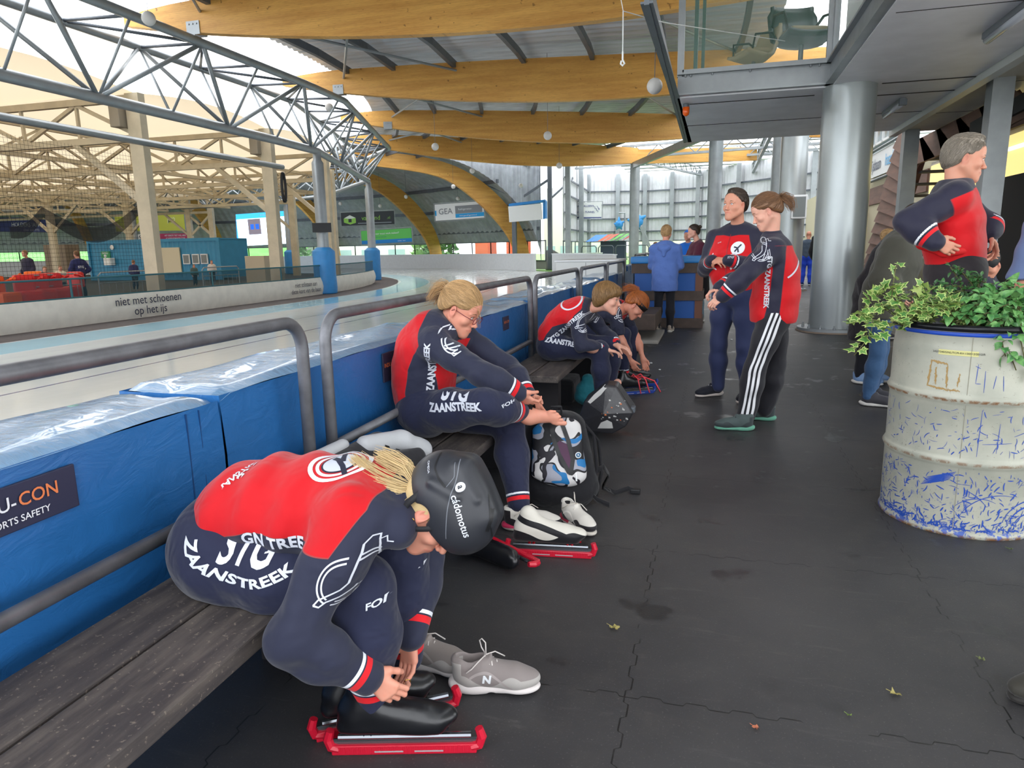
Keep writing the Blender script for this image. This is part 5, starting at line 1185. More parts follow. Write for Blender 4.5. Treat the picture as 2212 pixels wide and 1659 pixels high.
def emblem(s=1.0):                        # ring with a bent skater inside, in outline
    L = [arcpts(.5, 68, 205), arcpts(.42, 70, 202), arcpts(.5, 218, 300), arcpts(.42, 222, 300), arcpts(.5, 22, 50, 8), arcpts(.42, 18, 48, 8)]
    L += [[(-.62, -.16), (-.55, -.24), (-.42, -.20), (-.2, -.22), (.02, -.2), (.2, -.1), (.38, .1), (.5, .3), (.55, .42), (.66, .4), (.62, .28), (.72, .22)], [(-.62, -.16), (-.52, -.1), (-.3, -.08), (-.1, -.06), (.05, .0), (.2, .2), (.34, .42), (.4, .55), (.52, .6), (.6, .52), (.55, .42)],
          [(.1, -.2), (-.05, -.32), (-.2, -.42), (-.12, -.46), (.02, -.38), (.2, -.28), (.34, -.1)], [(.28, -.2), (.2, -.36), (.1, -.5), (.2, -.52), (.3, -.38), (.42, -.1)]]
    L = [[(a * s, b_ * s) for a, b_ in l] for l in L]; return strokes(L, .034 * s)
def bvh(o):
    off = woff(o); me = o.data; return BVHTree.FromPolygons([v.co + off for v in me.vertices], [tuple(p.vertices) for p in me.polygons])
def textd(name, txt, size, o, x, y, tgt, mt, parent, grid=.012, lift=.0022, bend=None, **kw):
    V, Fc = text_mesh(txt, size, **kw); return decal(name, V, Fc, o, x, y, tgt, mt, parent, lift, grid, bend)
def folds(V, N_, amp, f1, dirv, seed=0):  # soft cloth creases pushed into the surface
    d = unit(dirv); a = V @ d; w = V @ unit(np.cross(d, (.3, .8, .5))); q = np.sin(a * f1 + 2.2 * np.sin(w * 14 + seed)) * np.sin(w * 17 + seed * 2 + a * 5); return V + N_ * (amp * q)[:, None]
# ------------------------------------------------------------------ a whole person
def torso(pts, lat, widths, depths, k=.05, g='torso'):
    P = []
    for i in range(len(pts) - 1):
        d = (depths[i], depths[i + 1]); P.append(cap(pts[i], pts[i + 1], d[0], d[1], k, g, lat=lat, lf=(widths[i] + widths[i + 1]) / (d[0] + d[1])))
    return P
def limb(a, b, c, r, k=.03, g='arm', mid=1.12):
    m = (np.array(a) * .55 + np.array(b) * .45); m2 = np.array(b) * .62 + np.array(c) * .38
    return [cap(a, m, r[0], r[0] * .92, k, g), cap(m, b, r[0] * .92, r[1], k, g), cap(b, m2, r[1], r[1] * mid, k, g + '2'), cap(m2, c, r[1] * mid, r[2], k, g + '2')]
def put_solid(name, prims, h, mt, parent, clip=None, sm=1, attrs=None, fold=None, extra=None, lam=.5):
    V, Fc = solid(prims, h, clip, extra)
    if sm: V = smooth_mesh(V, Fc, sm, lam)
    at = attrs(V) if attrs else None
    if fold: V = folds(V, normals(V, Fc), *fold)
    return mkobj(name, V, Fc, mt, parent, smooth=True, attrs=at)
# ------------------------------------------------------------------ people: shared pieces
NAVY = (34, 38, 62); NAVYJ = (40, 43, 62); RED = (192, 18, 28); WHT = (226, 230, 238)
M_JER = cloth('club_jersey', NAVYJ, (('red', RED, .0012, (150, 60, 60)), ('cufr', (214, 28, 38)), ('cufw', WHT)), .72, fold=.9)
M_TRS = cloth('navy_skating_tights', NAVY, (('cufr', (214, 28, 38)), ('cufw', WHT)), .75, fold=.7, fs=12)
M_PRN = mat('reflective_print', (206, 210, 220), .5)
M_HELM = mat('matte_black_helmet', (42, 44, 50), .42, spec=.5, bump=.04, bs=300)
SK_F = skin('skin_fair', (210, 147, 125)); SK_M = skin('skin_tanned', (206, 148, 124)); SK_P = skin('skin_pale', (216, 164, 144))
def cuff_attr(prims, V, g, a, b, bands, extra=0):
    # signed distance along a forearm or shin: positive inside the band
    a = np.array(a, float); b = np.array(b, float); L = np.linalg.norm(b - a); d = (b - a) / L; t = (V - a) @ d; near = np.linalg.norm(V - a - np.outer(t, d), axis=1) < .09 + extra
    out = []
    for t0, t1 in bands: q = np.minimum(t - (L - t1), (L - t0) - t); out.append(np.where(near, q, -1.0))
    return out
def body_mesh(root, mt, core, parts, hc=.016):
    Vs, Fs, Fl = [], [], []; n = 0
    if core: V, Fc = solid(inflate(core, -.014), hc); Vs.append(V); Fs.append(Fc); Fl.append(np.zeros(len(V))); n += len(V)
    for prims, h, clip in parts:
        V, Fc = solid(prims, h, clip); V = smooth_mesh(V, Fc, 1, .4); f = np.zeros(len(V))
        dl = gd(prims, V, ('lip',)); de = gd(prims, V, ('ear',)); f = np.maximum(f, np.clip(1 - dl / .0025, 0, 1) * .7); f = np.maximum(f, np.clip(1 - de / .006, 0, 1) * .3)
        Vs.append(V); Fs.append(Fc + n); Fl.append(f); n += len(V)
    return mkobj('body', np.concatenate(Vs), np.concatenate(Fs), mt, root, smooth=True, attrs={'flush': np.concatenate(Fl)})
def eyes(T, R, s, root, iris=(70, 90, 110), closed=False, brow=None):
    for x in (-1, 1):
        if not closed:
            b = MB(); c = T(x * .031, .0765, .001); b.sphere(c, .0128 * s, 14, 10); o = b.build('eye', mat('eye_white', (206, 198, 192), .25), root, smooth=True)
            b = MB(); c2 = T(x * .031, .0830, .0005); b.sphere(c2, .0069 * s, 12, 8); b.build('iris', mat('iris_%d' % iris[0], iris, .15), o, smooth=True)
            b = MB(); b.tube([T(x * .0175, .0835, .003), T(x * .024, .0885, .0085), T(x * .032, .0895, .0098), T(x * .04, .0865, .007), T(x * .045, .081, .002)], .0016 * s, 5); b.build('lid', mat('lash', (70, 44, 38), .7), root, smooth=True)
        if brow: b = MB(); b.tube([T(x * .013, .0935, .020), T(x * .028, .0925, .0265), T(x * .046, .081, .022)], [.0028 * s, .003 * s, .0012 * s], 5); b.build('eyebrow', brow, root, smooth=True)
# ------------------------------------------------------------------ speed skates with guards
M_GRD = mat('red_skate_guard', (190, 22, 48), .3, spec=.6); M_BOOT = mat('black_skate_leather', (18, 19, 23), .28, spec=.6, bump=.2, bs=18, bd=.004)
def guard(b, x0, x1, z=0):
    b.rbox(x0 + .01, x1 - .015, -.011, .011, z + .0, z + .030, .004)
    for x, s in ((x0, 1), (x1, -1)):
        b.tube([(x + s * .03, 0, z + .016), (x + s * .008, 0, z + .022), (x, 0, z + .045), (x + s * .008, 0, z + .072)], [.014, .015, .014, .012], 8)
    n = 30
    for i in range(n):
        x = x0 + .03 + (x1 - x0 - .06) * i / n
        for y in (-.0125, .0095): b.box(x, x + .006, y, y + .003, z + .006, z + .026)
def skate(name, label, loc, rz, tilt=0, boot=True, gm=None, bm=None, white=False, group=None, open_=False, h=.0035, Lg=.43):
    r = thing(name, label, 'ice skate', loc, rz, group)
    if tilt: r.rotation_euler = (tilt, 0, rz)
    b = MB(); guard(b, 0, Lg); b.build('guard', gm or M_GRD, r, False)
    b = MB(); b.box(.015, Lg - .015, -.0015, .0015, .02, .045); b.tube([(.03, 0, .052), (Lg - .03, 0, .052)], .0085, 8); b.build('blade', mat('polished_blade', (120, 124, 130), .2, .9), r, False)
    b = MB()
    for x in (.10, .12, .28, .30): b.tube([(x, 0, .05), (x + (.012 if x < .2 else -.012), 0, .088)], .007, 6)
    b.box(.07, .16, -.02, .02, .08, .088); b.box(.25, .34, -.02, .02, .08, .088); b.build('blade_mount', mat('mount_metal', (60, 60, 66), .3, .8) if not white else mat('red_mount', (180, 24, 40), .25, .6), r, False)
    b = MB()
    for x in (Lg * .42, Lg * .68): b.box(x - .05, x + .03, -.0135, -.0125, .010, .014)
    b.build('guard_spring', mat('spring_wire', (210, 210, 214), .3, .6), r, False)
    if boot:
        P = [ell((.30, 0, .115), I3, (.065, .043, .030), .03, 'a'), cap((.10, 0, .125), (.26, 0, .115), .036, .040, .03, 'a'), ell((.075, 0, .13), I3, (.04, .034, .045), .03, 'a'), cap((.085, 0, .14), (.10, 0, .20), .037, .038, .03, 'a'), cap((.13, 0, .16), (.22, 0, .125), .034, .03, .04, 'a'), cap((.05, -.0, .094), (.31, 0, .092), .022, .026, .02, 'a', lat=(0, 1, 0), lf=1.5)]
        if open_: P.append(cap((.09, 0, .165), (.10, 0, .26), .026, .030, .006, 'x', cut=True))
        P.append(cap((.0, 0, .05), (.5, 0, .05), .028, None, .0, 'x', lat=(0, 1, 0), lf=3, cut=True))
        at = None; V, Fc = solid(P, h); V = smooth_mesh(V, Fc, 1)
        if white:
            c = (.045 - np.abs(V[:, 2] - .155) + .0 * V[:, 0]); blk = np.maximum(.014 - np.abs(V[:, 2] - (.175 - (V[:, 0] - .1) * .35)), .112 + .02 * np.sin(V[:, 0] * 26) - V[:, 2]); o = mkobj('boot', V, Fc, cloth('white_skate_boot', (206, 202, 192), (('blk', (24, 24, 28)),), .45, fold=.1), r, False, True, attrs={'blk': blk})
        else: mkobj('boot', V, Fc, bm or M_BOOT, r, False, True)
    return r
skate('speed_skate', 'black speed skate in a red guard under the girl\'s near hand', (-.985, 1.50, 0), math.atan2(.12, .42))
skate('speed_skate', 'black speed skate in a red guard, the one behind the nearest skate', (-1.055, 1.53, 0), math.atan2(.25, .36))
# ------------------------------------------------------------------ person 1: blonde skater in a black helmet, bent over her skates
def girl_helmet():
    r = thing('person', 'person in red and navy jersey and black helmet bent over lacing a skate', 'person', (-1.2, 1.6, 0))
    lat = (.0, 1, 0); sh = (-.845, 1.47, .72); shL = (-.86, 1.76, .69); el = (-.955, 1.335, .455); wr = (-.825, 1.465, .292); elL = (-.83, 1.84, .46); wrL = (-.805, 1.68, .285)
    hR = (-1.28, 1.52, .545); hL = (-1.28, 1.72, .55); kR = (-.865, 1.53, .50); kL = (-.85, 1.73, .52); aR = (-.865, 1.545, .16); aL = (-.86, 1.76, .16)
    sp = [(-1.30, 1.62, .58), (-1.26, 1.62, .655), (-1.15, 1.62, .69), (-1.02, 1.62, .70), (-.90, 1.62, .705), (-.81, 1.62, .72)]
    T_ = torso(sp, lat, [.165, .155, .15, .155, .155, .09], [.12, .115, .11, .11, .102, .07], .06)
    T_ += [cap(sp[4], sh, .09, .078, .06, 'torso'), cap(sp[4], shL, .09, .078, .06, 'torso'), cap((-.84, 1.62, .74), (-.755, 1.61, .735), .07, .062, .03, 'neck')]
    A_ = limb(sh, el, wr, (.068, .054, .042), .035, 'armR') + limb(shL, elL, wrL, (.068, .055, .042), .035, 'armL')
    jer = T_ + A_ + [ell((-1.05, 1.50, .655), I3, (.12, .05, .05), .05, 'torso'), cap((-.86, 1.54, .70), aty(852, 1135, 1.52), .075, .055, .05, 'torso'), cap(sh, np.array(sh) * .7 + np.array(el) * .3 + (.03, 0, .0), .070, .064, .04, 'armR')]
    def jat(V):
        dA = np.minimum(gd(A_, V, ('armR', 'armR2', 'armL', 'armL2')), 9); dT = gd(T_, V, ('torso',)); x = V[:, 0]; y = V[:, 1]; z = V[:, 2]
        low = z - (.668 - .30 * np.maximum(0, np.abs(x + 1.06) - .08) - .0 * x)               # side panel
        rag = (z - .665) * .0 + ((-.775 - x) * .55 + (z - .70) * 1.0 + (1.62 - np.abs(1.62 - y) - 1.5) * .0)
        a = np.array([-.885, 1.45, .62]); b_ = np.array([-.735, 1.52, .83]); t = (x - a[0]) / (b_[0] - a[0]); side = a[2] + t * (b_[2] - a[2])
        ragl = np.where(np.abs(y - 1.62) > .0, (z - side) / 1.7, 1)                              # raglan seam over the shoulder
        back = (1.62 - y) * 0 + z
        red = np.minimum(low, ragl); red = np.minimum(red, np.where((x > -.80), -.01 + (-.77 - x), 1)); red = np.minimum(red, np.maximum((z - .665) * .8, dA - dT))
        c1 = cuff_attr(A_, V, '', el, wr, [(.030, .050), (.055, .066)]); c2 = cuff_attr(A_, V, '', elL, wrL, [(.030, .050), (.055, .066)])
        ug = np.minimum(np.minimum(.612 - z, .05 - np.abs(x + .93)), dA - dT - .02); red = np.maximum(red, ug)
        return {'red': red, 'cufr': np.maximum(c1[0], c2[0]), 'cufw': np.maximum(c1[1], c2[1])}
    hem = lambda D, ax: D
    def cuthem(D, ax):
        X, Y, Z = np.meshgrid(*ax, indexing='ij'); n = unit((.62, 0, .78)); pl = -((X + 1.38) * n[0] + (Z - .575) * n[2]); return np.maximum(D, pl)
    jo = put_solid('jersey', inflate(jer, .004), .0052, M_JER, r, sm=2, attrs=jat, fold=(.0062, 52, (1, 0, .15), 3), extra=cuthem)
    L_ = limb(hR, kR, aR, (.128, .078, .052), .05, 'legR') + limb(hL, kL, aL, (.125, .076, .052), .05, 'legL')
    L_ += [cap((-1.30, 1.62, .59), (-1.31, 1.62, .575), .145, .14, .06, 'hip', lat=lat, lf=1.35), ell((-1.33, 1.545, .56), I3, (.125, .105, .115), .05, 'hip'), ell((-1.33, 1.70, .56), I3, (.125, .105, .115), .05, 'hip')]
    def flat(D, ax):                                   # the seat is pressed flat by the bench
        X, Y, Z = np.meshgrid(*ax, indexing='ij'); return np.where(X < -1.06, np.maximum(D, .452 - Z), D)
    tr = put_solid('tights', L_, .0055, M_TRS, r, sm=2, attrs=lambda V: dict(zip(('cufr', 'cufw'), [np.maximum(a, c) for a, c in zip(cuff_attr(L_, V, '', kR, aR, [(.03, .05), (.055, .064)]), cuff_attr(L_, V, '', kL, aL, [(.03, .05), (.055, .064)]))])), fold=(.0022, 50, (1, .2, .1), 5), extra=flat)
    # head
    hc = np.array([-.668, 1.60, .715]); HP, T, R = head_prims(hc, (.42, -.10, -.90), (.9, .05, .43), .98, openeye=False)
    neck = [cap((-.80, 1.615, .735), T(0, -.03, -.06), .058, .05, .03, 'neck')]
    d1 = unit((.45, .12, -.55)); H1, t1, _ = hand_prims(wr, (.62, .18, -.62), (.3, .55, -.5), (.2, .6, .4), .93, (.9, 1.0, 1.05, 1.1), (.5, .5)); H2, t2, _ = hand_prims(wrL, (.02, -.25, -1), (-.3, -.8, .0), (-1, .1, 0), .93, (.35, .45, .5, .55), (.3, .4), tdir=.45)
    body_mesh(r, SK_F, T_ + A_ + L_, [(HP + neck, .0026, None), (H1, .0019, None), (H2, .0019, None)])
    # rings and earrings
    b = MB(); q = H1[7]['a'] * .5 + H1[7]['b'] * .5; ax = unit(H1[7]['b'] - H1[7]['a']); u = unit(np.cross(ax, (0, 0, 1))); w = np.cross(ax, u); b.tube([q + (u * math.cos(k) + w * math.sin(k)) * .0098 for k in np.linspace(0, 2 * PI, 14)[:-1]], .0012, 5, closed=True); b.build('finger_ring', mat('gold', (214, 176, 96), .25, 1), r, smooth=True)
    b = MB(); c = T(.084, .0, -.04)
    for k in range(2): b.tube([c + np.array([.006 * math.cos(a), -.004 * k, .008 * math.sin(a) + .004 * k]) for a in np.linspace(0, 5.5, 12)], .0013, 5)
    b.sphere(c + (-.008, -.002, .006), .003, 8, 6); b.build('earring', mat('gold', (214, 176, 96), .25, 1), r, smooth=True)
    # hair under the helmet and the ponytail
    MH = hairmat('blonde_hair', (226, 198, 146), .6)
    HP2 = skull_hair(T, R, .98, .006); put_solid('hair', HP2, .004, MH, r, attrs=lambda V: {'strand': (V @ R[1]) * 90 + (V @ R[0]) * 40}, extra=lambda D, ax: np.maximum(D, (lambda X: ((X - T(0, .0, -.002)) @ unit(R[1] * 1.0 - R[2] * .75)) - .045)(np.stack(np.meshgrid(*ax, indexing='ij'), -1))))
    base = aty(905, 1058, 1.585); p1 = [base, aty(870, 1052, 1.575), aty(830, 1040, 1.57), aty(795, 1020, 1.575), aty(770, 995, 1.59), aty(755, 985, 1.60)]; p2 = [base, aty(860, 1060, 1.55), aty(815, 1048, 1.54), aty(775, 1035, 1.545), aty(735, 1022, 1.55)]
    p3 = [base, aty(880, 1015, 1.60), aty(850, 1000, 1.61), aty(820, 985, 1.62), aty(790, 978, 1.63)]
    strands('ponytail', [p1, p1, p3], MH, r, 260, .0095, .0012, 3); strands('ponytail', [p2], MH, r, 200, .006, .0011, 4)
    q0 = aty(898, 1062, 1.56); strands('loose_hair', [[q0, aty(885, 1100, 1.54), aty(882, 1140, 1.525), aty(886, 1175, 1.52)], [q0, aty(872, 1090, 1.535), aty(868, 1115, 1.525), aty(874, 1140, 1.52)]], MH, r, 45, .004, .0009, 5)
    strands('side_hair', [[T(.072, -.03, .05), T(.078, -.012, .03), T(.08, .012, .02), T(.078, .03, .0)], [T(.070, -.04, .03), T(.079, -.02, .035), T(.08, .0, .035), T(.079, .02, .03)]], MH, r, 60, .004, .0009, 8)
    # helmet
    hr = thing('helmet', '', '', (0, 0, 0)); bpy.data.objects.remove(hr)
    E = lambda x, y, z, a, b_, e, k=.01, cut=False: ell(T(x, y, z), R, (a, b_, e), k, 'h', cut)
    HM = [E(0, .0, .050, .099, .134, .106), E(0, -.035, .045, .092, .098, .094, .03), E(0, .055, .06, .08, .078, .08, .03), cap(T(-.03, .06, .13), T(-.03, -.07, .125), .028, .03, .03), cap(T(.03, .06, .13), T(.03, -.07, .125), .028, .03, .03)]
    HM += [cap(T(.090, -.075, .055), T(.086, -.02, .10), .010, .012, .012), cap(T(-.052, -.088, .118), T(-.062, .01, .138), .009, .008, .012), cap(T(.052, -.088, .118), T(.062, .01, .138), .009, .008, .012), cap(T(0, .095, .03), T(0, .09, .03), .03, .03, .02)]
    HM += [E(-.1, -.01, -.035, .06, .034, .052, .008, True), E(.1, -.01, -.035, .06, .034, .052, .008, True), E(0, .06, -.045, .08, .08, .065, .008, True), E(0, -.01, -.02, .074, .098, .088, .004, True)]
    hpl = lambda D, ax: np.maximum(D, (lambda X: -((X - T(0, 0, -.012)) @ R[2]) - .0 + .12 * 0)(np.stack(np.meshgrid(*ax, indexing='ij'), -1)))
    ho = put_solid('helmet', HM, .0032, M_HELM, r, sm=2, extra=hpl); tv = bvh(ho); n_ = R[0]
    # near side faces the camera: local axes for its printing
    o = T(.1, -.006, -.008); tx, ty = R[1], R[2]
    def sm_(P, n=36):
        P = np.array(P, float); t = np.linspace(0, len(P) - 1, n); Q = np.stack([np.interp(t, range(len(P)), P[:, i]) for i in (0, 1)], 1)
        for _ in range(4): Q[1:-1] = (Q[:-2] + Q[1:-1] * 2 + Q[2:]) / 4
        return Q
    EG = mat('helmet_edge', (104, 108, 116), .4)
    def ln(P, w, m_, lf=.0007): V, Fc = strokes([sm_(P)], w); decal('seam_vent_line', V, Fc, o, tx, ty, tv, m_, ho, lf, .006)
    ln([(-.15, .158), (-.125, .15), (-.098, .142), (-.066, .13), (-.038, .113), (.0, .082), (.038, .060), (.075, .038)], .0022, EG); ln([(-.15, .152), (-.125, .145), (-.1, .138)], .008, M_BLACK)
    ln([(-.105, .17), (-.066, .175), (-.02, .172), (.018, .168), (.06, .158), (.10, .14), (.125, .12)], .0018, M_BLACK); ln([(.05, .165), (.075, .155), (.10, .13)], .007, M_BLACK)
    ln([(-.125, .089), (-.098, .077), (-.07, .083), (-.044, .094)], .0048, M_BLACK, .0009); ln([(-.044, .096), (-.058, .118), (-.09, .128)], .0016, EG)  # vent hollow's shade painted as a dark stroke, paler line along its edge
    rt = unit(tx - ty * .16); ru = np.cross(n_, rt)
    textd('helmet_lettering', 'cádomotus', .025, o + tx * .036 + ty * .098, rt, ru, tv, M_PRN, ho, .004, .0009, bold=.012, space=1.0)
    V, Fc = (lambda P: (P, [tuple(range(len(P)))]))(arcpts(.0115, 0, 345, 22)); decal('round_mark', V, Fc, o + tx * -.030 + ty * .124, rt, ru, tv, M_PRN, ho, .0009, .004)
    textd('round_mark_letter', 'a', .019, o + tx * -.030 + ty * .124, rt, ru, tv, M_HELM, ho, .003, .0016, bold=.03)
    textd('helmet_lettering', 'OMEGA', .008, o + tx * -.105 + ty * .060, tx, ty, tv, M_PRN, ho, .004, .0008)
    V = [(-.014, -.006), (.010, -.008), (-.004, .010)]; decal('crest_mark', V, [(0, 1, 2)], o + tx * -.075 + ty * .176, tx, ty, tv, M_PRN, ho, .0009, .004)
    # straps
    b = MB(); A = [T(.082, -.062, .02), T(.080, -.05, -.03), T(.074, -.026, -.066), T(.060, .0, -.09)]; b.strip([p + R[1] * .009 + R[0] * .006 for p in A], [p - R[1] * .009 + R[0] * .006 for p in A])
    A = [T(.080, .034, .022), T(.081, .030, -.01), T(.079, .022, -.035), T(.075, .010, -.06), T(.060, .0, -.09)]; b.strip([p + R[1] * .007 + R[0] * .005 for p in A], [p - R[1] * .007 + R[0] * .005 for p in A])
    b.strip([T(.066, .006, -.082), T(.035, .02, -.112), T(.0, .03, -.122)], [T(.066, -.010, -.090), T(.035, .004, -.122), T(.0, .014, -.13)])
    so_ = b.build('chin_strap', mat('strap_black', (26, 26, 30), .7), r, smooth=True); so_.modifiers.new('s', 'SOLIDIFY').thickness = .002
    # prints
    tj = bvh(jo); tt = bvh(tr); X = (1, 0, 0); Z = (0, 0, 1)
    V, Fc = emblem(.122); decal('sleeve_emblem', V, Fc, aty(762, 1240, 1.40), unit((.97, -.1, .22)), unit((-.22, -.25, .95)), tj, M_PRN, jo, .0015, .012)
    textd('side_lettering', 'GN TREE', .045, aty(590, 1168, 1.44), unit((1, 0, .03)), unit((0, -.35, 1)), tj, M_PRN, jo, bold=.035, space=1.05)
    c0 = aty(620, 975, 1.5)
    n0 = unit((.0, -.55, .83)); u0 = unit((1, 0, .02)); v0 = unit(np.cross(n0, u0))
    bo = aty(735, 1000, 1.58)
    V, Fc = strokes([arcpts(.078, 0, 359, 40)], .012); decal('back_ring', V, Fc, bo, u0, v0, tj, mat('print_white', (226, 230, 238), .6), jo, .0014)
    V, Fc = strokes([arcpts(.060, 0, 359, 40)], .009); decal('back_ring', V, Fc, bo, u0, v0, tj, mat('print_white', (226, 230, 238), .6), jo, .0014)
    V, Fc = (lambda P: ([(0, 0)] + P, [(0, i + 1, i + 2) for i in range(len(P) - 1)]))(arcpts(.050, 0, 360, 40)); decal('back_disc', V, Fc, bo, u0, v0, tj, mat('print_navy', (34, 38, 58), .6), jo, .0014)
    V, Fc = (lambda P: ([(0, 0)] + P, [(0, i + 1, i + 2) for i in range(len(P) - 1)]))(arcpts(.045, 0, 360, 40)); decal('back_disc', V, Fc, bo, u0, v0, tj, mat('print_pale', (196, 202, 214), .6), jo, .0020)
    V, Fc = strokes([[(-.03, .02), (-.01, .01), (.0, .0), (.02, -.02), (.045, -.055)], [(-.01, .045), (.0, .02), (.01, .0)]], .014); decal('back_figure', V, Fc, bo, u0, v0, tj, mat('print_navy', (34, 38, 58), .6), jo, .0027)
    lo_ = aty(528, 1025, 1.56); un = unit((-.2, .3, 1.0)); 
    textd('back_lettering', 'STG', .05, aty(545, 1015, 1.56), unit((.28, .90, .30)), unit((-.95, .25, .1)) * -1, tj, M_PRN, jo, bold=.03)
    textd('back_lettering', 'ZAANSTREEK', .03, aty(520, 1030, 1.55), unit((.28, .90, .30)), unit((-.95, .25, .1)) * -1, tj, M_PRN, jo, bold=.03)
    textd('hip_lettering', 'STG', .085, aty(515, 1207, 1.40), unit((1, .0, -.02)), unit((.05, -.35, 1)), tt, M_PRN, tr, bold=.03, shear=.25)
    def bend(u, w): a = (u + .02) / .2; return (.15 * math.sin(a * 1.0) + (0.0), w - .15 * math.cos(a * 1.0) + .12 + (0.0 if a > 0 else 0) + (.9 * a * a * .05 if a < 0 else 0))
    def bend2(u, w): 
        R0 = .165; a = (u + -.03) / R0; a = a * (.9 if a > 0 else 1.25); rr = R0 - w; return (.03 + rr * math.sin(a) * 1.05, -rr * math.cos(a) * .55 + R0 * .55)
    textd('hip_lettering', 'ZAANSTREEK', .054, aty(505, 1262, 1.39), unit((1, .0, .0)), unit((.0, -.35, 1)), tt, M_PRN, tr, bend=bend2, bold=.035, space=1.02)
    textd('shin_lettering', 'FORTE', .025, aty(810, 1315, 1.44), unit((1, 0, .25)), unit((-.2, 0, 1)), tt, M_PRN, tr, bold=.03, shear=.3)
    return r
girl_helmet()
# ------------------------------------------------------------------ sneakers
def sneaker(parent, loc, d, up=(0, 0, 1), main=(30, 30, 34), sole=(210, 208, 204), over=None, s=1.0, lace=(200, 196, 188), name='shoe', empty=False, h=.004, detail=False, label=None, cat=None, group=None, logo=None, sole2=None):
    f = unit(d); u = np.array(up, float); u = unit(u - f * (u @ f)); l = np.cross(u, f); M = np.array([f, l, u]); T = lambda x, y, z: np.array(loc, float) + s * (np.array([x, y, z]) @ M)
    E = lambda x, y, z, a, b_, e, k=.02, cut=False, g='u': ell(T(x, y, z), M, (a * s, b_ * s, e * s), k * s, g, cut)
    C = lambda p, q, ra, rb=None, k=.02, cut=False, lf=1: cap(T(*p), T(*q), ra * s, (ra if rb is None else rb) * s, k * s, 'u', lat=M[1] if lf != 1 else None, lf=lf, cut=cut)
    U = [E(.225, 0, .048, .062, .043, .032, .03), C((.07, 0, .055), (.20, 0, .05), .036, .038, .03, lf=1.08), E(.045, 0, .062, .044, .035, .05, .03), C((.035, 0, .095), (.085, 0, .09), .030, .030, .02, lf=1.05), C((.10, 0, .088), (.19, 0, .062), .030, .026, .03, lf=1.1), C((.012, 0, .112), (.03, 0, .108), .012, .014, .02, lf=1.6), C((.105, 0, .108), (.125, 0, .120), .008, .007, .012, lf=2.6)]
    if empty or detail: U += [E(.062, 0, .125, .045, .023, .055, .006, True), E(.075, 0, .085, .05, .02, .03, .006, True)]
    U += [C((-.03, 0, .010), (.31, 0, .010), .014, None, .0, True, 4)]
    if label: r = thing(name, label, cat, tuple(np.array(loc)), group=group)
    else: r = parent
    V, Fc = solid(U, h * s); V = smooth_mesh(V, Fc, 1, .4); L = (V - np.array(loc)) @ M.T / s; at = {}
    x, y, z = L[:, 0], L[:, 1], L[:, 2]; fl = []
    if over:
        o1 = np.maximum(np.minimum(x - (.215 + .4 * (z - .04)), .06 - z), np.minimum(.052 + .02 * np.sin(x * 40) - z + .0 * x, 1)); o1 = np.maximum(o1, np.minimum(.035 - x, .11 - z)); at['ov'] = o1; fl.append(('ov', over))
    if detail: at['ov2'] = .005 - np.abs(z - (.055 + .03 * np.sin((x - .05) * 28))) + np.where((x > .06) & (x < .2), 0, -.02); fl.append(('ov2', tuple(min(255, c + 26) for c in main)))
    m = cloth('shoe_%d_%d_%s' % (main[0], main[2], 'x' if over is None else over[0]), main, tuple(fl), .65, weave=.3, fold=.1)
    U_ = mkobj('upper', V, Fc, m, r, smooth=True, attrs=at)
    So = [E(.05, 0, .018, .056, .038, .022, .02), E(.12, 0, .018, .07, .036, .019, .03), E(.215, 0, .02, .072, .045, .019, .02), C((.0, 0, .03), (.03, 0, .03), .012, None, .02, lf=2.0), C((-.05, 0, -.03), (.35, 0, -.03), .033, None, 0, True, 4)]
    if detail: So += [C((.125, -.1, .0), (.135, .1, .0), .012, None, .004, True)]
    V, Fc = solid(So, h * s); V = smooth_mesh(V, Fc, 1, .4); z = ((V - np.array(loc)) @ M.T / s)[:, 2]; x = ((V - np.array(loc)) @ M.T / s)[:, 0]
    mkobj('sole', V, Fc, cloth('sole_%d_%d_%s' % (sole[0], sole[2], 'x' if sole2 is None else sole2[0]), sole, (('s2', sole2),) if sole2 else (), .55, fold=.05), r, smooth=True, attrs={'s2': np.minimum(z - .02, .10 - x)} if sole2 else None)
    if lace:
        b = MB()
        for i in range(5):
            xx = .105 + i * .019; zz = .122 - i * .0095; w = .024
            b.tube([T(xx, -w, zz - .008), T(xx + .003, 0, zz + .002), T(xx + .010, w, zz - .010)], .0026 * s, 5); b.tube([T(xx, w, zz - .008), T(xx + .003, 0, zz + .004), T(xx + .010, -w, zz - .010)], .0026 * s, 5)
        if empty or detail:
            b.tube([T(.11, .004, .126), T(.098, .002, .15), T(.092, .006, .172), (T(.10, .0, .182)), T(.112, -.004, .17), T(.112, -.002, .148), T(.112, 0, .126)], .0022 * s, 6); b.tube([T(.112, 0, .126), T(.09, -.03, .118), T(.07, -.042, .10), T(.052, -.046, .088)], .0022 * s, 6); b.tube([T(.112, 0, .126), T(.14, .02, .125), T(.17, .034, .10)], .0022 * s, 6)
        b.build('laces', mat('lace_%d' % lace[0], lace, .8), r, smooth=True)
    if logo:
        tg = bvh(U_); sd = logo; V2, F2 = text_mesh('N', .036 * s, bold=.05, shear=.15); decal('side_letter', V2, F2, T(.115, .06 * sd, .062), M[0] * (1 if sd < 0 else -1), M[2], tg, mat('letter_white', (214, 218, 222), .5), U_, .0012, .006)
    return r
sneaker(None, atz(978, 1488, 0), (.98, .22, 0), main=(128, 120, 118), sole=(204, 198, 196), over=(160, 156, 152), name='sneaker', empty=True, detail=True, h=.0028, label='grey running shoe with a white letter N, standing empty on the floor', cat='shoe', lace=(198, 192, 188), logo=-1, s=.98)
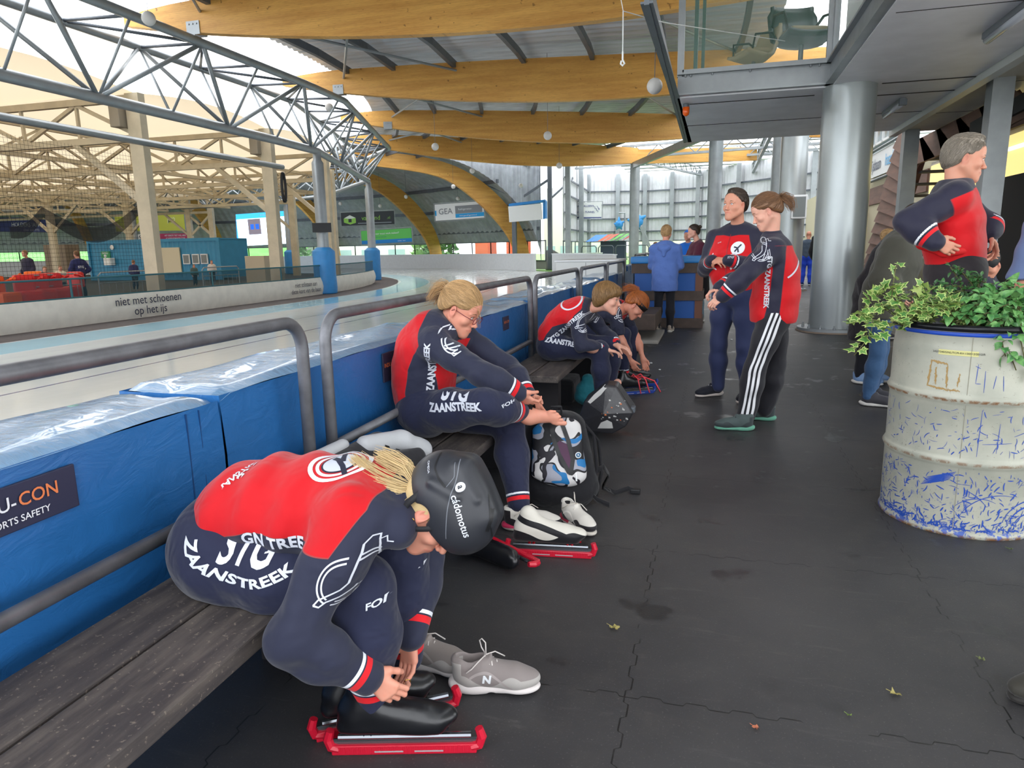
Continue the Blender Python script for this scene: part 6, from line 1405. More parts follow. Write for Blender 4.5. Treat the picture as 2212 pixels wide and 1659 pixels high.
sneaker(None, (-.985, 1.955, 0), (.99, -.10, 0), main=(132, 124, 120), sole=(204, 198, 196), over=(160, 156, 152), name='sneaker', empty=True, detail=True, h=.003, label='grey running shoe half hidden behind the girl\'s hands', cat='shoe', lace=(198, 192, 188), s=.98)
sneaker(None, (-.69, 3.33, 0), (.66, -.72, 0), main=(206, 202, 194), sole=(196, 190, 180), over=(34, 32, 36), name='sneaker', empty=True, detail=True, h=.003, label='empty white and black running shoe beside the backpack', cat='shoe', lace=(206, 200, 190), s=.97, sole2=(150, 40, 60))
# ------------------------------------------------------------------ general figure
def figure(label, J, top, bot, skin_m, R=None, h=.009, hh=.0045, jat=None, tat=None, hands=None, male=False, shoes=None, hair=None, fold=(.004, 40, (0, 0, 1), 1), foldb=(.003, 34, (0, 0, 1), 2), hem=None, seat=None, eye=None, brow=None, group=None, hs=1.0, topname='jacket', botname='trousers', jfat=0, feet=None, hfull=None, collar=None, belly=None, extra_top=None, legw=None):
    J = {k: (np.array(v, float) if k != 'sp' else [np.array(q, float) for q in v]) for k, v in J.items()}; R = dict(dict(ua=.058, el=.047, wr=.033, th=.092, kn=.062, an=.046, w=[.155, .145, .15, .165, .16, .08], d=[.115, .1, .105, .115, .10, .062], hip=.12), **(R or {}))
    base = (float(J['sp'][0][0]), float(J['sp'][0][1]), 0); r = thing('person', label, 'person', base, group=group); sp = J['sp']; lat = unit(J['shR'] - J['shL']); n = len(sp)
    w = R['w'][:n] if n == 6 else np.interp(np.linspace(0, 5, n), range(6), R['w']); d = R['d'][:n] if n == 6 else np.interp(np.linspace(0, 5, n), range(6), R['d'])
    T_ = torso(sp, lat, w, d, .06)
    for k in ('shR', 'shL'): T_.append(cap(sp[-2], J[k], .07, R['ua'] + .006, .05, 'torso'))
    HP, T, RR = head_prims(J['hc'], J['hf'], J['hu'], hs, male, openeye=eye is not None and not eye[1]); nk = [cap(sp[-1] - (sp[-1] - J['hc']) * .0, T(0, -.03, -.06), .058 if male else .05, .054 if male else .046, .03, 'neck')]
    if belly is not None: T_ += belly
    A_ = limb(J['shR'], J['elR'], J['wrR'], (R['ua'], R['el'], R['wr']), .03, 'armR') + limb(J['shL'], J['elL'], J['wrL'], (R['ua'], R['el'], R['wr']), .03, 'armL')
    L_ = limb(J['hR'], J['kR'], J['aR'], (R['th'], R['kn'], R['an']), .04, 'legR') + limb(J['hL'], J['kL'], J['aL'], (R['th'], R['kn'], R['an']), .04, 'legL'); hl = unit(J['hR'] - J['hL'])
    L_ += [cap(sp[0], sp[1], R['hip'] * .97, R['hip'] * .9, .04, 'hip', lat=hl, lf=1.3), cap(sp[0], sp[0] * .5 + (J['hR'] + J['hL']) * .25, R['hip'], R['hip'], .05, 'hip', lat=hl, lf=1.3), ell(J['hR'] * .8 + sp[0] * .2, I3, (R['hip'] * .8,) * 3, .05, 'hip'), ell(J['hL'] * .8 + sp[0] * .2, I3, (R['hip'] * .8,) * 3, .05, 'hip')]
    parts = [(HP + nk, hh, None)]; HB = {}
    for k, v in (hands or {}).items():
        Hp, tips, fr = hand_prims(J['wr' + k], v[0], v[1], v[2], (1.02 if male else .93) * hs, *(v[3:])); parts.append((Hp, min(hh, .0032), None)); HB[k] = Hp
    for F_ in (feet or []): parts.append((F_, min(hh, .0035), None))
    bo = body_mesh(r, skin_m, T_ + A_ + L_, parts, .022)
    tp = inflate(T_ + A_, .006 + jfat) + (extra_top or [])
    if collar: tp += [cap(sp[-1], sp[-1] + unit(T(0, -.02, -.06) - sp[-1]) * collar, .066, .062, .02, 'col')]; 
    def cl(D, ax):
        X = np.stack(np.meshgrid(*ax, indexing='ij'), -1)
        if hem is not None: D = np.maximum(D, (X - np.array(hem[0])) @ unit(hem[1]))
        if seat is not None: D = np.where(X[..., 0] < seat[0], np.maximum(D, seat[1] - X[..., 2]), D)
        nk_ = sp[-1] + unit(T(0, -.02, -.06) - sp[-1]) * (collar or .02); D = np.maximum(D, np.minimum((X - nk_) @ unit(T(0, -.02, -.06) - sp[-1]), .13 - np.linalg.norm(X - nk_, axis=-1)))
        return D
    jo = put_solid(topname, tp, h, top, r, sm=2, attrs=(lambda V: jat(V, A_, T_, J)) if jat else None, fold=fold, extra=cl)
    def cl2(D, ax):
        X = np.stack(np.meshgrid(*ax, indexing='ij'), -1)
        if seat is not None: D = np.where(X[..., 0] < seat[0], np.maximum(D, seat[1] - X[..., 2]), D)
        return D
    tr = put_solid(botname, inflate(L_, .004), h, bot, r, sm=2, attrs=(lambda V: tat(V, L_, J)) if tat else None, fold=foldb, extra=cl2)
    if shoes:
        for k in ('R', 'L'):
            if shoes.get(k) is None: continue
            q = shoes[k]; sneaker(r, np.array(q[0], float), q[1], h=max(.004, h * .7), **shoes['kw'])
    if eye is not None: eyes(T, RR, hs, r, eye[0], eye[1], brow)
    if hair: hair(r, T, RR, hs)
    return r, jo, tr, T, RR
def caphair(mt, grow=.010, lo=-.02, front=.06, tilt=.55, h=.005, ear=True, extra=None, back=-.08, name='hair', long_=None, flow=None, n=900, L=.06, rr=.0012):
    # hair cap: ends along a hairline that climbs from the nape, round the ear to the forehead
    def f(r, T, R, s):
        P = skull_hair(T, R, s, grow); P += [ell(T(x * .079, .0, -.012), R, (.016, .024 if ear else .004, .036), .004, 'x', True) for x in (-1, 1)] if ear else []
        if long_: P += long_(T, R)
        if extra: P += extra(T, R)
        def ex(D, ax):
            X = np.stack(np.meshgrid(*ax, indexing='ij'), -1) - T(0, 0, 0); y = (X @ R[1]) / s; z = (X @ R[2]) / s; x = np.abs(X @ R[0]) / s
            line = np.where(y > .035, front - .3 * x, np.where(y > -.01, np.interp(y, [-.01, .035], [lo + .0, front - .02]), np.interp(y, [-.10, -.01], [back, lo])))
            D = D + np.clip(.022 - (z - line), 0, .022) * s * .34; return np.maximum(D, (line - z) * s * .8)
        o = put_solid(name, P, h, mt, r, attrs=lambda V: {'strand': ((V - T(0, 0, 0)) @ R[2]) * 60 + ((V - T(0, 0, 0)) @ R[0]) * 60}, extra=ex, sm=2)
        if flow: scalp('hair_strands', o, T, R, s, mt, r, flow, n, L, rr, keep=lambda l: l[2] > -.07)
        return o
    return f
H_BL = hairmat('ash_blonde_hair', (206, 166, 116), .4); H_BR = hairmat('brown_hair', (146, 106, 74), .4); H_DK = hairmat('dark_cropped_hair', (74, 60, 50), .5); H_GR = hairmat('greying_hair', (158, 148, 134), .45); H_RD = hairmat('copper_hair', (190, 108, 52), .45); H_BOY = hairmat('light_brown_hair', (164, 126, 80), .35)
def jersey_sit(V, A_, T_, J, xs=0, side=.05, panel=.0):
    # navy sleeves and side panel, red back and front
    dA = gd(A_, V, ('armR', 'armR2', 'armL', 'armL2')); dT = gd(T_, V, ('torso',)); lat = unit(J['shR'] - J['shL']); c = (J['shR'] + J['shL']) / 2; q = (V - c) @ lat
    sp = J['sp']; f = unit(np.cross(sp[-1] - sp[1], lat)); ax = np.array([np.interp(V[:, 2], [p[2] for p in sp], [p[i] for p in sp]) for i in range(3)]).T if sp[0][2] < sp[-1][2] else np.repeat(sp[2][None], len(V), 0)
    o = (V - ax) @ f; pan = np.abs(o - side) - .052                 # band down the side of the body
    near = .055 - np.abs(q) ; red = np.maximum(pan, near)
    L = np.linalg.norm(J['shR'] - J['shL']) / 2; rg = (L * .62 - np.abs(q)) + np.clip((J['shR'][2] - V[:, 2]) * .5, -.05, .05); red = np.minimum(red, np.where(V[:, 2] > J['shR'][2] - .10, rg, 1)); red = np.minimum(red, dA - dT * 1.0 + .0)
    c1 = cuff_attr(A_, V, '', J['elR'], J['wrR'], [(.022, .045), (.050, .062)]); c2 = cuff_attr(A_, V, '', J['elL'], J['wrL'], [(.022, .045), (.050, .062)])
    return {'red': red, 'cufr': np.maximum(c1[0], c2[0]), 'cufw': np.maximum(c1[1], c2[1])}
def seamline(pts, Y, byx=True):
    P = np.array([aty(a, b_, Y) for a, b_ in pts]); k = 0 if byx else 2; P = P[np.argsort(P[:, k])]
    return lambda V: V[:, 2 - k] - np.interp(V[:, k], P[:, k], P[:, 2 - k])
def legcuff(V, L_, J):
    a = cuff_attr(L_, V, '', J['kR'], J['aR'], [(.012, .032), (.04, .05)]); b_ = cuff_attr(L_, V, '', J['kL'], J['aL'], [(.012, .032), (.04, .05)]); return {'cufr': np.maximum(a[0], b_[0]), 'cufw': np.maximum(a[1], b_[1])}
def bare_foot(an, d, up, s=1.0, right=True):
    f = unit(d); u = np.array(up, float); u = unit(u - f * (u @ f)); l = np.cross(u, f); M = np.array([f, l, u]); T = lambda x, y, z: np.array(an, float) + s * (np.array([x, y, z]) @ M); P = [ell(T(-.02, 0, -.045), M, (.035, .028, .032), .03, 'hand'), cap(T(0, 0, 0), T(-.005, 0, -.04), .034 * s, .03 * s, .03, 'hand'), cap(T(.01, 0, -.03), T(.13, 0, -.055), .030 * s, .020 * s, .03, 'hand', lat=M[1], lf=1.35)]
    sg = 1 if right else -1
    for i, (y, L, r_) in enumerate(((.030, .05, .0135), (.011, .043, .009), (-.006, .039, .0085), (-.021, .034, .008), (-.034, .028, .0078))):
        P += [cap(T(.12 - i * .006, sg * y * .9, -.056), T(.135 - i * .008, sg * y, -.058), r_ * s, r_ * s, .012, 'hand'), cap(T(.135 - i * .008, sg * y, -.058), T(.135 - i * .008 + L * .75, sg * y * 1.05, -.064), r_ * s, r_ * .9 * s, .004, 'hand')]
    return P
# ------------------------------------------------------------------ person 2: girl with glasses
def girl_glasses():
    kR, aR = aty(1048, 876, 3.0), aty(1138, 893, 3.24); J = dict(sp=[(-1.41, 3.26, .575), (-1.42, 3.28, .69), (-1.415, 3.29, .80), (-1.385, 3.29, .90), (-1.335, 3.28, .965), (-1.285, 3.28, 1.00)], shR=(-1.30, 3.13, .93), shL=(-1.27, 3.44, .93), elR=(-1.02, 3.05, .80), wrR=(-.87, 3.14, .70), elL=(-1.02, 3.48, .76), wrL=(-.87, 3.33, .64),
             hR=(-1.36, 3.16, .57), hL=(-1.36, 3.38, .56), kR=kR, aR=aR, kL=(-.985, 3.34, .49), aL=(-.885, 3.16, .13), hc=aty(995, 668, 3.28), hf=(.86, -.06, -.50), hu=(.5, 0, .86))
    def hair(r, T, R, s):
        caphair(H_BL, .013, .006, .046, back=-.065, h=.0042, flow=to_tail(), n=1800, L=.07)(r, T, R, s)
        b0 = T(0, -.095, .045); p = [b0, T(.0, -.135, .05), T(0, -.165, .02), T(.0, -.175, -.04), T(.0, -.165, -.10)]; q = [b0, T(-.02, -.125, .06), T(-.03, -.16, .045), T(-.035, -.18, .0), T(-.03, -.19, -.05)]; z = [b0, T(-.03, -.12, .03), T(-.045, -.145, .0), T(-.05, -.15, -.05), T(-.05, -.14, -.09)]
        strands('ponytail', [p, q, z], H_BL, r, 120, .011, .0013, 12)
        strands('loose_hair', [[T(.03, .085, .06), T(.02, .105, .03), T(.01, .13, -.03), T(0, .13, -.09)], [T(.07, .04, .02), T(.078, .045, -.03), T(.07, .05, -.08)]], H_BL, r, 8, .003, .0007, 2)
        b = MB(); b.tube([b0 + (R[0] * math.cos(a) + R[2] * math.sin(a)) * .017 - R[1] * .004 for a in np.linspace(0, 2 * PI, 12)[:-1]], .005, 6, closed=True); b.build('hair_band', M_BLACK, r, smooth=True)
        g = MB()                                       # glasses
        for x in (-1, 1):
            c = T(x * .033, .108, -.004); g.tube([c + R[0] * .024 * math.cos(a) + R[2] * .018 * math.sin(a) for a in np.linspace(0, 2 * PI, 18)[:-1]], .0017, 5, closed=True); g.tube([T(x * .057, .106, .0), T(x * .076, .06, .002), T(x * .080, .0, .004), T(x * .079, -.012, -.008)], .0018, 5)
        g.tube([T(-.009, .109, -.002), T(0, .112, .0), T(.009, .109, -.002)], .0017, 5); o = g.build('glasses', mat('maroon_frame', (110, 30, 44), .35), r, smooth=True)
    foot = bare_foot(aR + (.01, .012, -.004), (.93, .30, .02), (-.30, .9, .2), .98)
    calf = [cap(kR * .25 + aR * .75, aR, .040, .033, .02, 'hand')]
    bk = seamline([(905, 690), (903, 712), (911, 745), (893, 768), (880, 800), (874, 850), (878, 890), (890, 930)], 3.1, False); fr = seamline([(946, 755), (940, 770), (929, 806), (934, 830), (938, 862)], 3.1, False)
    def jat2(V, A, T_, J_):
        d = jersey_sit(V, A, T_, J_); dA = gd(A, V, ('armR', 'armR2', 'armL', 'armL2')); dT = gd(T_, V, ('torso',)); red = np.maximum(-bk(V), np.where(V[:, 2] < .93, fr(V), -1)); d['red'] = np.minimum(red, np.maximum(dA - dT + .01, -bk(V) * .8)); return d
    Jt = dict(J); aR2 = kR + (aR - kR) * .78
    r, jo, tr, T, R = figure('person in red and navy jersey with glasses and blonde ponytail, one bare foot raised', dict(J, aR=aR2), M_JER, M_TRS, SK_F, dict(w=[.155, .15, .15, .16, .155, .075], d=[.135, .142, .142, .135, .105, .065], ua=.064, el=.052, wr=.038, th=.105, kn=.072, an=.05, hip=.13), h=.0075, hh=.0034, jat=jat2, tat=legcuff,
        hands={'R': ((.55, .5, -.68), (.1, .8, .4), (.8, 0, .5), (.7, .8, .9, .9)), 'L': ((.6, -.2, -.75), (0, -.9, .2), (.5, 0, .8), (.6, .8, .9, .9))}, hair=hair, seat=(-1.05, .432), hem=((-1.45, 3.26, .50), (.25, 0, -1)), eye=((80, 90, 100), False), brow=H_BR, topname='jersey', botname='tights', collar=.05, fold=(.003, 50, (0, 0, 1), 3), feet=[foot, calf],
        shoes={'L': ((-.955, 3.13, 0), (.96, .22, 0)), 'kw': dict(main=(206, 202, 194), sole=(198, 192, 182), over=(34, 32, 36), lace=(206, 200, 190), sole2=(178, 42, 80), detail=True)})
    b = MB(); b.tube([aR + (-.03, .0, .012), aR + (.035, .0, .008)], .041, 12, caps=False); so = b.build('ankle_sleeve', M_BLACK, r, smooth=True)
    tj, tt = bvh(jo), bvh(tr); V, Fc = emblem(.17); decal('sleeve_emblem', V, Fc, aty(975, 728, 3.0), unit((.93, 0, -.36)), unit((.36, -.1, .93)), tj, M_PRN, jo, .002, .014)
    textd('side_lettering', 'STG ZAANSTREEK', .042, aty(908, 822, 3.0), unit((.14, 0, 1)), unit((-1, 0, .14)), tj, M_PRN, jo, bold=.04)
    textd('thigh_lettering', 'STG', .085, aty(967, 868, 2.9), unit((1, .0, .12)), unit((-.12, -.2, 1)), tt, M_PRN, tr, bold=.04, shear=.2); textd('thigh_lettering', 'ZAANSTREEK', .048, aty(972, 893, 2.9), unit((1, 0, .20)), unit((-.2, -.2, 1)), tt, M_PRN, tr, bold=.045)
    textd('knee_lettering', 'FORTE', .022, aty(1080, 888, 2.85), unit((1, 0, .4)), unit((-.4, 0, 1)), tt, M_PRN, tr, bold=.02)
girl_glasses()
# ------------------------------------------------------------------ person 3: boy, and person 4 behind him
def boy():
    sm_ = seamline([(1277, 655), (1271, 663), (1255, 668), (1242, 680), (1234, 696), (1215, 700), (1193, 706), (1180, 722), (1173, 738), (1171, 750)], 5.52)
    def jat3(V, A, T_, J_):
        d = jersey_sit(V, A, T_, J_); dA = gd(A, V, ('armR', 'armR2', 'armL', 'armL2')); dT = gd(T_, V, ('torso',)); red = np.minimum(sm_(V), np.where(V[:, 0] > -1.0, -.01, 1)); d['red'] = red; return d
    J = dict(sp=[(-1.27, 5.66, .575), (-1.27, 5.68, .66), (-1.22, 5.70, .75), (-1.13, 5.71, .825), (-1.03, 5.71, .87), (-.965, 5.71, .885)], shR=(-1.04, 5.54, .805), shL=(-1.0, 5.87, .81), elR=(-.98, 5.44, .60), wrR=(-.80, 5.55, .56), elL=(-.86, 5.95, .64), wrL=(-.74, 5.8, .56),
             hR=(-1.2, 5.58, .56), hL=(-1.2, 5.78, .56), kR=(-.85, 5.56, .56), aR=(-.83, 5.56, .14), kL=(-.80, 5.86, .57), aL=(-.80, 5.84, .2), hc=aty(1312, 645, 5.68), hf=(.97, -.12, -.15), hu=(.15, 0, .98))
    def hair(r, T, R, s):
        lg = lambda T, R: [ell(T(x * .072, .0, .0), R, (.022, .05, .06), .03, 'hair') for x in (-1, 1)] + [ell(T(0, -.06, -.04), R, (.06, .045, .06), .03, 'hair'), ell(T(0, .075, .065), R, (.06, .03, .04), .03, 'hair')]
        caphair(H_BOY, .016, -.05, .035, back=-.10, h=.005, ear=False, long_=lg, flow=lambda l: (l[0] * 2, .25, -1.0), n=1500, L=.07, rr=.0016)(r, T, R, s)
        strands('fringe', [[T(.02, .02, .14), T(.04, .08, .11), T(.05, .105, .05)], [T(.06, .0, .12), T(.085, .04, .06), T(.085, .05, .0)], [T(.07, -.03, .10), T(.09, .0, .04), T(.09, .01, -.04)], [T(.07, -.06, .08), T(.088, -.04, .0), T(.082, -.03, -.07)], [T(0, .02, .14), T(.01, .09, .11), T(.02, .112, .05)]], H_BOY, r, 60, .012, .0014, 5)
    f1 = bare_foot((-.80, 5.58, .20), (.62, -.15, -.80), (.75, 0, .6), 1.0); f2 = bare_foot((-.74, 5.82, .24), (.55, -.1, -.85), (.8, 0, .55), 1.0)
    r, jo, tr, T, R = figure('boy in red and navy jersey sitting barefoot at the far bench', J, M_JER, M_TRS, SK_P, dict(w=[.15, .14, .145, .155, .15, .07], d=[.11, .1, .1, .105, .095, .055], th=.085, kn=.064, an=.046), h=.011, hh=.0045, jat=jat3, tat=None, hands={'R': ((.9, .3, -.2), (0, 0, -1), (0, 1, 0), (.4, .5, .5, .6)), 'L': ((.9, -.3, -.2), (0, 0, -1), (0, -1, 0), (.4, .5, .5, .6))},
        hair=hair, seat=(-.98, .452), hem=((-1.27, 5.66, .49), (.2, 0, -1)), eye=((90, 100, 110), False), brow=H_BR, topname='jersey', botname='tights', collar=.03, feet=[f1, f2])
    tj, tt = bvh(jo), bvh(tr); V, Fc = emblem(.13); decal('sleeve_emblem', V, Fc, aty(1252, 715, 5.2), unit((1, 0, .05)), (0, -.1, 1), tj, M_PRN, jo, .003, .02)
    textd('side_lettering', 'STG ZAANSTREEK', .042, aty(1207, 715, 5.2), unit((.75, 0, .62)), unit((-.62, 0, .75)), tj, M_PRN, jo, .02, .004, bold=.04); textd('hip_lettering', 'ZAANSTREEK', .05, aty(1200, 752, 5.2), unit((1, 0, -.15)), unit((.15, 0, 1)), tt, M_PRN, tr, .02, .004, bold=.04)
    bo = (-1.09, 5.66, .93); V, Fc = strokes([arcpts(.085, 0, 359, 30)], .014); decal('back_ring', V, Fc, bo, unit((1, 0, .5)), unit((-.45, .35, .85)), tj, M_PRN, jo, .002, .02)
boy()
def girl_band():
    J = dict(sp=[(-1.16, 6.78, .56), (-1.14, 6.80, .64), (-1.07, 6.80, .71), (-.98, 6.80, .75), (-.88, 6.80, .77), (-.82, 6.80, .785)], shR=(-.88, 6.66, .725), shL=(-.86, 6.94, .72), elR=(-.80, 6.60, .48), wrR=(-.72, 6.70, .28), elL=(-.70, 6.95, .5), wrL=(-.62, 6.85, .28),
             hR=(-1.1, 6.70, .54), hL=(-1.1, 6.90, .54), kR=(-.80, 6.68, .55), aR=(-.79, 6.70, .16), kL=(-.76, 6.94, .55), aL=(-.74, 6.92, .16), hc=aty(1374, 660, 6.76), hf=(.62, -.1, -.78), hu=(.80, 0, .60))
    def hair(r, T, R, s):
        caphair(H_RD, .014, .0, .046, back=-.07, h=.006, flow=to_tail(0, -.08, .07), n=900, rr=.0018)(r, T, R, s)
        b0 = T(0, -.07, .075); strands('ponytail', [[b0, T(0, -.12, .10), T(0, -.17, .07), T(-.02, -.2, .0), T(-.03, -.21, -.08)], [b0, T(-.04, -.12, .06), T(-.06, -.14, .0), T(-.07, -.13, -.09)], [T(-.06, .0, .06), T(-.085, -.04, .02), T(-.09, -.06, -.06)]], H_RD, r, 70, .015, .002, 6)
        b = MB(); P_ = [T(.088 * math.sin(a), -.012 + .112 * math.cos(a), .045 + .0 * math.cos(a)) for a in np.linspace(0, 2 * PI, 28)]; b.strip([p + R[2] * .024 for p in P_], [p - R[2] * .024 for p in P_]); o = b.build('headband', M_BLACK, r, smooth=True); o.modifiers.new('s', 'SOLIDIFY').thickness = .004
    r, jo, tr, T, R = figure('person with copper ponytail and black headband tying pink skate laces', J, M_JER, M_TRS, SK_F, dict(w=[.145, .135, .14, .15, .14, .07], d=[.11, .1, .1, .105, .09, .055], th=.085, kn=.062, an=.045), h=.012, hh=.005, jat=lambda V, A, T_, J_: jersey_sit(V, A, T_, J_, side=.06), tat=legcuff, hands={'R': ((.45, .2, -.87), (.2, .9, 0), (.8, 0, .4), (.6, .7, .8, .8)), 'L': ((.3, -.3, -.87), (0, -.9, 0), (.8, 0, .4), (.6, .7, .8, .8))},
        hair=hair, seat=(-.95, .452), hem=((-1.16, 6.78, .48), (.2, 0, -1)), eye=((90, 80, 60), True), topname='jersey', botname='tights')
    tj = bvh(jo); V, Fc = emblem(.17); decal('sleeve_emblem', V, Fc, aty(1343, 692, 6.3), unit((1, 0, .05)), (0, -.1, 1), tj, M_PRN, jo, .003, .02)
girl_band()
# ------------------------------------------------------------------ standing coaches
M_TJK = cloth('track_jacket', (40, 40, 58), (('red', (202, 16, 26), .0016, (140, 40, 50)), ('cufr', (214, 28, 38)), ('cufw', WHT)), .6, fold=.5, fs=7)
def stand_cuffs(J, V, A_): 
    c1 = cuff_attr(A_, V, '', J['elR'], J['wrR'], [(.03, .05), (.06, .072)]); c2 = cuff_attr(A_, V, '', J['elL'], J['wrL'], [(.03, .05), (.06, .072)]); return {'cufr': np.maximum(c1[0], c2[0]), 'cufw': np.maximum(c1[1], c2[1])}
def coach_man():
    # faces the camera, slightly turned to its left
    f = unit((-.45, -.9, 0)); lat = unit(np.cross(f, (0, 0, 1))) ; lat = -lat if lat[0] > 0 else lat          # his right side is on the left of the picture
    c = np.array([.20, 6.47, 0]); S = lambda a, b_, z: c + lat * a + f * b_ + (0, 0, z)
    J = dict(sp=[S(0, 0, .98), S(0, .015, 1.08), S(0, .03, 1.18), S(0, .03, 1.30), S(0, .0, 1.42), S(0, -.01, 1.50)], shR=S(.205, -.01, 1.425), shL=S(-.205, -.01, 1.425), elR=S(.285, .01, 1.16), wrR=S(.11, .24, 1.245), elL=S(-.27, .02, 1.16), wrL=S(-.05, .265, 1.245),
             hR=S(.10, 0, .93), hL=S(-.10, 0, .93), kR=S(.12, .03, .50), aR=S(.13, -.02, .10), kL=S(-.13, .03, .50), aL=S(-.14, -.02, .10), hc=aty(1588, 443, 6.40), hf=unit((-.62, -.78, .04)), hu=(0, 0, 1))
    def at(V, A_, T_, J_):
        q = np.abs((V - c) @ lat); dA = gd(A_, V, ('armR', 'armR2', 'armL', 'armL2')); dT = gd(T_, V, ('torso',)); z = V[:, 2]
        red = np.minimum(np.minimum(dA - dT + .02, 1.455 - z), .165 + np.clip((1.40 - z) * .3, -.2, .1) - q); col = .5 * (1.44 - z) + .04 - np.maximum(0, .06 - q); red = np.minimum(red, 1.46 - z - .15 * np.clip(.10 - q, 0, .1)); d = stand_cuffs(J_, V, A_); d['red'] = red; return d
    def hair(r, T, R, s): caphair(H_DK, .008, -.006, .060, back=-.07, h=.005, extra=lambda T, R: [ell(T(0, .025, .112), R, (.048, .045, .020), .02, 'hair')], flow=lambda l: (l[0] * 3, .5, .4) if l[2] > .09 else (0, -.5, -1), n=1300, L=.03, rr=.0014)(r, T, R, s)
    r, jo, tr, T, R = figure('man in red and navy club jacket standing with folded hands', J, M_TJK, cloth('navy_tights_man', (44, 52, 86), (), .7, fold=.25), SK_M, dict(w=[.165, .168, .17, .19, .19, .09], d=[.125, .13, .135, .13, .105, .065], ua=.066, el=.055, wr=.038, th=.098, kn=.066, an=.052, hip=.125), h=.011, hh=.0045, jat=at, male=True, hs=1.06, jfat=.006, topname='jacket', botname='tights', hem=((0, 0, .93), (0, 0, -1)), collar=.07,
        hands={'R': (unit(-lat * .9 + f * .35), -f * .6 + np.array([0, 0, -.8]), (0, 0, 1), (.5, .6, .7, .7)), 'L': (unit(lat * .9 + f * .1), -f * .6 + np.array([0, 0, -.8]), (0, 0, 1), (.5, .6, .7, .7))}, hair=hair, eye=((96, 120, 140), False), brow=H_BR,
        shoes={'R': (S(.13, -.10, 0), unit(f + lat * .55)), 'L': (S(-.16, -.10, 0), f), 'kw': dict(main=(28, 30, 40), sole=(196, 186, 180), over=None, lace=(190, 186, 190))})
    tj = bvh(jo); x = -lat; V, Fc = (lambda P: ([(0, 0)] + P, [(0, i + 1, i + 2) for i in range(len(P) - 1)]))(arcpts(.055, 0, 360, 30)); o = S(-.085, .3, 1.345); decal('chest_badge', V, Fc, o, x, (0, 0, 1), tj, mat('print_white', (226, 230, 238), .6), jo, .003, .02)
    V, Fc = strokes([[(-.02, -.03), (.0, .0), (.025, .03)], [(-.03, .01), (0, 0), (.01, -.035)]], .012); decal('badge_figure', V, Fc, o, x, (0, 0, 1), tj, mat('print_navy', (34, 38, 58), .6), jo, .0045, .02)
    textd('chest_lettering', 'STG', .022, S(-.085, .3, 1.27), x, (0, 0, 1), tj, M_PRN, jo, .01, .003, bold=.02); textd('maker_lettering', 'forte', .018, S(.09, .3, 1.395), unit(x + np.array([0, 0, .35])), (0, 0, 1), tj, M_PRN, jo, .01, .003)
    V, Fc = strokes([[(0, .1), (0, -.42)]], .006); decal('zip', V, Fc, S(0, .3, 1.36), x, (0, 0, 1), tj, mat('zip_red', (150, 30, 40), .5), jo, .003, .02)
coach_man()
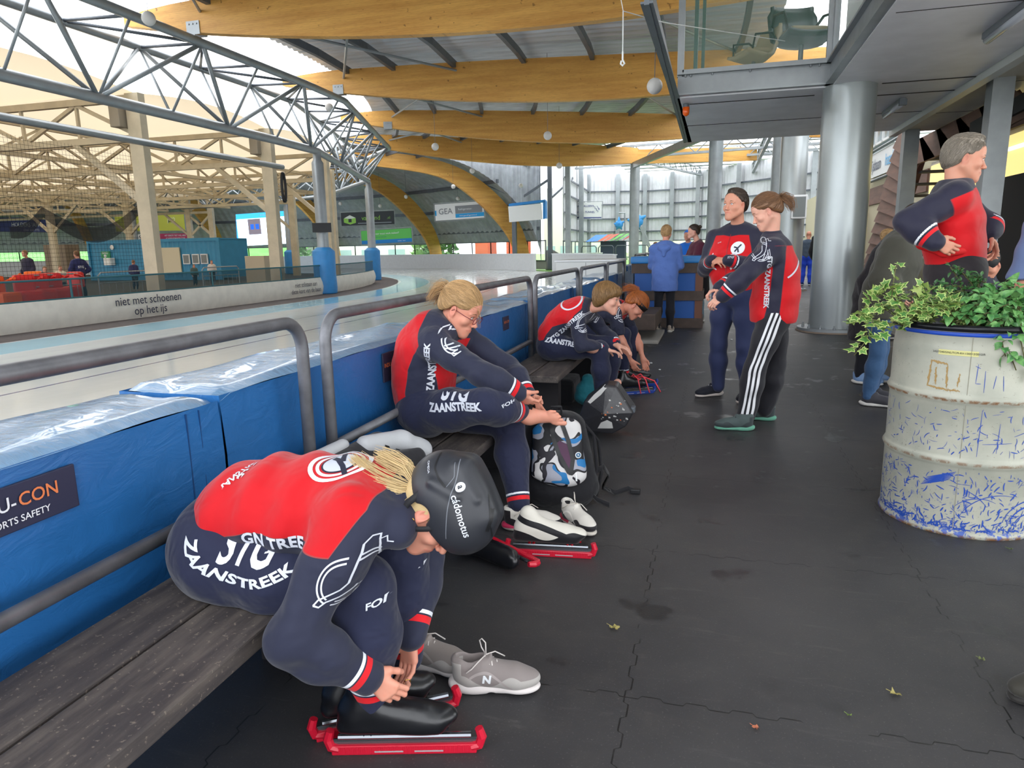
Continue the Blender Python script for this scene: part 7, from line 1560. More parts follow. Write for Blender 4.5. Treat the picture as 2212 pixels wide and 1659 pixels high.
def coach_woman():
    # seen from her left side, facing the left edge of the photo
    J = dict(sp=[(.45, 5.52, .86), (.46, 5.52, .97), (.465, 5.52, 1.08), (.46, 5.52, 1.20), (.435, 5.52, 1.32), (.415, 5.52, 1.40)], shR=(.40, 5.70, 1.33), shL=(.41, 5.36, 1.33), elR=(.22, 5.72, 1.12), wrR=(.06, 5.60, 1.05), elL=aty(1612, 592, 5.22), wrL=aty(1562, 640, 5.22),
             hR=(.46, 5.61, .84), hL=(.45, 5.43, .84), kR=(.50, 5.66, .46), aR=(.44, 5.68, .10), kL=(.335, 5.42, .47), aL=(.29, 5.42, .10), hc=aty(1656, 457, 5.50), hf=(-.90, -.06, -.42), hu=(-.42, 0, .91))
    def at(V, A_, T_, J_):
        x, y, z = V.T; dA = gd(A_, V, ('armR', 'armR2', 'armL', 'armL2')); dT = gd(T_, V, ('torso',)); front = (.385 + .03 * np.sin((z - .9) * 5)) - x; back = x - (.50 + .05 * np.clip((1.30 - z) * -1, -1, .5)); red = np.maximum(np.where(z < 1.25, front, -1), np.where(z < 1.36, back, .5 * (1.36 - z))); red = np.minimum(red, dA - dT + .005); d = stand_cuffs(J_, V, A_); d['red'] = red; return d
    def hair(r, T, R, s):
        caphair(H_BR, .012, .004, .048, back=-.065, h=.005, flow=to_tail(0, -.10, .045), n=1200, L=.07, rr=.0015)(r, T, R, s); b0 = T(0, -.10, .045)
        strands('ponytail', [[b0, T(0, -.145, .055), T(0, -.175, .01), T(0, -.165, -.06), T(0, -.14, -.09)], [b0, T(-.02, -.14, .03), T(-.025, -.16, -.02), T(-.02, -.145, -.08)]], H_BR, r, 130, .013, .0017, 9)
    slv = cloth('track_pants', (34, 34, 40), (), .65, fold=.6, fs=6); N = NT(slv); q = N.n('ShaderNodeAttribute', attribute_name='sw').outputs['Fac']; nn = N.m('GREATER_THAN', N.n('ShaderNodeAttribute', attribute_name='sn').outputs['Fac'], 0.0)
    tt_ = N.m('SUBTRACT', .0415, N.m('ABSOLUTE', q)); fr = N.m('GREATER_THAN', N.m('FRACT', N.m('DIVIDE', N.m('ADD', q, .0415 + .332 - .0), .0332)), .5 - .02); N.l(N.mix(N.m('MULTIPLY', N.m('MULTIPLY', N.m('GREATER_THAN', tt_, 0.0), nn), N.m('LESS_THAN', N.m('FRACT', N.m('DIVIDE', N.m('ADD', q, .3735), .0332)), .55)), lin((34, 34, 40)), lin((226, 228, 232))), N.b.inputs['Base Color'])
    def tat(V, L_, J_):
        a, b_, c_ = J_['hL'], J_['kL'], J_['aL']; side = np.array([0, -1, 0]); t1 = unit(b_ - a); t2 = unit(c_ - b_); d1 = (V - a) @ np.cross(t1, side); d2 = (V - b_) @ np.cross(t2, side); z = np.clip((V[:, 2] - b_[2] + .05) / .10, 0, 1); w = d1 * z + d2 * (1 - z)
        return {'sw': w, 'sn': np.minimum(b_[1] + .005 - V[:, 1], .92 - V[:, 2])}

    r, jo, tr, T, R = figure('woman in red and navy club jacket and striped track pants, stretching one arm', J, M_TJK, slv, SK_P, dict(w=[.16, .155, .155, .165, .155, .075], d=[.145, .14, .135, .125, .10, .06], ua=.062, el=.052, wr=.038, th=.098, kn=.072, an=.062, hip=.12), h=.010, hh=.004, jat=at, tat=tat, hs=.99, jfat=.008, topname='jacket', botname='track_pants', hem=((0, 0, .80), (0, 0, -1)), collar=.075,
        hands={'L': ((-.72, .0, -.55), (-.3, .5, -.8), (.2, -.2, .9), (.5, .7, .8, .9), (.3, .3)), 'R': ((-.8, -.2, -.3), (0, 0, -1), (0, -1, 0), (.8, .9, 1, 1))}, hair=hair, eye=((90, 100, 110), True), brow=H_BR, extra_top=[cap((.45, 5.52, .95), (.455, 5.52, .80), .155, .15, .05, 'torso', lat=(0, 1, 0), lf=1.12)], foldb=(.006, 26, (.3, 0, 1), 2),
        shoes={'L': ((.34, 5.36, 0), (-.98, -.12, 0)), 'R': ((.52, 5.70, 0), (-.97, .05, 0)), 'kw': dict(main=(72, 84, 84), sole=(96, 156, 134), over=(54, 62, 64), lace=(30, 32, 34))})
    tj = bvh(jo); V, Fc = emblem(.13); decal('sleeve_emblem', V, Fc, aty(1652, 545, 4.9), unit((.85, 0, .5)), unit((-.5, 0, .85)), tj, M_PRN, jo, .003, .02)
    textd('side_lettering', 'STG ZAANSTREEK', .045, aty(1668, 617, 4.9), (0, 0, -1), (1, 0, 0), tj, M_PRN, jo, .02, .003, bold=.04)
    V, Fc = strokes([arcpts(.16, -60, 60, 20)], .012); decal('back_ring', V, Fc, aty(1690, 560, 4.9), (1, 0, 0), (0, 0, 1), tj, M_PRN, jo, .003, .02)
    w = J['wrL']; b = MB(); d = unit(np.array(J['wrL']) - np.array(J['elL'])); b.tube([w - d * .012, w + d * .016], .036, 14, caps=False); o = b.build('watch_strap', M_BLACK, r, smooth=True); b = MB(); b.rbox(w[0] - .02, w[0] + .018, w[1] - .045, w[1] - .03, w[2] - .018, w[2] + .018, .005); b.build('watch_face', M_BLACK, o)
coach_woman()
# ------------------------------------------------------------------ other people
def plain(name_top, rgb, **k): return cloth(name_top, rgb, (), .75, **k)
def stander(label, c, f, hgt, top, bot, skn, hair, arms=None, head=None, hem=.9, group=None, legs=None, h=.022, fat=.0, male=True, lean=0, shoe=(60, 60, 66), sole=(200, 198, 194), extra=None, coll=.03, topname='jacket', hipz=None, kw=None):
    f = unit((f[0], f[1], 0)); lat = unit(np.cross(f, (0, 0, 1))); c = np.array([c[0], c[1], 0.]); k = hgt / 1.8
    def S(a, b_, z): return c + lat * a * k + f * (b_ + lean * max(0, z - .95)) * k + (0, 0, z * k)
    J = dict(sp=[S(0, 0, .97), S(0, .01, 1.06), S(0, .02, 1.16), S(0, .02, 1.28), S(0, 0, 1.40), S(0, -.01, 1.48)], shR=S(.19, -.01, 1.40), shL=S(-.19, -.01, 1.40), hR=S(.09, 0, .92), hL=S(-.09, 0, .92), kR=S(.10, .02, .50), aR=S(.11, -.03, .09), kL=S(-.10, .02, .50), aL=S(-.11, -.03, .09), hc=S(0, .05, 1.665), hf=f, hu=(0, 0, 1))
    ar = dict(elR=(.26, -.03, 1.12), wrR=(.24, .10, .90), elL=(-.26, -.03, 1.12), wrL=(-.24, .10, .90)); ar.update(arms or {})
    for q, v in ar.items(): J[q] = S(*v)
    for q, v in (legs or {}).items(): J[q] = S(*v)
    if head: J.update(head)
    hd = {}
    for s_ in 'RL':
        d = unit(J['wr' + s_] - J['el' + s_]); hd[s_] = (d, lat * (-1 if s_ == 'R' else 1) + (0, 0, .01), f, (.4, .5, .5, .6))
    r = figure(label, J, top, bot, skn, dict(w=np.array([.16, .15, .155, .175, .175, .08]) * k, d=np.array([.12, .115, .12, .125, .105, .06]) * k, ua=.06 * k, el=.052 * k, wr=.04 * k, th=.088 * k, kn=.062 * k, an=.05 * k, hip=.115 * k), h=h, hh=max(.006, h * .4), hands=hd, hair=hair, male=male, hs=k, jfat=.008 + fat, hem=((0, 0, hem * k), (0, 0, -1)), collar=coll, topname=topname, extra_top=extra(S, f, lat) if extra else None,
        shoes={'R': (S(.11, -.09, 0), f), 'L': (S(-.11, -.09, 0), f), 'kw': dict(main=shoe, sole=sole, lace=None)} if shoe else None, eye=None, group=group, **(kw or {}))
    return r, S
def ch(m, **k): return caphair(m, .012, .0, .048, back=-.075, h=.009, **k)
skirt = lambda z0, w, d: (lambda S, f, lat: [cap(S(0, 0, 1.05), S(0, 0, z0), d, d * 1.05, .05, 'torso', lat=lat, lf=w / d)])
BLUEC = plain('blue_parka', (84, 112, 178), fold=.9, fs=8)
(r, jo, tr, T, R), S = stander('woman in a long blue hooded coat seen from behind at the crate table', (-.72, 11.45), (.12, 1), 1.70, BLUEC, plain('black_jeans', (24, 25, 32)), SK_F, ch(H_BL, flow=to_tail(0, -.09, -.03), n=500, L=.05, rr=.003), arms=dict(elR=(.24, .08, 1.12), wrR=(.12, .30, 1.08), elL=(-.24, .08, 1.12), wrL=(-.12, .30, 1.08)), hem=.70, extra=skirt(.74, .20, .15), male=False, shoe=(160, 148, 136), h=.016, coll=.05)
put_solid('hood', [cap(S(-.06, -.10, 1.42), S(.06, -.10, 1.42), .055, .055, .04), cap(S(0, -.12, 1.38), S(0, -.14, 1.30), .05, .03, .04)], .012, BLUEC, r)
BUR = plain('burgundy_cardigan', (84, 34, 52), fold=.6)
(r, jo, tr, T, R), S = stander('woman with a hair bun in a burgundy cardigan leaning on the crate table', (-.22, 13.15), (-1, -.35), 1.74, BUR, plain('wide_pale_jeans', (112, 138, 152)), SK_P, ch(H_DK, flow=to_tail(0, -.10, .06), n=500, rr=.003), arms=dict(elR=(.22, .16, 1.14), wrR=(.05, .34, 1.2), elL=(-.22, .16, 1.1), wrL=(-.1, .40, 1.12)), hem=.84, male=False, lean=.12, shoe=(176, 168, 156), h=.018, coll=.03)
put_solid('coat', [cap(S(0, -.02, 1.05), S(0, -.02, .58), .145, .17, .03, lat=S(1, 0, 0) - S(0, 0, 0), lf=1.3)], .02, plain('long_black_coat', (26, 24, 30)), r); put_solid('hair_bun', [sph(T(0, -.12, .085), .035)], .008, H_DK, r)
stander('person in bright blue jacket and cap beyond the crate table', (-.55, 16.8), (-.4, -1), 1.72, plain('azure_jacket', (30, 110, 210)), plain('navy_far_pants', (30, 36, 60)), SK_M, ch(mat('azure_cap', (40, 120, 220), .7)), arms=dict(elR=(.22, .12, 1.14), wrR=(.02, .28, 1.15), elL=(-.22, .12, 1.14), wrL=(-.02, .28, 1.15)), h=.025)
stander('small figure in blue with an orange scarf beyond the hoop rails', (-1.9, 24.5), (1, -.3), 1.5, plain('royal_jacket', (40, 74, 180)), plain('navy_far_pants', (30, 36, 60)), SK_M, ch(H_BR), h=.03, extra=lambda S, f, lat: [])
# along the walkway behind the big column
RV = plain('slate_vest', (72, 84, 100)); RB = plain('royal_blue_tights', (36, 72, 200))
stander('person in a slate jacket and bright blue tights seen from behind far down the walkway', (2.98, 24.8), (.2, 1), 1.76, RV, RB, SK_M, None, arms=dict(elR=(.24, .08, 1.12), wrR=(.10, .2, 1.0), elL=(-.24, .08, 1.12), wrL=(-.10, .2, 1.0)), h=.02, shoe=(30, 60, 120))
stander('person in dark blue half hidden behind the slate jacket down the walkway', (3.35, 25.6), (-.3, 1), 1.74, plain('dark_blue_top', (40, 50, 80)), RB, SK_M, None, h=.026, shoe=(30, 60, 120)); stander('balding person in purple beside the speaker column', (2.75, 26.2), (.8, -.4), 1.72, plain('plum_top', (92, 50, 84)), plain('navy_far_pants', (30, 36, 60)), SK_M, None, h=.026)
(r, jo, tr, T, R), S = stander('person in a black puffer vest and pale jeans, half behind the thick silver column', (2.42, 17.6), (.7, .6), 1.88, plain('black_puffer', (38, 38, 42)), plain('washed_jeans', (112, 144, 172), fold=.9), SK_M, ch(H_DK), h=.016, shoe=(216, 216, 214))
b = MB()
for z in np.linspace(1.08, 1.42, 7): b.tube([S(.19 * math.cos(a), .145 * math.sin(a) + .01, z) for a in np.linspace(0, 2 * PI, 20)[:-1]], .022, 6, closed=True)
b.build('quilted_rolls', plain('black_puffer', (38, 38, 42)), r, smooth=True)
# grey haired man pulling down his jacket, behind the plant drum
def grey_man():
    J = dict(sp=[(1.42, 4.85, 1.20), (1.41, 4.85, 1.30), (1.395, 4.85, 1.40), (1.385, 4.85, 1.51), (1.37, 4.85, 1.62), (1.375, 4.84, 1.70)], shR=(1.33, 4.66, 1.62), shL=(1.43, 5.03, 1.62), elR=(1.09, 4.62, 1.49), wrR=aty(2020, 522, 4.55), elL=(1.62, 5.0, 1.46), wrL=aty(2132, 503, 4.95),
             hR=(1.42, 4.76, 1.12), hL=(1.44, 4.95, 1.12), kR=(1.44, 4.74, .58), aR=(1.45, 4.78, .11), kL=(1.46, 4.98, .58), aL=(1.48, 5.0, .11), hc=aty(2083, 343, 4.84), hf=(.97, -.12, -.16), hu=(.16, 0, .98))
    yk = seamline([(2014, 420), (2012, 437), (2040, 420), (2068, 406)], 4.7)
    def at(V, A_, T_, J_):
        x, y, z = V.T; dA = gd(A_, V, ('armR', 'armR2', 'armL', 'armL2')); dT = gd(T_, V, ('torso',)); line = 1.595 + (x - 1.26) * .42 - z; red = np.minimum(line, x - 1.20); red = np.minimum(red, dA - dT + .012); d = stand_cuffs(J_, V, A_); d['red'] = red; return d
    hair = caphair(H_GR, .010, -.018, .052, back=-.085, h=.005, flow=lambda l: (l[0] * 3, .6, .3) if l[2] > .10 else (0, -.5, -1), n=2600, L=.028, rr=.0013, extra=lambda T, R: [ell(T(0, .02, .115), R, (.055, .055, .022), .02, 'hair')])
    r, jo, tr, T, R = figure('grey haired man in red and navy club pullover behind the plant drum', J, M_TJK, plain('dark_brown_trousers', (38, 34, 38)), SK_M, dict(w=[.165, .165, .165, .175, .17, .08], d=[.135, .135, .135, .13, .105, .065], ua=.068, el=.06, wr=.04, th=.1, kn=.07, an=.055, hip=.152), h=.010, hh=.004, jat=at, male=True, hs=1.05, jfat=.008, topname='pullover', hem=((1.4, 4.85, 1.235), (.1, 0, -1)), collar=.03,
        hands={'R': ((.85, -.05, -.45), (.1, .9, .1), (.2, -.3, .9), (.8, 1.0, 1.1, 1.1)), 'L': ((.55, .1, -.8), (-.6, .0, -.5), (.3, -.6, .5), (.5, .6, .7, .8))}, hair=hair, eye=((90, 110, 130), False), brow=H_GR, shoes={'R': ((1.37, 4.76, 0), (1, 0, 0)), 'L': ((1.40, 5.02, 0), (1, 0, 0)), 'kw': dict(main=(40, 38, 40), lace=None)})
    put_solid('jacket_hem', [cap(aty(1990, 528, 4.62), aty(2040, 545, 4.60), .030, .026, .03), cap(aty(2040, 545, 4.60), aty(2095, 540, 4.7), .024, .03, .03)], .008, mat('hem_red', (214, 26, 30), .65), r)
    tj = bvh(jo); V, Fc = emblem(.15); decal('shoulder_emblem', V, Fc, aty(1996, 402, 4.2), unit((.85, 0, .5)), unit((-.5, -.1, .85)), tj, M_PRN, jo, .003, .02); textd('maker_lettering', 'forte', .025, aty(2050, 400, 4.2), (1, 0, .1), (0, 0, 1), tj, mat('plum_print', (130, 40, 70), .6), jo, .01, .003)
grey_man()
GRN = plain('olive_puffer', (70, 70, 62), fold=1.0, fs=6)
(r, jo, tr, T, R), S = stander('person in an olive puffer coat and blue jeans, mostly hidden by the grey haired man', (1.38, 6.5), (.9, -.3), 1.68, GRN, plain('blue_denim', (54, 84, 120), fold=.9), SK_P, ch(H_DK), arms=dict(elR=(.3, -.02, 1.15), wrR=(.24, .12, 1.02), elL=(-.28, .05, 1.15), wrL=(-.20, .16, 1.0)), hem=.80, fat=.035, extra=skirt(.86, .21, .16), h=.014, male=False, lean=.25, coll=.05)
(r, jo, tr, T, R), S = stander('person in a long black coat bending beside the thick silver column', (1.50, 7.5), (.8, -.4), 1.62, plain('long_black_parka', (36, 33, 38), fold=.8), plain('black_jeans', (24, 25, 32)), SK_P, ch(H_DK), hem=.48, fat=.03, extra=skirt(.52, .23, .17), h=.018, male=False, lean=.35, shoe=(120, 150, 190))
stander('blonde person in a pale grey hoodie behind the black coat', (2.32, 11.0), (.7, -.5), 1.55, plain('pale_hoodie', (190, 192, 200)), plain('grey_trousers', (90, 92, 100)), SK_P, ch(H_BL, flow=to_tail(0, -.11, -.02), n=300, rr=.004), h=.02, male=False, extra=lambda S, f, lat: [cap(S(-.05, -.1, 1.42), S(.05, -.1, 1.42), .06, .06, .03, 'torso')])
# person in a black cap, hand on the head, at the right
def cap_person():
    J = dict(sp=[(2.38, 7.2, .62), (2.35, 7.2, .74), (2.32, 7.2, .86), (2.30, 7.2, .97), (2.28, 7.2, 1.07), (2.285, 7.2, 1.13)], shR=(2.18, 7.08, 1.05), shL=(2.4, 7.33, 1.05), elR=(2.0, 7.0, 1.03), wrR=aty(2120, 563, 7.0), elL=(2.5, 7.2, .85), wrL=(2.35, 7.0, .75), hR=(2.3, 7.1, .58), hL=(2.46, 7.25, .58), kR=(2.1, 6.8, .55), aR=(2.1, 6.8, .1), kL=(2.3, 6.8, .55), aL=(2.3, 6.8, .1), hc=aty(2137, 570, 7.15), hf=(-.5, -.5, -.7), hu=(-.4, -.35, .85))
    r, jo, tr, T, R = figure('person in navy with a black cap, holding the back of the head', J, plain('navy_fleece', (34, 36, 56)), plain('black_jeans', (24, 25, 32)), SK_M, None, h=.016, hh=.006, hands={'R': ((.75, .1, .35), (.2, .7, -.6), (0, 0, 1), (.2, .3, .3, .4))}, hair=None)
    put_solid('cap', [ell(T(0, -.012, .045), R, (.088, .106, .095), .01)], .006, mat('black_cap', (26, 26, 30), .6), r, extra=lambda D, ax: np.maximum(D, .0 - (np.stack(np.meshgrid(*ax, indexing='ij'), -1) - T(0, 0, .0)) @ R[2]))
cap_person()
b = MB(); b.rbox(1.95, 2.9, 6.9, 7.5, 0, .55, .05); tagit(b.build('bench_block', mat('blue_bench_block', (40, 96, 160), .5)), 'blue padded block the person in the black cap sits on', 'seat', None, 'thing')
# coat cut by the right edge, boot cut by the right edge
stander('person cut off by the right edge, in a slate blue coat and dark trousers', (1.93, 4.5), (.1, 1), 1.84, plain('slate_coat', (96, 112, 150)), plain('navy_far_pants', (30, 36, 60)), SK_M, ch(H_DK), hem=1.13, fat=.02, h=.014)
stander('person mostly outside the right edge, only the rounded dark leather boot in view', (1.127, 2.168), (-.95, -.3), 1.78, plain('charcoal_coat', (60, 60, 66)), plain('grey_trousers', (90, 92, 100)), SK_M, ch(H_BR), h=.016, shoe=(58, 56, 50), sole=(44, 42, 40), arms=dict(elR=(.26, -.12, 1.12), wrR=(.16, -.22, .95), elL=(-.26, -.12, 1.12), wrL=(-.16, -.22, .95)))
# infield people, small and far
K2 = [(62, -22.5, 1.62, (48, 46, 66), 'person in a dark top at the far left behind the orange aid', (0, -1)), (97, -19.5, 1.1, (60, 50, 60), 'child in dark clothes among the red aids', (1, -.2)), (131, -20.0, 1.1, (214, 206, 190), 'child in a cream top among the red aids', (1, -.3)), (290, -22, 1.2, (44, 50, 90), 'long haired child in navy by the blue container', (-.2, 1)), (319, -22, 1.25, (50, 50, 84), 'child in navy half hidden by the cream post', (1, .5)), (420, -21.5, .95, (70, 90, 90), 'dark haired child low behind the net', (1, -.5)), (459, -21.5, 1.1, (206, 200, 196), 'child in a white top behind the net', (.8, -.6))]
for px, X, hg, c, lb, f in K2:
    p = atx(px, 590, X); stander(lb, (p[0], p[1]), f, hg, plain('far_top_%d_%d' % (c[0], c[1]), c), plain('navy_far_pants', (30, 36, 60)), SK_M, ch(H_BR), h=.035, male=False, shoe=None)
(r, jo, tr, T, R), S = stander('person with a ponytail in navy and white jersey sitting with back turned on the infield', tuple(atx(172, 590, -19)[:2]), (-1, .2), 1.55, plain('far_navy_white', (44, 50, 96)), plain('navy_far_pants', (30, 36, 60)), SK_M, ch(H_BR, flow=to_tail(0, -.1, -.05), n=200, rr=.005), h=.03, male=False, arms=dict(elR=(.36, -.05, 1.12), wrR=(.18, .08, .96), elL=(-.36, -.05, 1.12), wrL=(-.18, .08, .96)), shoe=None)
textd('back_lettering', 'STG', .1, T(0, -.6, -.45), R[0], (0, 0, 1), bvh(jo), M_PRN, jo, .05, .01, bold=.03)
# ------------------------------------------------------------------ plant drum
def drum():
    cx, cy, R_, Hh = 1.247, 3.87, .345, 1.0; r = thing('oil_drum', 'cream steel drum scratched with blue paint, used as a planter', 'drum', (cx, cy, 0))
    prof = [(R_ + .004, 0), (R_ + .008, .008), (R_ + .004, .018), (R_, .03)]
    for zc in (.36, .66): prof += [(R_, zc - .03), (R_ + .004, zc - .018), (R_ + .013, zc), (R_ + .004, zc + .018), (R_, zc + .03)]
    prof += [(R_, .87), (R_ - .003, .90), (R_ - .006, .93), (R_ - .002, .945), (R_ - .002, .97)]
    m = mat('weathered_cream_paint', (176, 176, 160), .42, .15, spec=.5); N = NT(m); P = N.geo(); z = N.xyz(P)[2]
    c = N.mix(N.step(N.noise(5, P, 5), .3, .7), lin((158, 160, 148)), lin((178, 178, 164)))
    sp = N.m('MULTIPLY', N.step(N.noise(70, P, 4, .7), .62, .68), N.step(N.noise(6, P, 3), .42, .6)); c = N.mix(N.m('MULTIPLY', sp, .6), c, lin((92, 86, 72)))
    low = N.step(z, .34, .0); bl = N.m('MULTIPLY', N.step(N.m('ADD', N.noise(26, P, 6, .75, .4), N.m('MULTIPLY', N.step(z, .09, .02), .10)), .60, .64), N.m('ADD', N.m('MULTIPLY', low, .9), .0)); c = N.mix(bl, c, lin((36, 78, 168)))
    rz = N.m('MAXIMUM', N.m('MAXIMUM', N.step(N.m('ABSOLUTE', N.m('SUBTRACT', z, .655)), .012, .002), N.step(z, .022, .004)), N.m('MULTIPLY', N.step(N.m('ABSOLUTE', N.m('SUBTRACT', z, .36)), .012, .002), .7)); rs = N.m('MULTIPLY', rz, N.step(N.noise(22, P, 5, .7), .42, .56)); c = N.mix(rs, c, lin((124, 88, 58)))
    N.l(c, N.b.inputs['Base Color']); N.bump(N.noise(14, P, 4), .12, .006)
    b = MB(); b.lathe(prof, (cx, cy, 0), 96, True, False); autosmooth(b.build('shell', m, r), 60)
    b = MB(); b.lathe([(R_ + .001, .950), (R_ + .004, .953), (R_ + .004, .964), (R_ + .001, .968)], (cx, cy, 0), 80, False, False); b.build('blue_band', mat('drum_blue', (28, 72, 176), .45), r, smooth=True)
    b = MB(); b.lathe([(R_, .97), (R_ + .018, .975), (R_ + .023, .985), (R_ + .02, .997), (R_ + .006, 1.002), (R_ - .02, .995), (R_ - .03, .94)], (cx, cy, 0), 80, False, False); b.build('clamp_rim', mat('black_clamp_ring', (30, 32, 36), .3, .4), r, smooth=True)
    b = MB(); b.lathe([(R_ - .03, .93), (.001, .95)], (cx, cy, 0), 40, False, False); b.build('soil', mat('dark_soil', (52, 42, 34), .95, var=.4, vs=40, bump=.6, bs=50, bd=.01), r)
    # paint marks wrapped round the shell
    rng = random.Random(11); def_ = lambda a, z, rr=R_ + .0012: (cx + rr * math.cos(a), cy + rr * math.sin(a), z)
    def ribbon_(pts, w):
        A = []; B = []
        for i, (a, z) in enumerate(pts):
            a2, z2 = pts[min(i + 1, len(pts) - 1)]; a1, z1 = pts[max(0, i - 1)]; dx, dz = (a2 - a1) * R_, z2 - z1; L = math.hypot(dx, dz) + 1e-9; nx, nz = -dz / L, dx / L; ww = w * (.3 + .7 * math.sin(PI * (i + .5) / len(pts)))
            A.append(def_(a + nx * ww / 2 / R_, z + nz * ww / 2)); B.append(def_(a - nx * ww / 2 / R_, z - nz * ww / 2))
        b.strip(A, B)
    b = MB(); fa = -PI / 2 - .34
    def zok(z): return .03 < z < .325 or .395 < z < .625 or .70 < z < .92
    for _ in range(900):
        z = rng.random() ** 2.3 * .66 + .04
        if not zok(z): continue
        a = fa + rng.uniform(-1.3, 1.4); an = rng.gauss(.3, .8) if rng.random() < .7 else PI / 2 + rng.gauss(0, .2); L = rng.uniform(.008, .04) * (1.4 if rng.random() < .1 else 1); k = rng.gauss(0, 8); pts = []
        for i in range(6): t = i / 5 - .5; q = an + k * t * L; pts.append((a + math.cos(q) * t * L / R_, z + math.sin(q) * t * L))
        if all(zok(p[1]) for p in pts): ribbon_(pts, rng.uniform(.0016, .0060) * (1.3 - z))
    for (a0, z0, rr, t0, t1, w) in ((fa + .95, .06, .125, .1, 2.9, .006), (fa + .95, .06, .095, .2, 2.8, .009), (fa + .95, .05, .07, .3, 2.8, .007), (fa + .55, .05, .17, 1.2, 2.9, .004), (fa + .3, .08, .12, 1.0, 2.6, .004), (fa - .1, .05, .2, .6, 1.2, .004)): ribbon_([(a0 + rr * math.cos(t) / R_, z0 + rr * math.sin(t)) for t in np.linspace(t0, t1, 26)], w)
    for i in range(7): ribbon_([(fa - .42 + i * .012 + t * .34, .225 + i * .007 + t * .05) for t in np.linspace(0, 1, 8)], .005)
    for (a0, z0, a1, z1) in ((.10, .74, .11, .83), (.10, .74, .16, .74), (.08, .82, .14, .81), (.30, .72, .32, .78), (.42, .71, .40, .78), (.2, .70, .195, .80), (.2, .40, .21, .62), (.42, .42, .43, .56), (.62, .5, .86, .53), (.25, .46, .6, .47)): ribbon_([(fa + a0 + (a1 - a0) * t, z0 + (z1 - z0) * t) for t in np.linspace(0, 1, 6)], .0028)
    b.build('paint_scratches', mat('scratch_blue', (34, 74, 166), .5), r)['kind'] = 'stuff'
    b = MB()
    for (a0, z0, a1, z1) in ((-.46, .71, -.20, .70), (-.46, .71, -.44, .83), (-.44, .83, -.24, .82), (-.24, .82, -.22, .71), (-.36, .72, -.37, .80), (-.1, .72, -.08, .78), (-.2, .70, -.06, .70)):
        for q in range(5): ribbon_([(fa + a0 + (a1 - a0) * t + rng.gauss(0, .006), z0 + (z1 - z0) * t + rng.gauss(0, .003)) for t in np.linspace(0, 1, 14)], rng.uniform(.002, .005))
    b.build('rust_outline', mat('rust_tan', (168, 138, 88), .8), r)
    # sticker
    a0, a1 = fa - .36, fa + .10; n = 14; b = MB(); b.strip([def_(a, .862, R_ + .0018) for a in np.linspace(a0, a1, n)], [def_(a, .886, R_ + .0018) for a in np.linspace(a0, a1, n)]); o = b.build('sticker', mat('sticker_yellow', (208, 204, 138), .6), r)
    V, Fc = text_mesh('1A2/Y340/S/NL/TCPI-RV-130512/2012/R', .0125, bold=.01); V2 = [def_((a0 + a1) / 2 + v[0] / R_, .874 + v[1], R_ + .003) for v in V]; mkobj('sticker_lettering', V2, Fc, mat('sticker_ink', (44, 48, 40), .6), o)
    b = MB(); b.tube([def_(fa + .02, .04, R_ + .001), def_(fa + .02, .96, R_ + .001)], .0015, 4); b.build('weld_seam', mat('weathered_cream_seam', (150, 148, 132), .5), r)
drum()
def leafmat(name, rgb, rgb2, gl=.45):
    m = mat(name, rgb, gl, spec=.5); N = NT(m); f = N.noise(30, N.geo(), 3); N.l(N.mix(N.step(f, .35, .65), lin(rgb), lin(rgb2)), N.b.inputs['Base Color']); return m
L_IV = leafmat('ivy_green', (62, 112, 52), (104, 144, 66)); L_IE = leafmat('ivy_pale_edge', (156, 182, 96), (190, 204, 130)); L_DK = leafmat('box_leaf_dark', (38, 78, 42), (66, 112, 58), .35); L_OV = leafmat('oval_leaf_green', (60, 118, 62), (112, 164, 92)); L_ST = mat('plant_stem', (96, 96, 58), .7)
IVY = [(0, 0), (.22, -.10), (.50, -.16), (.36, .12), (.58, .38), (.26, .42), (.0, .95), (-.26, .42), (-.58, .38), (-.36, .12), (-.50, -.16), (-.22, -.10)]
def leaf(b, p, d, up, s, kind):
    d = unit(d); x = unit(np.cross(d, up)); n = np.cross(x, d); p = np.array(p, float)
    if kind == 'ivy':
        b.cur = 1; V = [p + (x * a + d * c) * s + n * (-.12 * s * abs(a)) for a, c in IVY]; ce = p + d * s * .28 + n * .02 * s; b.add([ce] + V, [(0, i + 1, (i + 1) % 12 + 1) for i in range(12)])
        b.cur = 0; V = [p + (x * a * .72 + d * (.28 + (c - .28) * .74)) * s + n * (.015 * s - .09 * s * abs(a)) for a, c in IVY]; b.add([ce + n * .02 * s] + V, [(0, i + 1, (i + 1) % 12 + 1) for i in range(12)])
    else:
        w = .30 if kind == 'oval' else .26; b.cur = 0; T_ = [0, .12, .3, .5, .7, .88, 1]; Wd = [0, .55, .95, 1, .8, .42, 0]
        L = [p + d * s * t + n * s * (.10 * math.sin(PI * t) - .25 * t * t) for t in T_]; A = [q - x * w * s * k + n * s * .07 * k for q, k in zip(L, Wd)]; B = [q + x * w * s * k + n * s * .07 * k for q, k in zip(L, Wd)]; b.strip(A, L); b.strip(L, B)
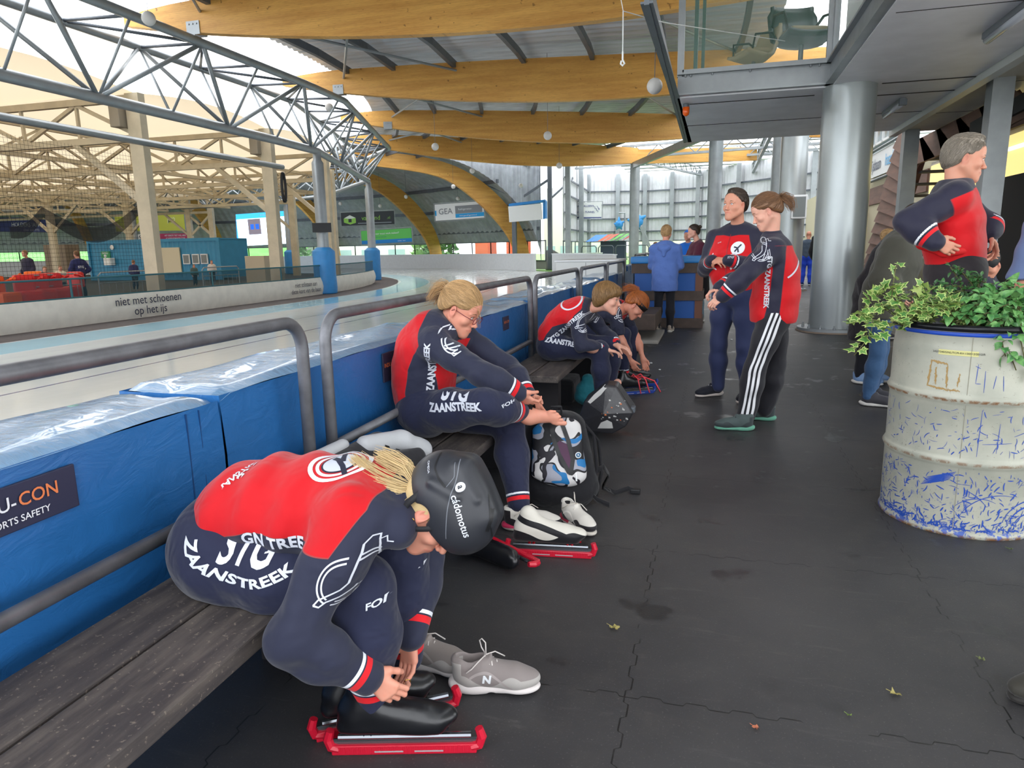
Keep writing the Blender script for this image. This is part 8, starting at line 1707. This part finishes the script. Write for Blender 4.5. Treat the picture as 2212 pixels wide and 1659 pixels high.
def plant(name, label, stems, kind, s, mats, dens=10, seed=0, hang=0):
    rng = random.Random(seed); r = thing(name, label, 'plant', tuple(stems[0][0])); b = MB(); g = MB()
    for st_ in stems:
        P = [np.array(p, float) for p in st_]; g.tube(P, .0025, 5)
        for i in range(len(P) - 1):
            for _ in range(dens):
                t = rng.random(); p = P[i] * (1 - t) + P[i + 1] * t; d = unit(P[i + 1] - P[i]); o = np.array([rng.gauss(0, 1), rng.gauss(0, 1) - .5, rng.gauss(0, .7) + .1]); ld = unit(d * .5 + unit(o)); up = unit(np.array([rng.gauss(0, .4), rng.gauss(-.6, .4), 1.0])); pd = unit(ld + up * .5); q = p + pd * s * .35; g.tube([p, q], .0012, 4, caps=False); leaf(b, q, ld - up * .15, up, s * rng.uniform(.6, 1.15), kind)
    g.build('stems', L_ST, r, smooth=True); b.build('leaves', mats, r, smooth=False)
def stemset(rng, n, base, ends, wob=.03):
    out = []
    for k in range(n):
        e = np.array(ends[k % len(ends)], float) + [rng.gauss(0, wob) for _ in range(3)]; a = np.array(base, float) + [rng.uniform(-.06, .06), rng.uniform(-.06, .06), 0]; m = (a + e) / 2 + [rng.gauss(0, .02), rng.gauss(0, .02), .05 + .4 * np.linalg.norm(e[:2] - a[:2]) * .4]; out.append([a, a * .55 + m * .45, m, m * .4 + e * .6, e])
    return out
rg = random.Random(4)
plant('ivy', 'variegated ivy spilling over the left rim of the drum', stemset(rg, 9, (1.0, 3.80, .95), [aty(1835, 695, 3.72), aty(1870, 640, 3.74), aty(1850, 690, 3.66), aty(1880, 720, 3.6), aty(1935, 650, 3.6), aty(1985, 660, 3.58), aty(1905, 625, 3.7), aty(1990, 625, 3.7)], .012) + [[(1.0, 3.75, .98), aty(1870, 700, 3.62), aty(1872, 735, 3.6), aty(1845, 768, 3.6)], [(1.0, 3.8, .95), aty(1925, 650, 3.7), aty(1930, 610, 3.72), aty(1935, 575, 3.72)], [(1.0, 3.8, .95), aty(1885, 690, 3.62), aty(1880, 740, 3.60)]], 'ivy', .052, [L_IV, L_IE], 4, 3)
plant('ivy', 'greener ivy creeping over the soil in the middle of the drum', stemset(rg, 9, (1.18, 3.78, .95), [aty(1965, 675, 3.62), aty(2000, 690, 3.56), aty(2030, 640, 3.62), aty(2060, 650, 3.6), aty(2020, 690, 3.55), aty(1940, 690, 3.58)], .02), 'ivy', .046, [L_IV, L_IE], 5, 5)
plant('box_shrub', 'small dark glossy shrub at the back of the drum', stemset(rg, 26, (1.32, 3.95, .95), [aty(2060, 585, 3.92), aty(2010, 620, 3.9), aty(2100, 600, 3.9), aty(2130, 620, 3.92), aty(2150, 640, 3.9), aty(2040, 645, 3.85), aty(2085, 640, 3.82), aty(2120, 650, 3.82), aty(1990, 650, 3.86), aty(2150, 610, 3.95)], .02), 'small', .030, [L_DK], 9, 6)
plant('trailing_plant', 'bright oval leaved plant trailing over the right side of the drum', stemset(rg, 20, (1.38, 3.78, .95), [aty(2050, 690, 3.58), aty(2090, 650, 3.6), aty(2140, 640, 3.6), aty(2180, 625, 3.62), aty(2212, 640, 3.62), aty(2110, 690, 3.55), aty(2150, 700, 3.54), aty(2200, 690, 3.55), aty(2215, 720, 3.56)], .02) + [[(1.42, 3.7, .98), aty(2165, 710, 3.54), aty(2180, 760, 3.53), aty(2195, 800, 3.52)], [(1.42, 3.7, .98), aty(2200, 710, 3.54), aty(2212, 770, 3.53), aty(2218, 810, 3.52)], [(1.42, 3.7, .98), aty(2175, 720, 3.54), aty(2165, 740, 3.53), aty(2172, 770, 3.52)]], 'oval', .052, [L_OV], 5, 7)
# ------------------------------------------------------------------ bags and bottles
def camo():
    m = mat('camouflage_fabric', (180, 180, 190), .6); N = NT(m); P = N.co(scale=(1, 1, 1)); f = N.noise(9, P, 1, .3, .6)
    def band(a, b_): return N.m('MULTIPLY', N.m('GREATER_THAN', f, a), N.m('LESS_THAN', f, b_))
    g = N.noise(8, N.co(scale=(1, 1.3, 1.1)), 1, .3, .8); c = N.mix(N.m('GREATER_THAN', f, .5), lin((206, 204, 204)), lin((26, 26, 30))); c = N.mix(N.m('GREATER_THAN', f, .57), c, lin((150, 152, 164))); c = N.mix(N.m('GREATER_THAN', g, .60), c, lin((30, 110, 168))); c = N.mix(N.m('LESS_THAN', g, .40), c, lin((34, 32, 40)))
    N.l(c, N.b.inputs['Base Color']); N.bump(N.noise(5, P, 3), .3, .01); return m
def backpack():
    r = thing('backpack', 'black backpack with white, grey and blue camouflage and open purple pocket', 'backpack', (-.73, 3.52, 0)); X, Z = np.array([.96, .28, 0]), np.array([-.10, .08, .99]); Yv = np.cross(Z, X); M = np.array([unit(X), unit(Yv), unit(Z)]); c0 = np.array([-.735, 3.53, 0.]); T = lambda x, y, z: c0 + np.array([x, y, z]) @ M
    Bk = plain('black_pack_fabric', (26, 26, 30), fold=.8)
    put_solid('pack_body', [cap(T(-.06, .02, .10), T(-.05, .02, .40), .12, .10, .05, lat=M[0], lf=1.25), cap(T(.06, .02, .10), T(.04, .02, .42), .12, .10, .05, lat=M[0], lf=1.2), cap(T(-.08, 0, .05), T(.09, 0, .05), .05, .05, .03)], .007, Bk, r, fold=(.003, 40, (1, 0, 1), 2))
    put_solid('front_pocket', [cap(T(-.045, -.10, .20), T(-.03, -.085, .42), .055, .05, .04, lat=M[0], lf=2.1), cap(T(.03, -.10, .18), T(.03, -.085, .44), .055, .05, .04, lat=M[0], lf=1.8)], .005, camo(), r, fold=(.003, 40, (0, 0, 1), 4))
    tg = bvh(bpy.data.objects[[o.name for o in bpy.data.objects if o.name.startswith('front_pocket')][-1]])
    fp = T(0, -.16, .33); V, Fc = strokes([[(-.01, .13), (.0, .08), (.018, .02), (.035, -.05), (.04, -.11)]], .055); decal('purple_lining', [(-.03, .02), (.0, .05), (.04, .03), (.055, -.06), (.04, -.11), (.02, -.07)], [(0, 1, 2, 3, 4, 5)], fp, M[0], M[2], tg, mat('purple_lining', (78, 48, 72), .7), r, .004)
    V, Fc = strokes([[(-.035, .14), (-.03, .06), (-.01, -.02), (.035, -.12)], [(.02, .14), (.045, .05), (.06, -.05), (.04, -.13)]], .022); decal('zip_edge', V, Fc, fp, M[0], M[2], tg, M_BLACK, r, .005)
    V, Fc = (lambda P: (P, [tuple(range(len(P)))]))(arcpts(.016, 0, 345, 18)); decal('round_badge', V, Fc, T(.09, -.16, .30), M[0], M[2], tg, mat('badge_white', (226, 228, 230), .5), r, .004, .01); V, Fc = (lambda P: (P, [tuple(range(len(P)))]))(arcpts(.012, 0, 345, 18)); decal('round_badge', V, Fc, T(.09, -.16, .30), M[0], M[2], tg, mat('badge_teal', (30, 92, 130), .5), r, .005, .01)
    textd('badge_letter', 'R', .018, T(.09, -.16, .30), M[0], M[2], tg, mat('badge_white', (226, 228, 230), .5), r, .01, .006)
    b = MB(); b.tube([T(-.02, -.04, .50), T(-.02, -.05, .545), T(.03, -.05, .545), T(.03, -.04, .50)], .008, 6); b.build('top_handle', Bk, r, smooth=True)
    for k, P in enumerate(([(.13, .02, .46), (.19, 0, .38), (.19, 0, .2), (.16, 0, .08)], [(.13, .06, .46), (.22, .06, .34), (.22, .05, .16), (.18, .03, .04)], [(.16, 0, .16), (.24, .05, .20), (.27, .08, .14), (.23, .1, .07), (.30, .12, .03), (.38, .14, .05), (.42, .15, .03)], [(.12, -.02, .10), (.18, -.06, .04), (.24, -.10, .02)])):
        b = MB(); Q = [T(*p) for p in P]; w = M[1] * .016 if k < 2 else np.array([0, 0, .014]); b.strip([p + w for p in Q], [p - w for p in Q]); o = b.build('strap', Bk, r, smooth=True); o.modifiers.new('s', 'SOLIDIFY').thickness = .006 if k > 1 else .014
    b = MB(); q = T(.42, .15, .03); b.rbox(q[0] - .025, q[0] + .03, q[1] - .02, q[1] + .02, max(.002, q[2] - .02), q[2] + .015, .005); b.build('buckle', M_BLACK, r)
    b = MB(); q = T(.07, -.15, .21); b.tube([q, q - M[2] * .045 - M[1] * .004], .005, 5); b.build('zip_pull', M_WHITE, r)
backpack()
def tote():
    r = thing('courier_bag', 'dark slumped courier bag with white patches in front of the boy', 'bag', (-.80, 5.0, 0)); m = mat('dark_tarpaulin', (44, 44, 48), .3, spec=.6, bump=.3, bs=12, bd=.01)
    P = [aty(*q, 4.86) for q in ((1247, 912), (1262, 866), (1308, 832), (1332, 834), (1369, 892), (1352, 922), (1322, 938), (1252, 930))]; P = [np.array([p[0], 4.86, max(.004, p[2] - .0)]) for p in P]; n = len(P)
    B = [p * (1, 0, 1) + (-.01, 5.16 - .1 * (p[2] / .4), 0) for p in P]; C_ = [(p + q) / 2 for p, q in zip(P, B)]; ce = sum(P) / n + (0, -.05, 0); b = MB(); b.add(P + B + [ce], [(i, (i + 1) % n, n + (i + 1) % n, n + i) for i in range(n)] + [((i + 1) % n, i, 2 * n) for i in range(n)] + [tuple(range(n, 2 * n))]); o = b.build('bag_body', m, r); md = o.modifiers.new('b', 'BEVEL'); md.width = .012; md.segments = 2
    w = mat('bag_white_patch', (192, 192, 190), .5); tg = bvh(o)
    def patch(nm, pts, mt): Q = [aty(a, c, 4.7) for a, c in pts]; c0 = sum(Q) / len(Q); decal(nm, [(q[0] - c0[0], q[2] - c0[2]) for q in Q], [tuple(range(len(Q)))], c0, (1, 0, 0), (0, 0, 1), tg, mt, r, .004, .02)
    patch('white_patch', [(1262, 878), (1276, 862), (1304, 838), (1310, 840), (1292, 862), (1268, 882)][::-1], w); patch('white_patch', [(1284, 936), (1292, 922), (1306, 916), (1316, 922), (1318, 936)][::-1], w)
    rng = random.Random(3)
    for k in range(26):
        x, y = rng.uniform(1292, 1350), rng.uniform(870, 920); s = rng.uniform(1.5, 4); patch('paint_fleck', [(x, y), (x + s, y + 1), (x + s * 1.2, y + s), (x, y + s)][::-1], w if k % 5 else ML_O)
    b = MB(); q = aty(1366, 885, 4.9); b.rbox(q[0] - .03, q[0] + .02, 4.88, 4.95, q[2] - .02, q[2] + .02, .006); b.build('buckle', M_GALVD, r)
tote()
def bench_bag():
    r = thing('mesh_bag', 'white and black drawstring bag lying on the bench behind the blonde girl', 'bag', (-1.3, 2.45, .45)); g = mat('pale_grey_mesh_cloth', (176, 178, 182), .6, bump=.3, bs=60)
    put_solid('bag_body', [cap((-1.42, 2.32, .53), (-1.36, 2.62, .55), .07, .06, .04, lat=(0, 1, 0), lf=1.3), cap((-1.30, 2.5, .50), (-1.22, 2.7, .49), .05, .045, .04)], .006, plain('black_sport_fabric', (34, 34, 38)), r, fold=(.004, 40, (1, 0, 1), 2))
    put_solid('white_flap', [cap((-1.46, 2.22, .585), (-1.42, 2.42, .60), .035, .03, .03, lat=(0, 1, 0), lf=1.4), cap((-1.36, 2.50, .585), (-1.28, 2.68, .565), .04, .045, .03), cap((-1.28, 2.68, .555), (-1.22, 2.78, .50), .045, .04, .03)], .005, g, r, fold=(.006, 50, (1, 0, 1), 5))
    textd('bag_lettering', 'cádomotus', .03, (-1.34, 2.2, .60), unit((1, .5, 0)), unit((-.3, .5, 1)), bvh(bpy.data.objects[[o.name for o in bpy.data.objects if o.name.startswith('bag_body')][-1]]), M_PRN, r, .01, .003)
    tg = bvh(bpy.data.objects[[o.name for o in bpy.data.objects if o.name.startswith('white_flap')][-1]])
    V, Fc = strokes([[(-.03, -.02), (-.03, .025), (.03, .025), (.03, -.02), (-.03, -.02)]], .008); decal('badge_frame', V, Fc, (-1.26, 2.45, .60), unit((1, 0, 0)), unit((0, .5, 1)), tg, M_BLACK, r, .003, .01); textd('badge_letter', 'N7', .03, (-1.26, 2.45, .60), (1, 0, 0), unit((0, .5, 1)), tg, M_BLACK, r, .01, .003, bold=.04)
bench_bag()
p = atx(1068, 812, -1.32); r = thing('drink_bottle', 'white sports bottle with a red cap on the bench beyond the girl in glasses', 'bottle', (-1.32, float(p[1]), .43)); y_ = float(p[1])
b = MB(); b.lathe([(.034, 0), (.037, .01), (.037, .12), (.034, .15)], (-1.32, y_, .43), 20); autosmooth(b.build('bottle_body', mat('translucent_white', (222, 222, 220), .35), r)); b = MB(); b.lathe([(.036, .15), (.036, .175), (.016, .185), (.014, .21), (.018, .215), (.016, .225)], (-1.32, y_, .43), 18); autosmooth(b.build('cap', mat('bottle_red', (196, 28, 44), .4), r))
r = thing('teal_bag', 'teal plastic bag under the far bench', 'bag', (-1.02, 5.95, 0)); put_solid('bag_body', [cap((-1.05, 5.95, .09), (-1.02, 5.95, .22), .09, .06, .04), cap((-.98, 5.95, .07), (-.96, 5.95, .12), .07, .06, .04)], .012, plain('teal_plastic', (44, 128, 142), fold=1), r, fold=(.008, 40, (1, 0, 1), 2))
b = MB(); b.rbox(-1.35, -1.15, 5.95, 6.35, 0, .22, .04); tagit(b.build('shoe_bag', plain('black_sport_fabric', (34, 34, 38))), 'dark sports bag under the far bench behind the boy', 'bag', None, 'thing')
# skates beside the girl in glasses
skate('speed_skate', 'white and black speed skate standing on its red guard by the running shoes', (-.86, 2.86, 0), .12, white=True, Lg=.40)
sk = skate('speed_skate', 'black speed skate tipped on its side with a red guard', (-.955, 2.90, .05), -.62, Lg=.40); sk.rotation_euler = (math.radians(80), 0, -.61); sk.location = (-.985, 2.935, .05)
M_BG = mat('blue_skate_guard', (26, 62, 150), .35)
skate('speed_skate', 'black skate with a blue guard and pink laces, the nearer of the pair', (-.86, 6.40, 0), .5, gm=M_BG, h=.006); skate('speed_skate', 'black skate with a blue guard, the farther of the pair', (-.88, 6.78, 0), .42, gm=M_BG, h=.006)
b = MB(); q0 = np.array([-.66, 6.50, .17]); PK = mat('pink_lace', (236, 76, 88), .6); b.tube([q0, q0 + (.05, -.01, .03), q0 + (.10, -.03, -.02), q0 + (.14, -.04, -.14)], .007, 5); b.tube([q0, q0 + (.08, .0, .0), q0 + (.18, -.02, -.03), q0 + (.24, -.04, -.13)], .007, 5); b.tube([q0 + (.0, 0, 0), q0 + (-.02, -.03, .03), q0 + (.03, -.05, -.01), q0 + (.06, -.05, -.15)], .006, 5)
for i in range(5): b.tube([q0 + (-.03 + i * .018, -.03, .01 - i * .008), q0 + (-.02 + i * .018, .03, .01 - i * .008)], .006, 5)
tagit(b.build('skate_laces', PK, smooth=True), 'bright pink laces trailing from the nearer far skate', 'laces', None, 'thing')
# litter on the floor
def fallen(px, py, s, c, label, k):
    p = atz(px, py, .004); rng = random.Random(k); b = MB(); pts = []
    for i in range(14): a = 2 * PI * i / 14; rr = s * (.45 + .55 * abs(math.sin(a * 2.5 + k))) * rng.uniform(.8, 1.1); pts.append((p[0] + rr * math.cos(a), p[1] + rr * math.sin(a) * .7, .004 + abs(rng.gauss(0, .006))))
    b.add([(p[0], p[1], .006)] + pts, [(0, i + 1, (i + 1) % 14 + 1) for i in range(14)]); b.tube([(p[0], p[1], .006), (p[0] - s * 1.3, p[1] + s * .5, .012)], .0012, 4); o = b.build('fallen_leaf', mat('dry_leaf_%d' % c[0], c, .8)); tagit(o, label, 'leaf', None, 'thing')
fallen(1328, 1357, .024, (150, 140, 84), 'dry yellow leaf lying on the rubber floor in the centre foreground', 1); fallen(1633, 1573, .013, (156, 92, 66), 'small reddish brown leaf near the bottom edge', 2); fallen(1935, 1500, .020, (150, 144, 132), 'torn pale scrap near the bottom right', 3); fallen(1861, 855, .016, (150, 140, 100), 'small dry leaf between the coaches and the drum', 4)
fallen(2120, 1425, .012, (110, 118, 76), 'thin green scrap left of the boot', 5); fallen(2182, 1187, .014, (96, 112, 66), 'small green leaf by the foot of the drum', 6); fallen(1834, 1546, .010, (100, 120, 60), 'tiny green leaf near the bottom edge', 7)
for q in ((1329, 1066, .012, 'small white paper crumb by the backpack strap'), (1406, 786, .03, 'white paper scrap on the floor past the far bench'), (1425, 800, .025, 'second white paper scrap on the floor past the far bench'), (1580, 735, .03, 'crumpled white scrap between the coach\'s feet')):
    p = atz(q[0], q[1], 0); b = MB(); b.sphere((p[0], p[1], q[2] * .35), q[2] * .5, 7, 5, (1.2, 1, .6)); tagit(b.build('paper_scrap', M_WHITE), q[3], 'litter', None, 'thing')
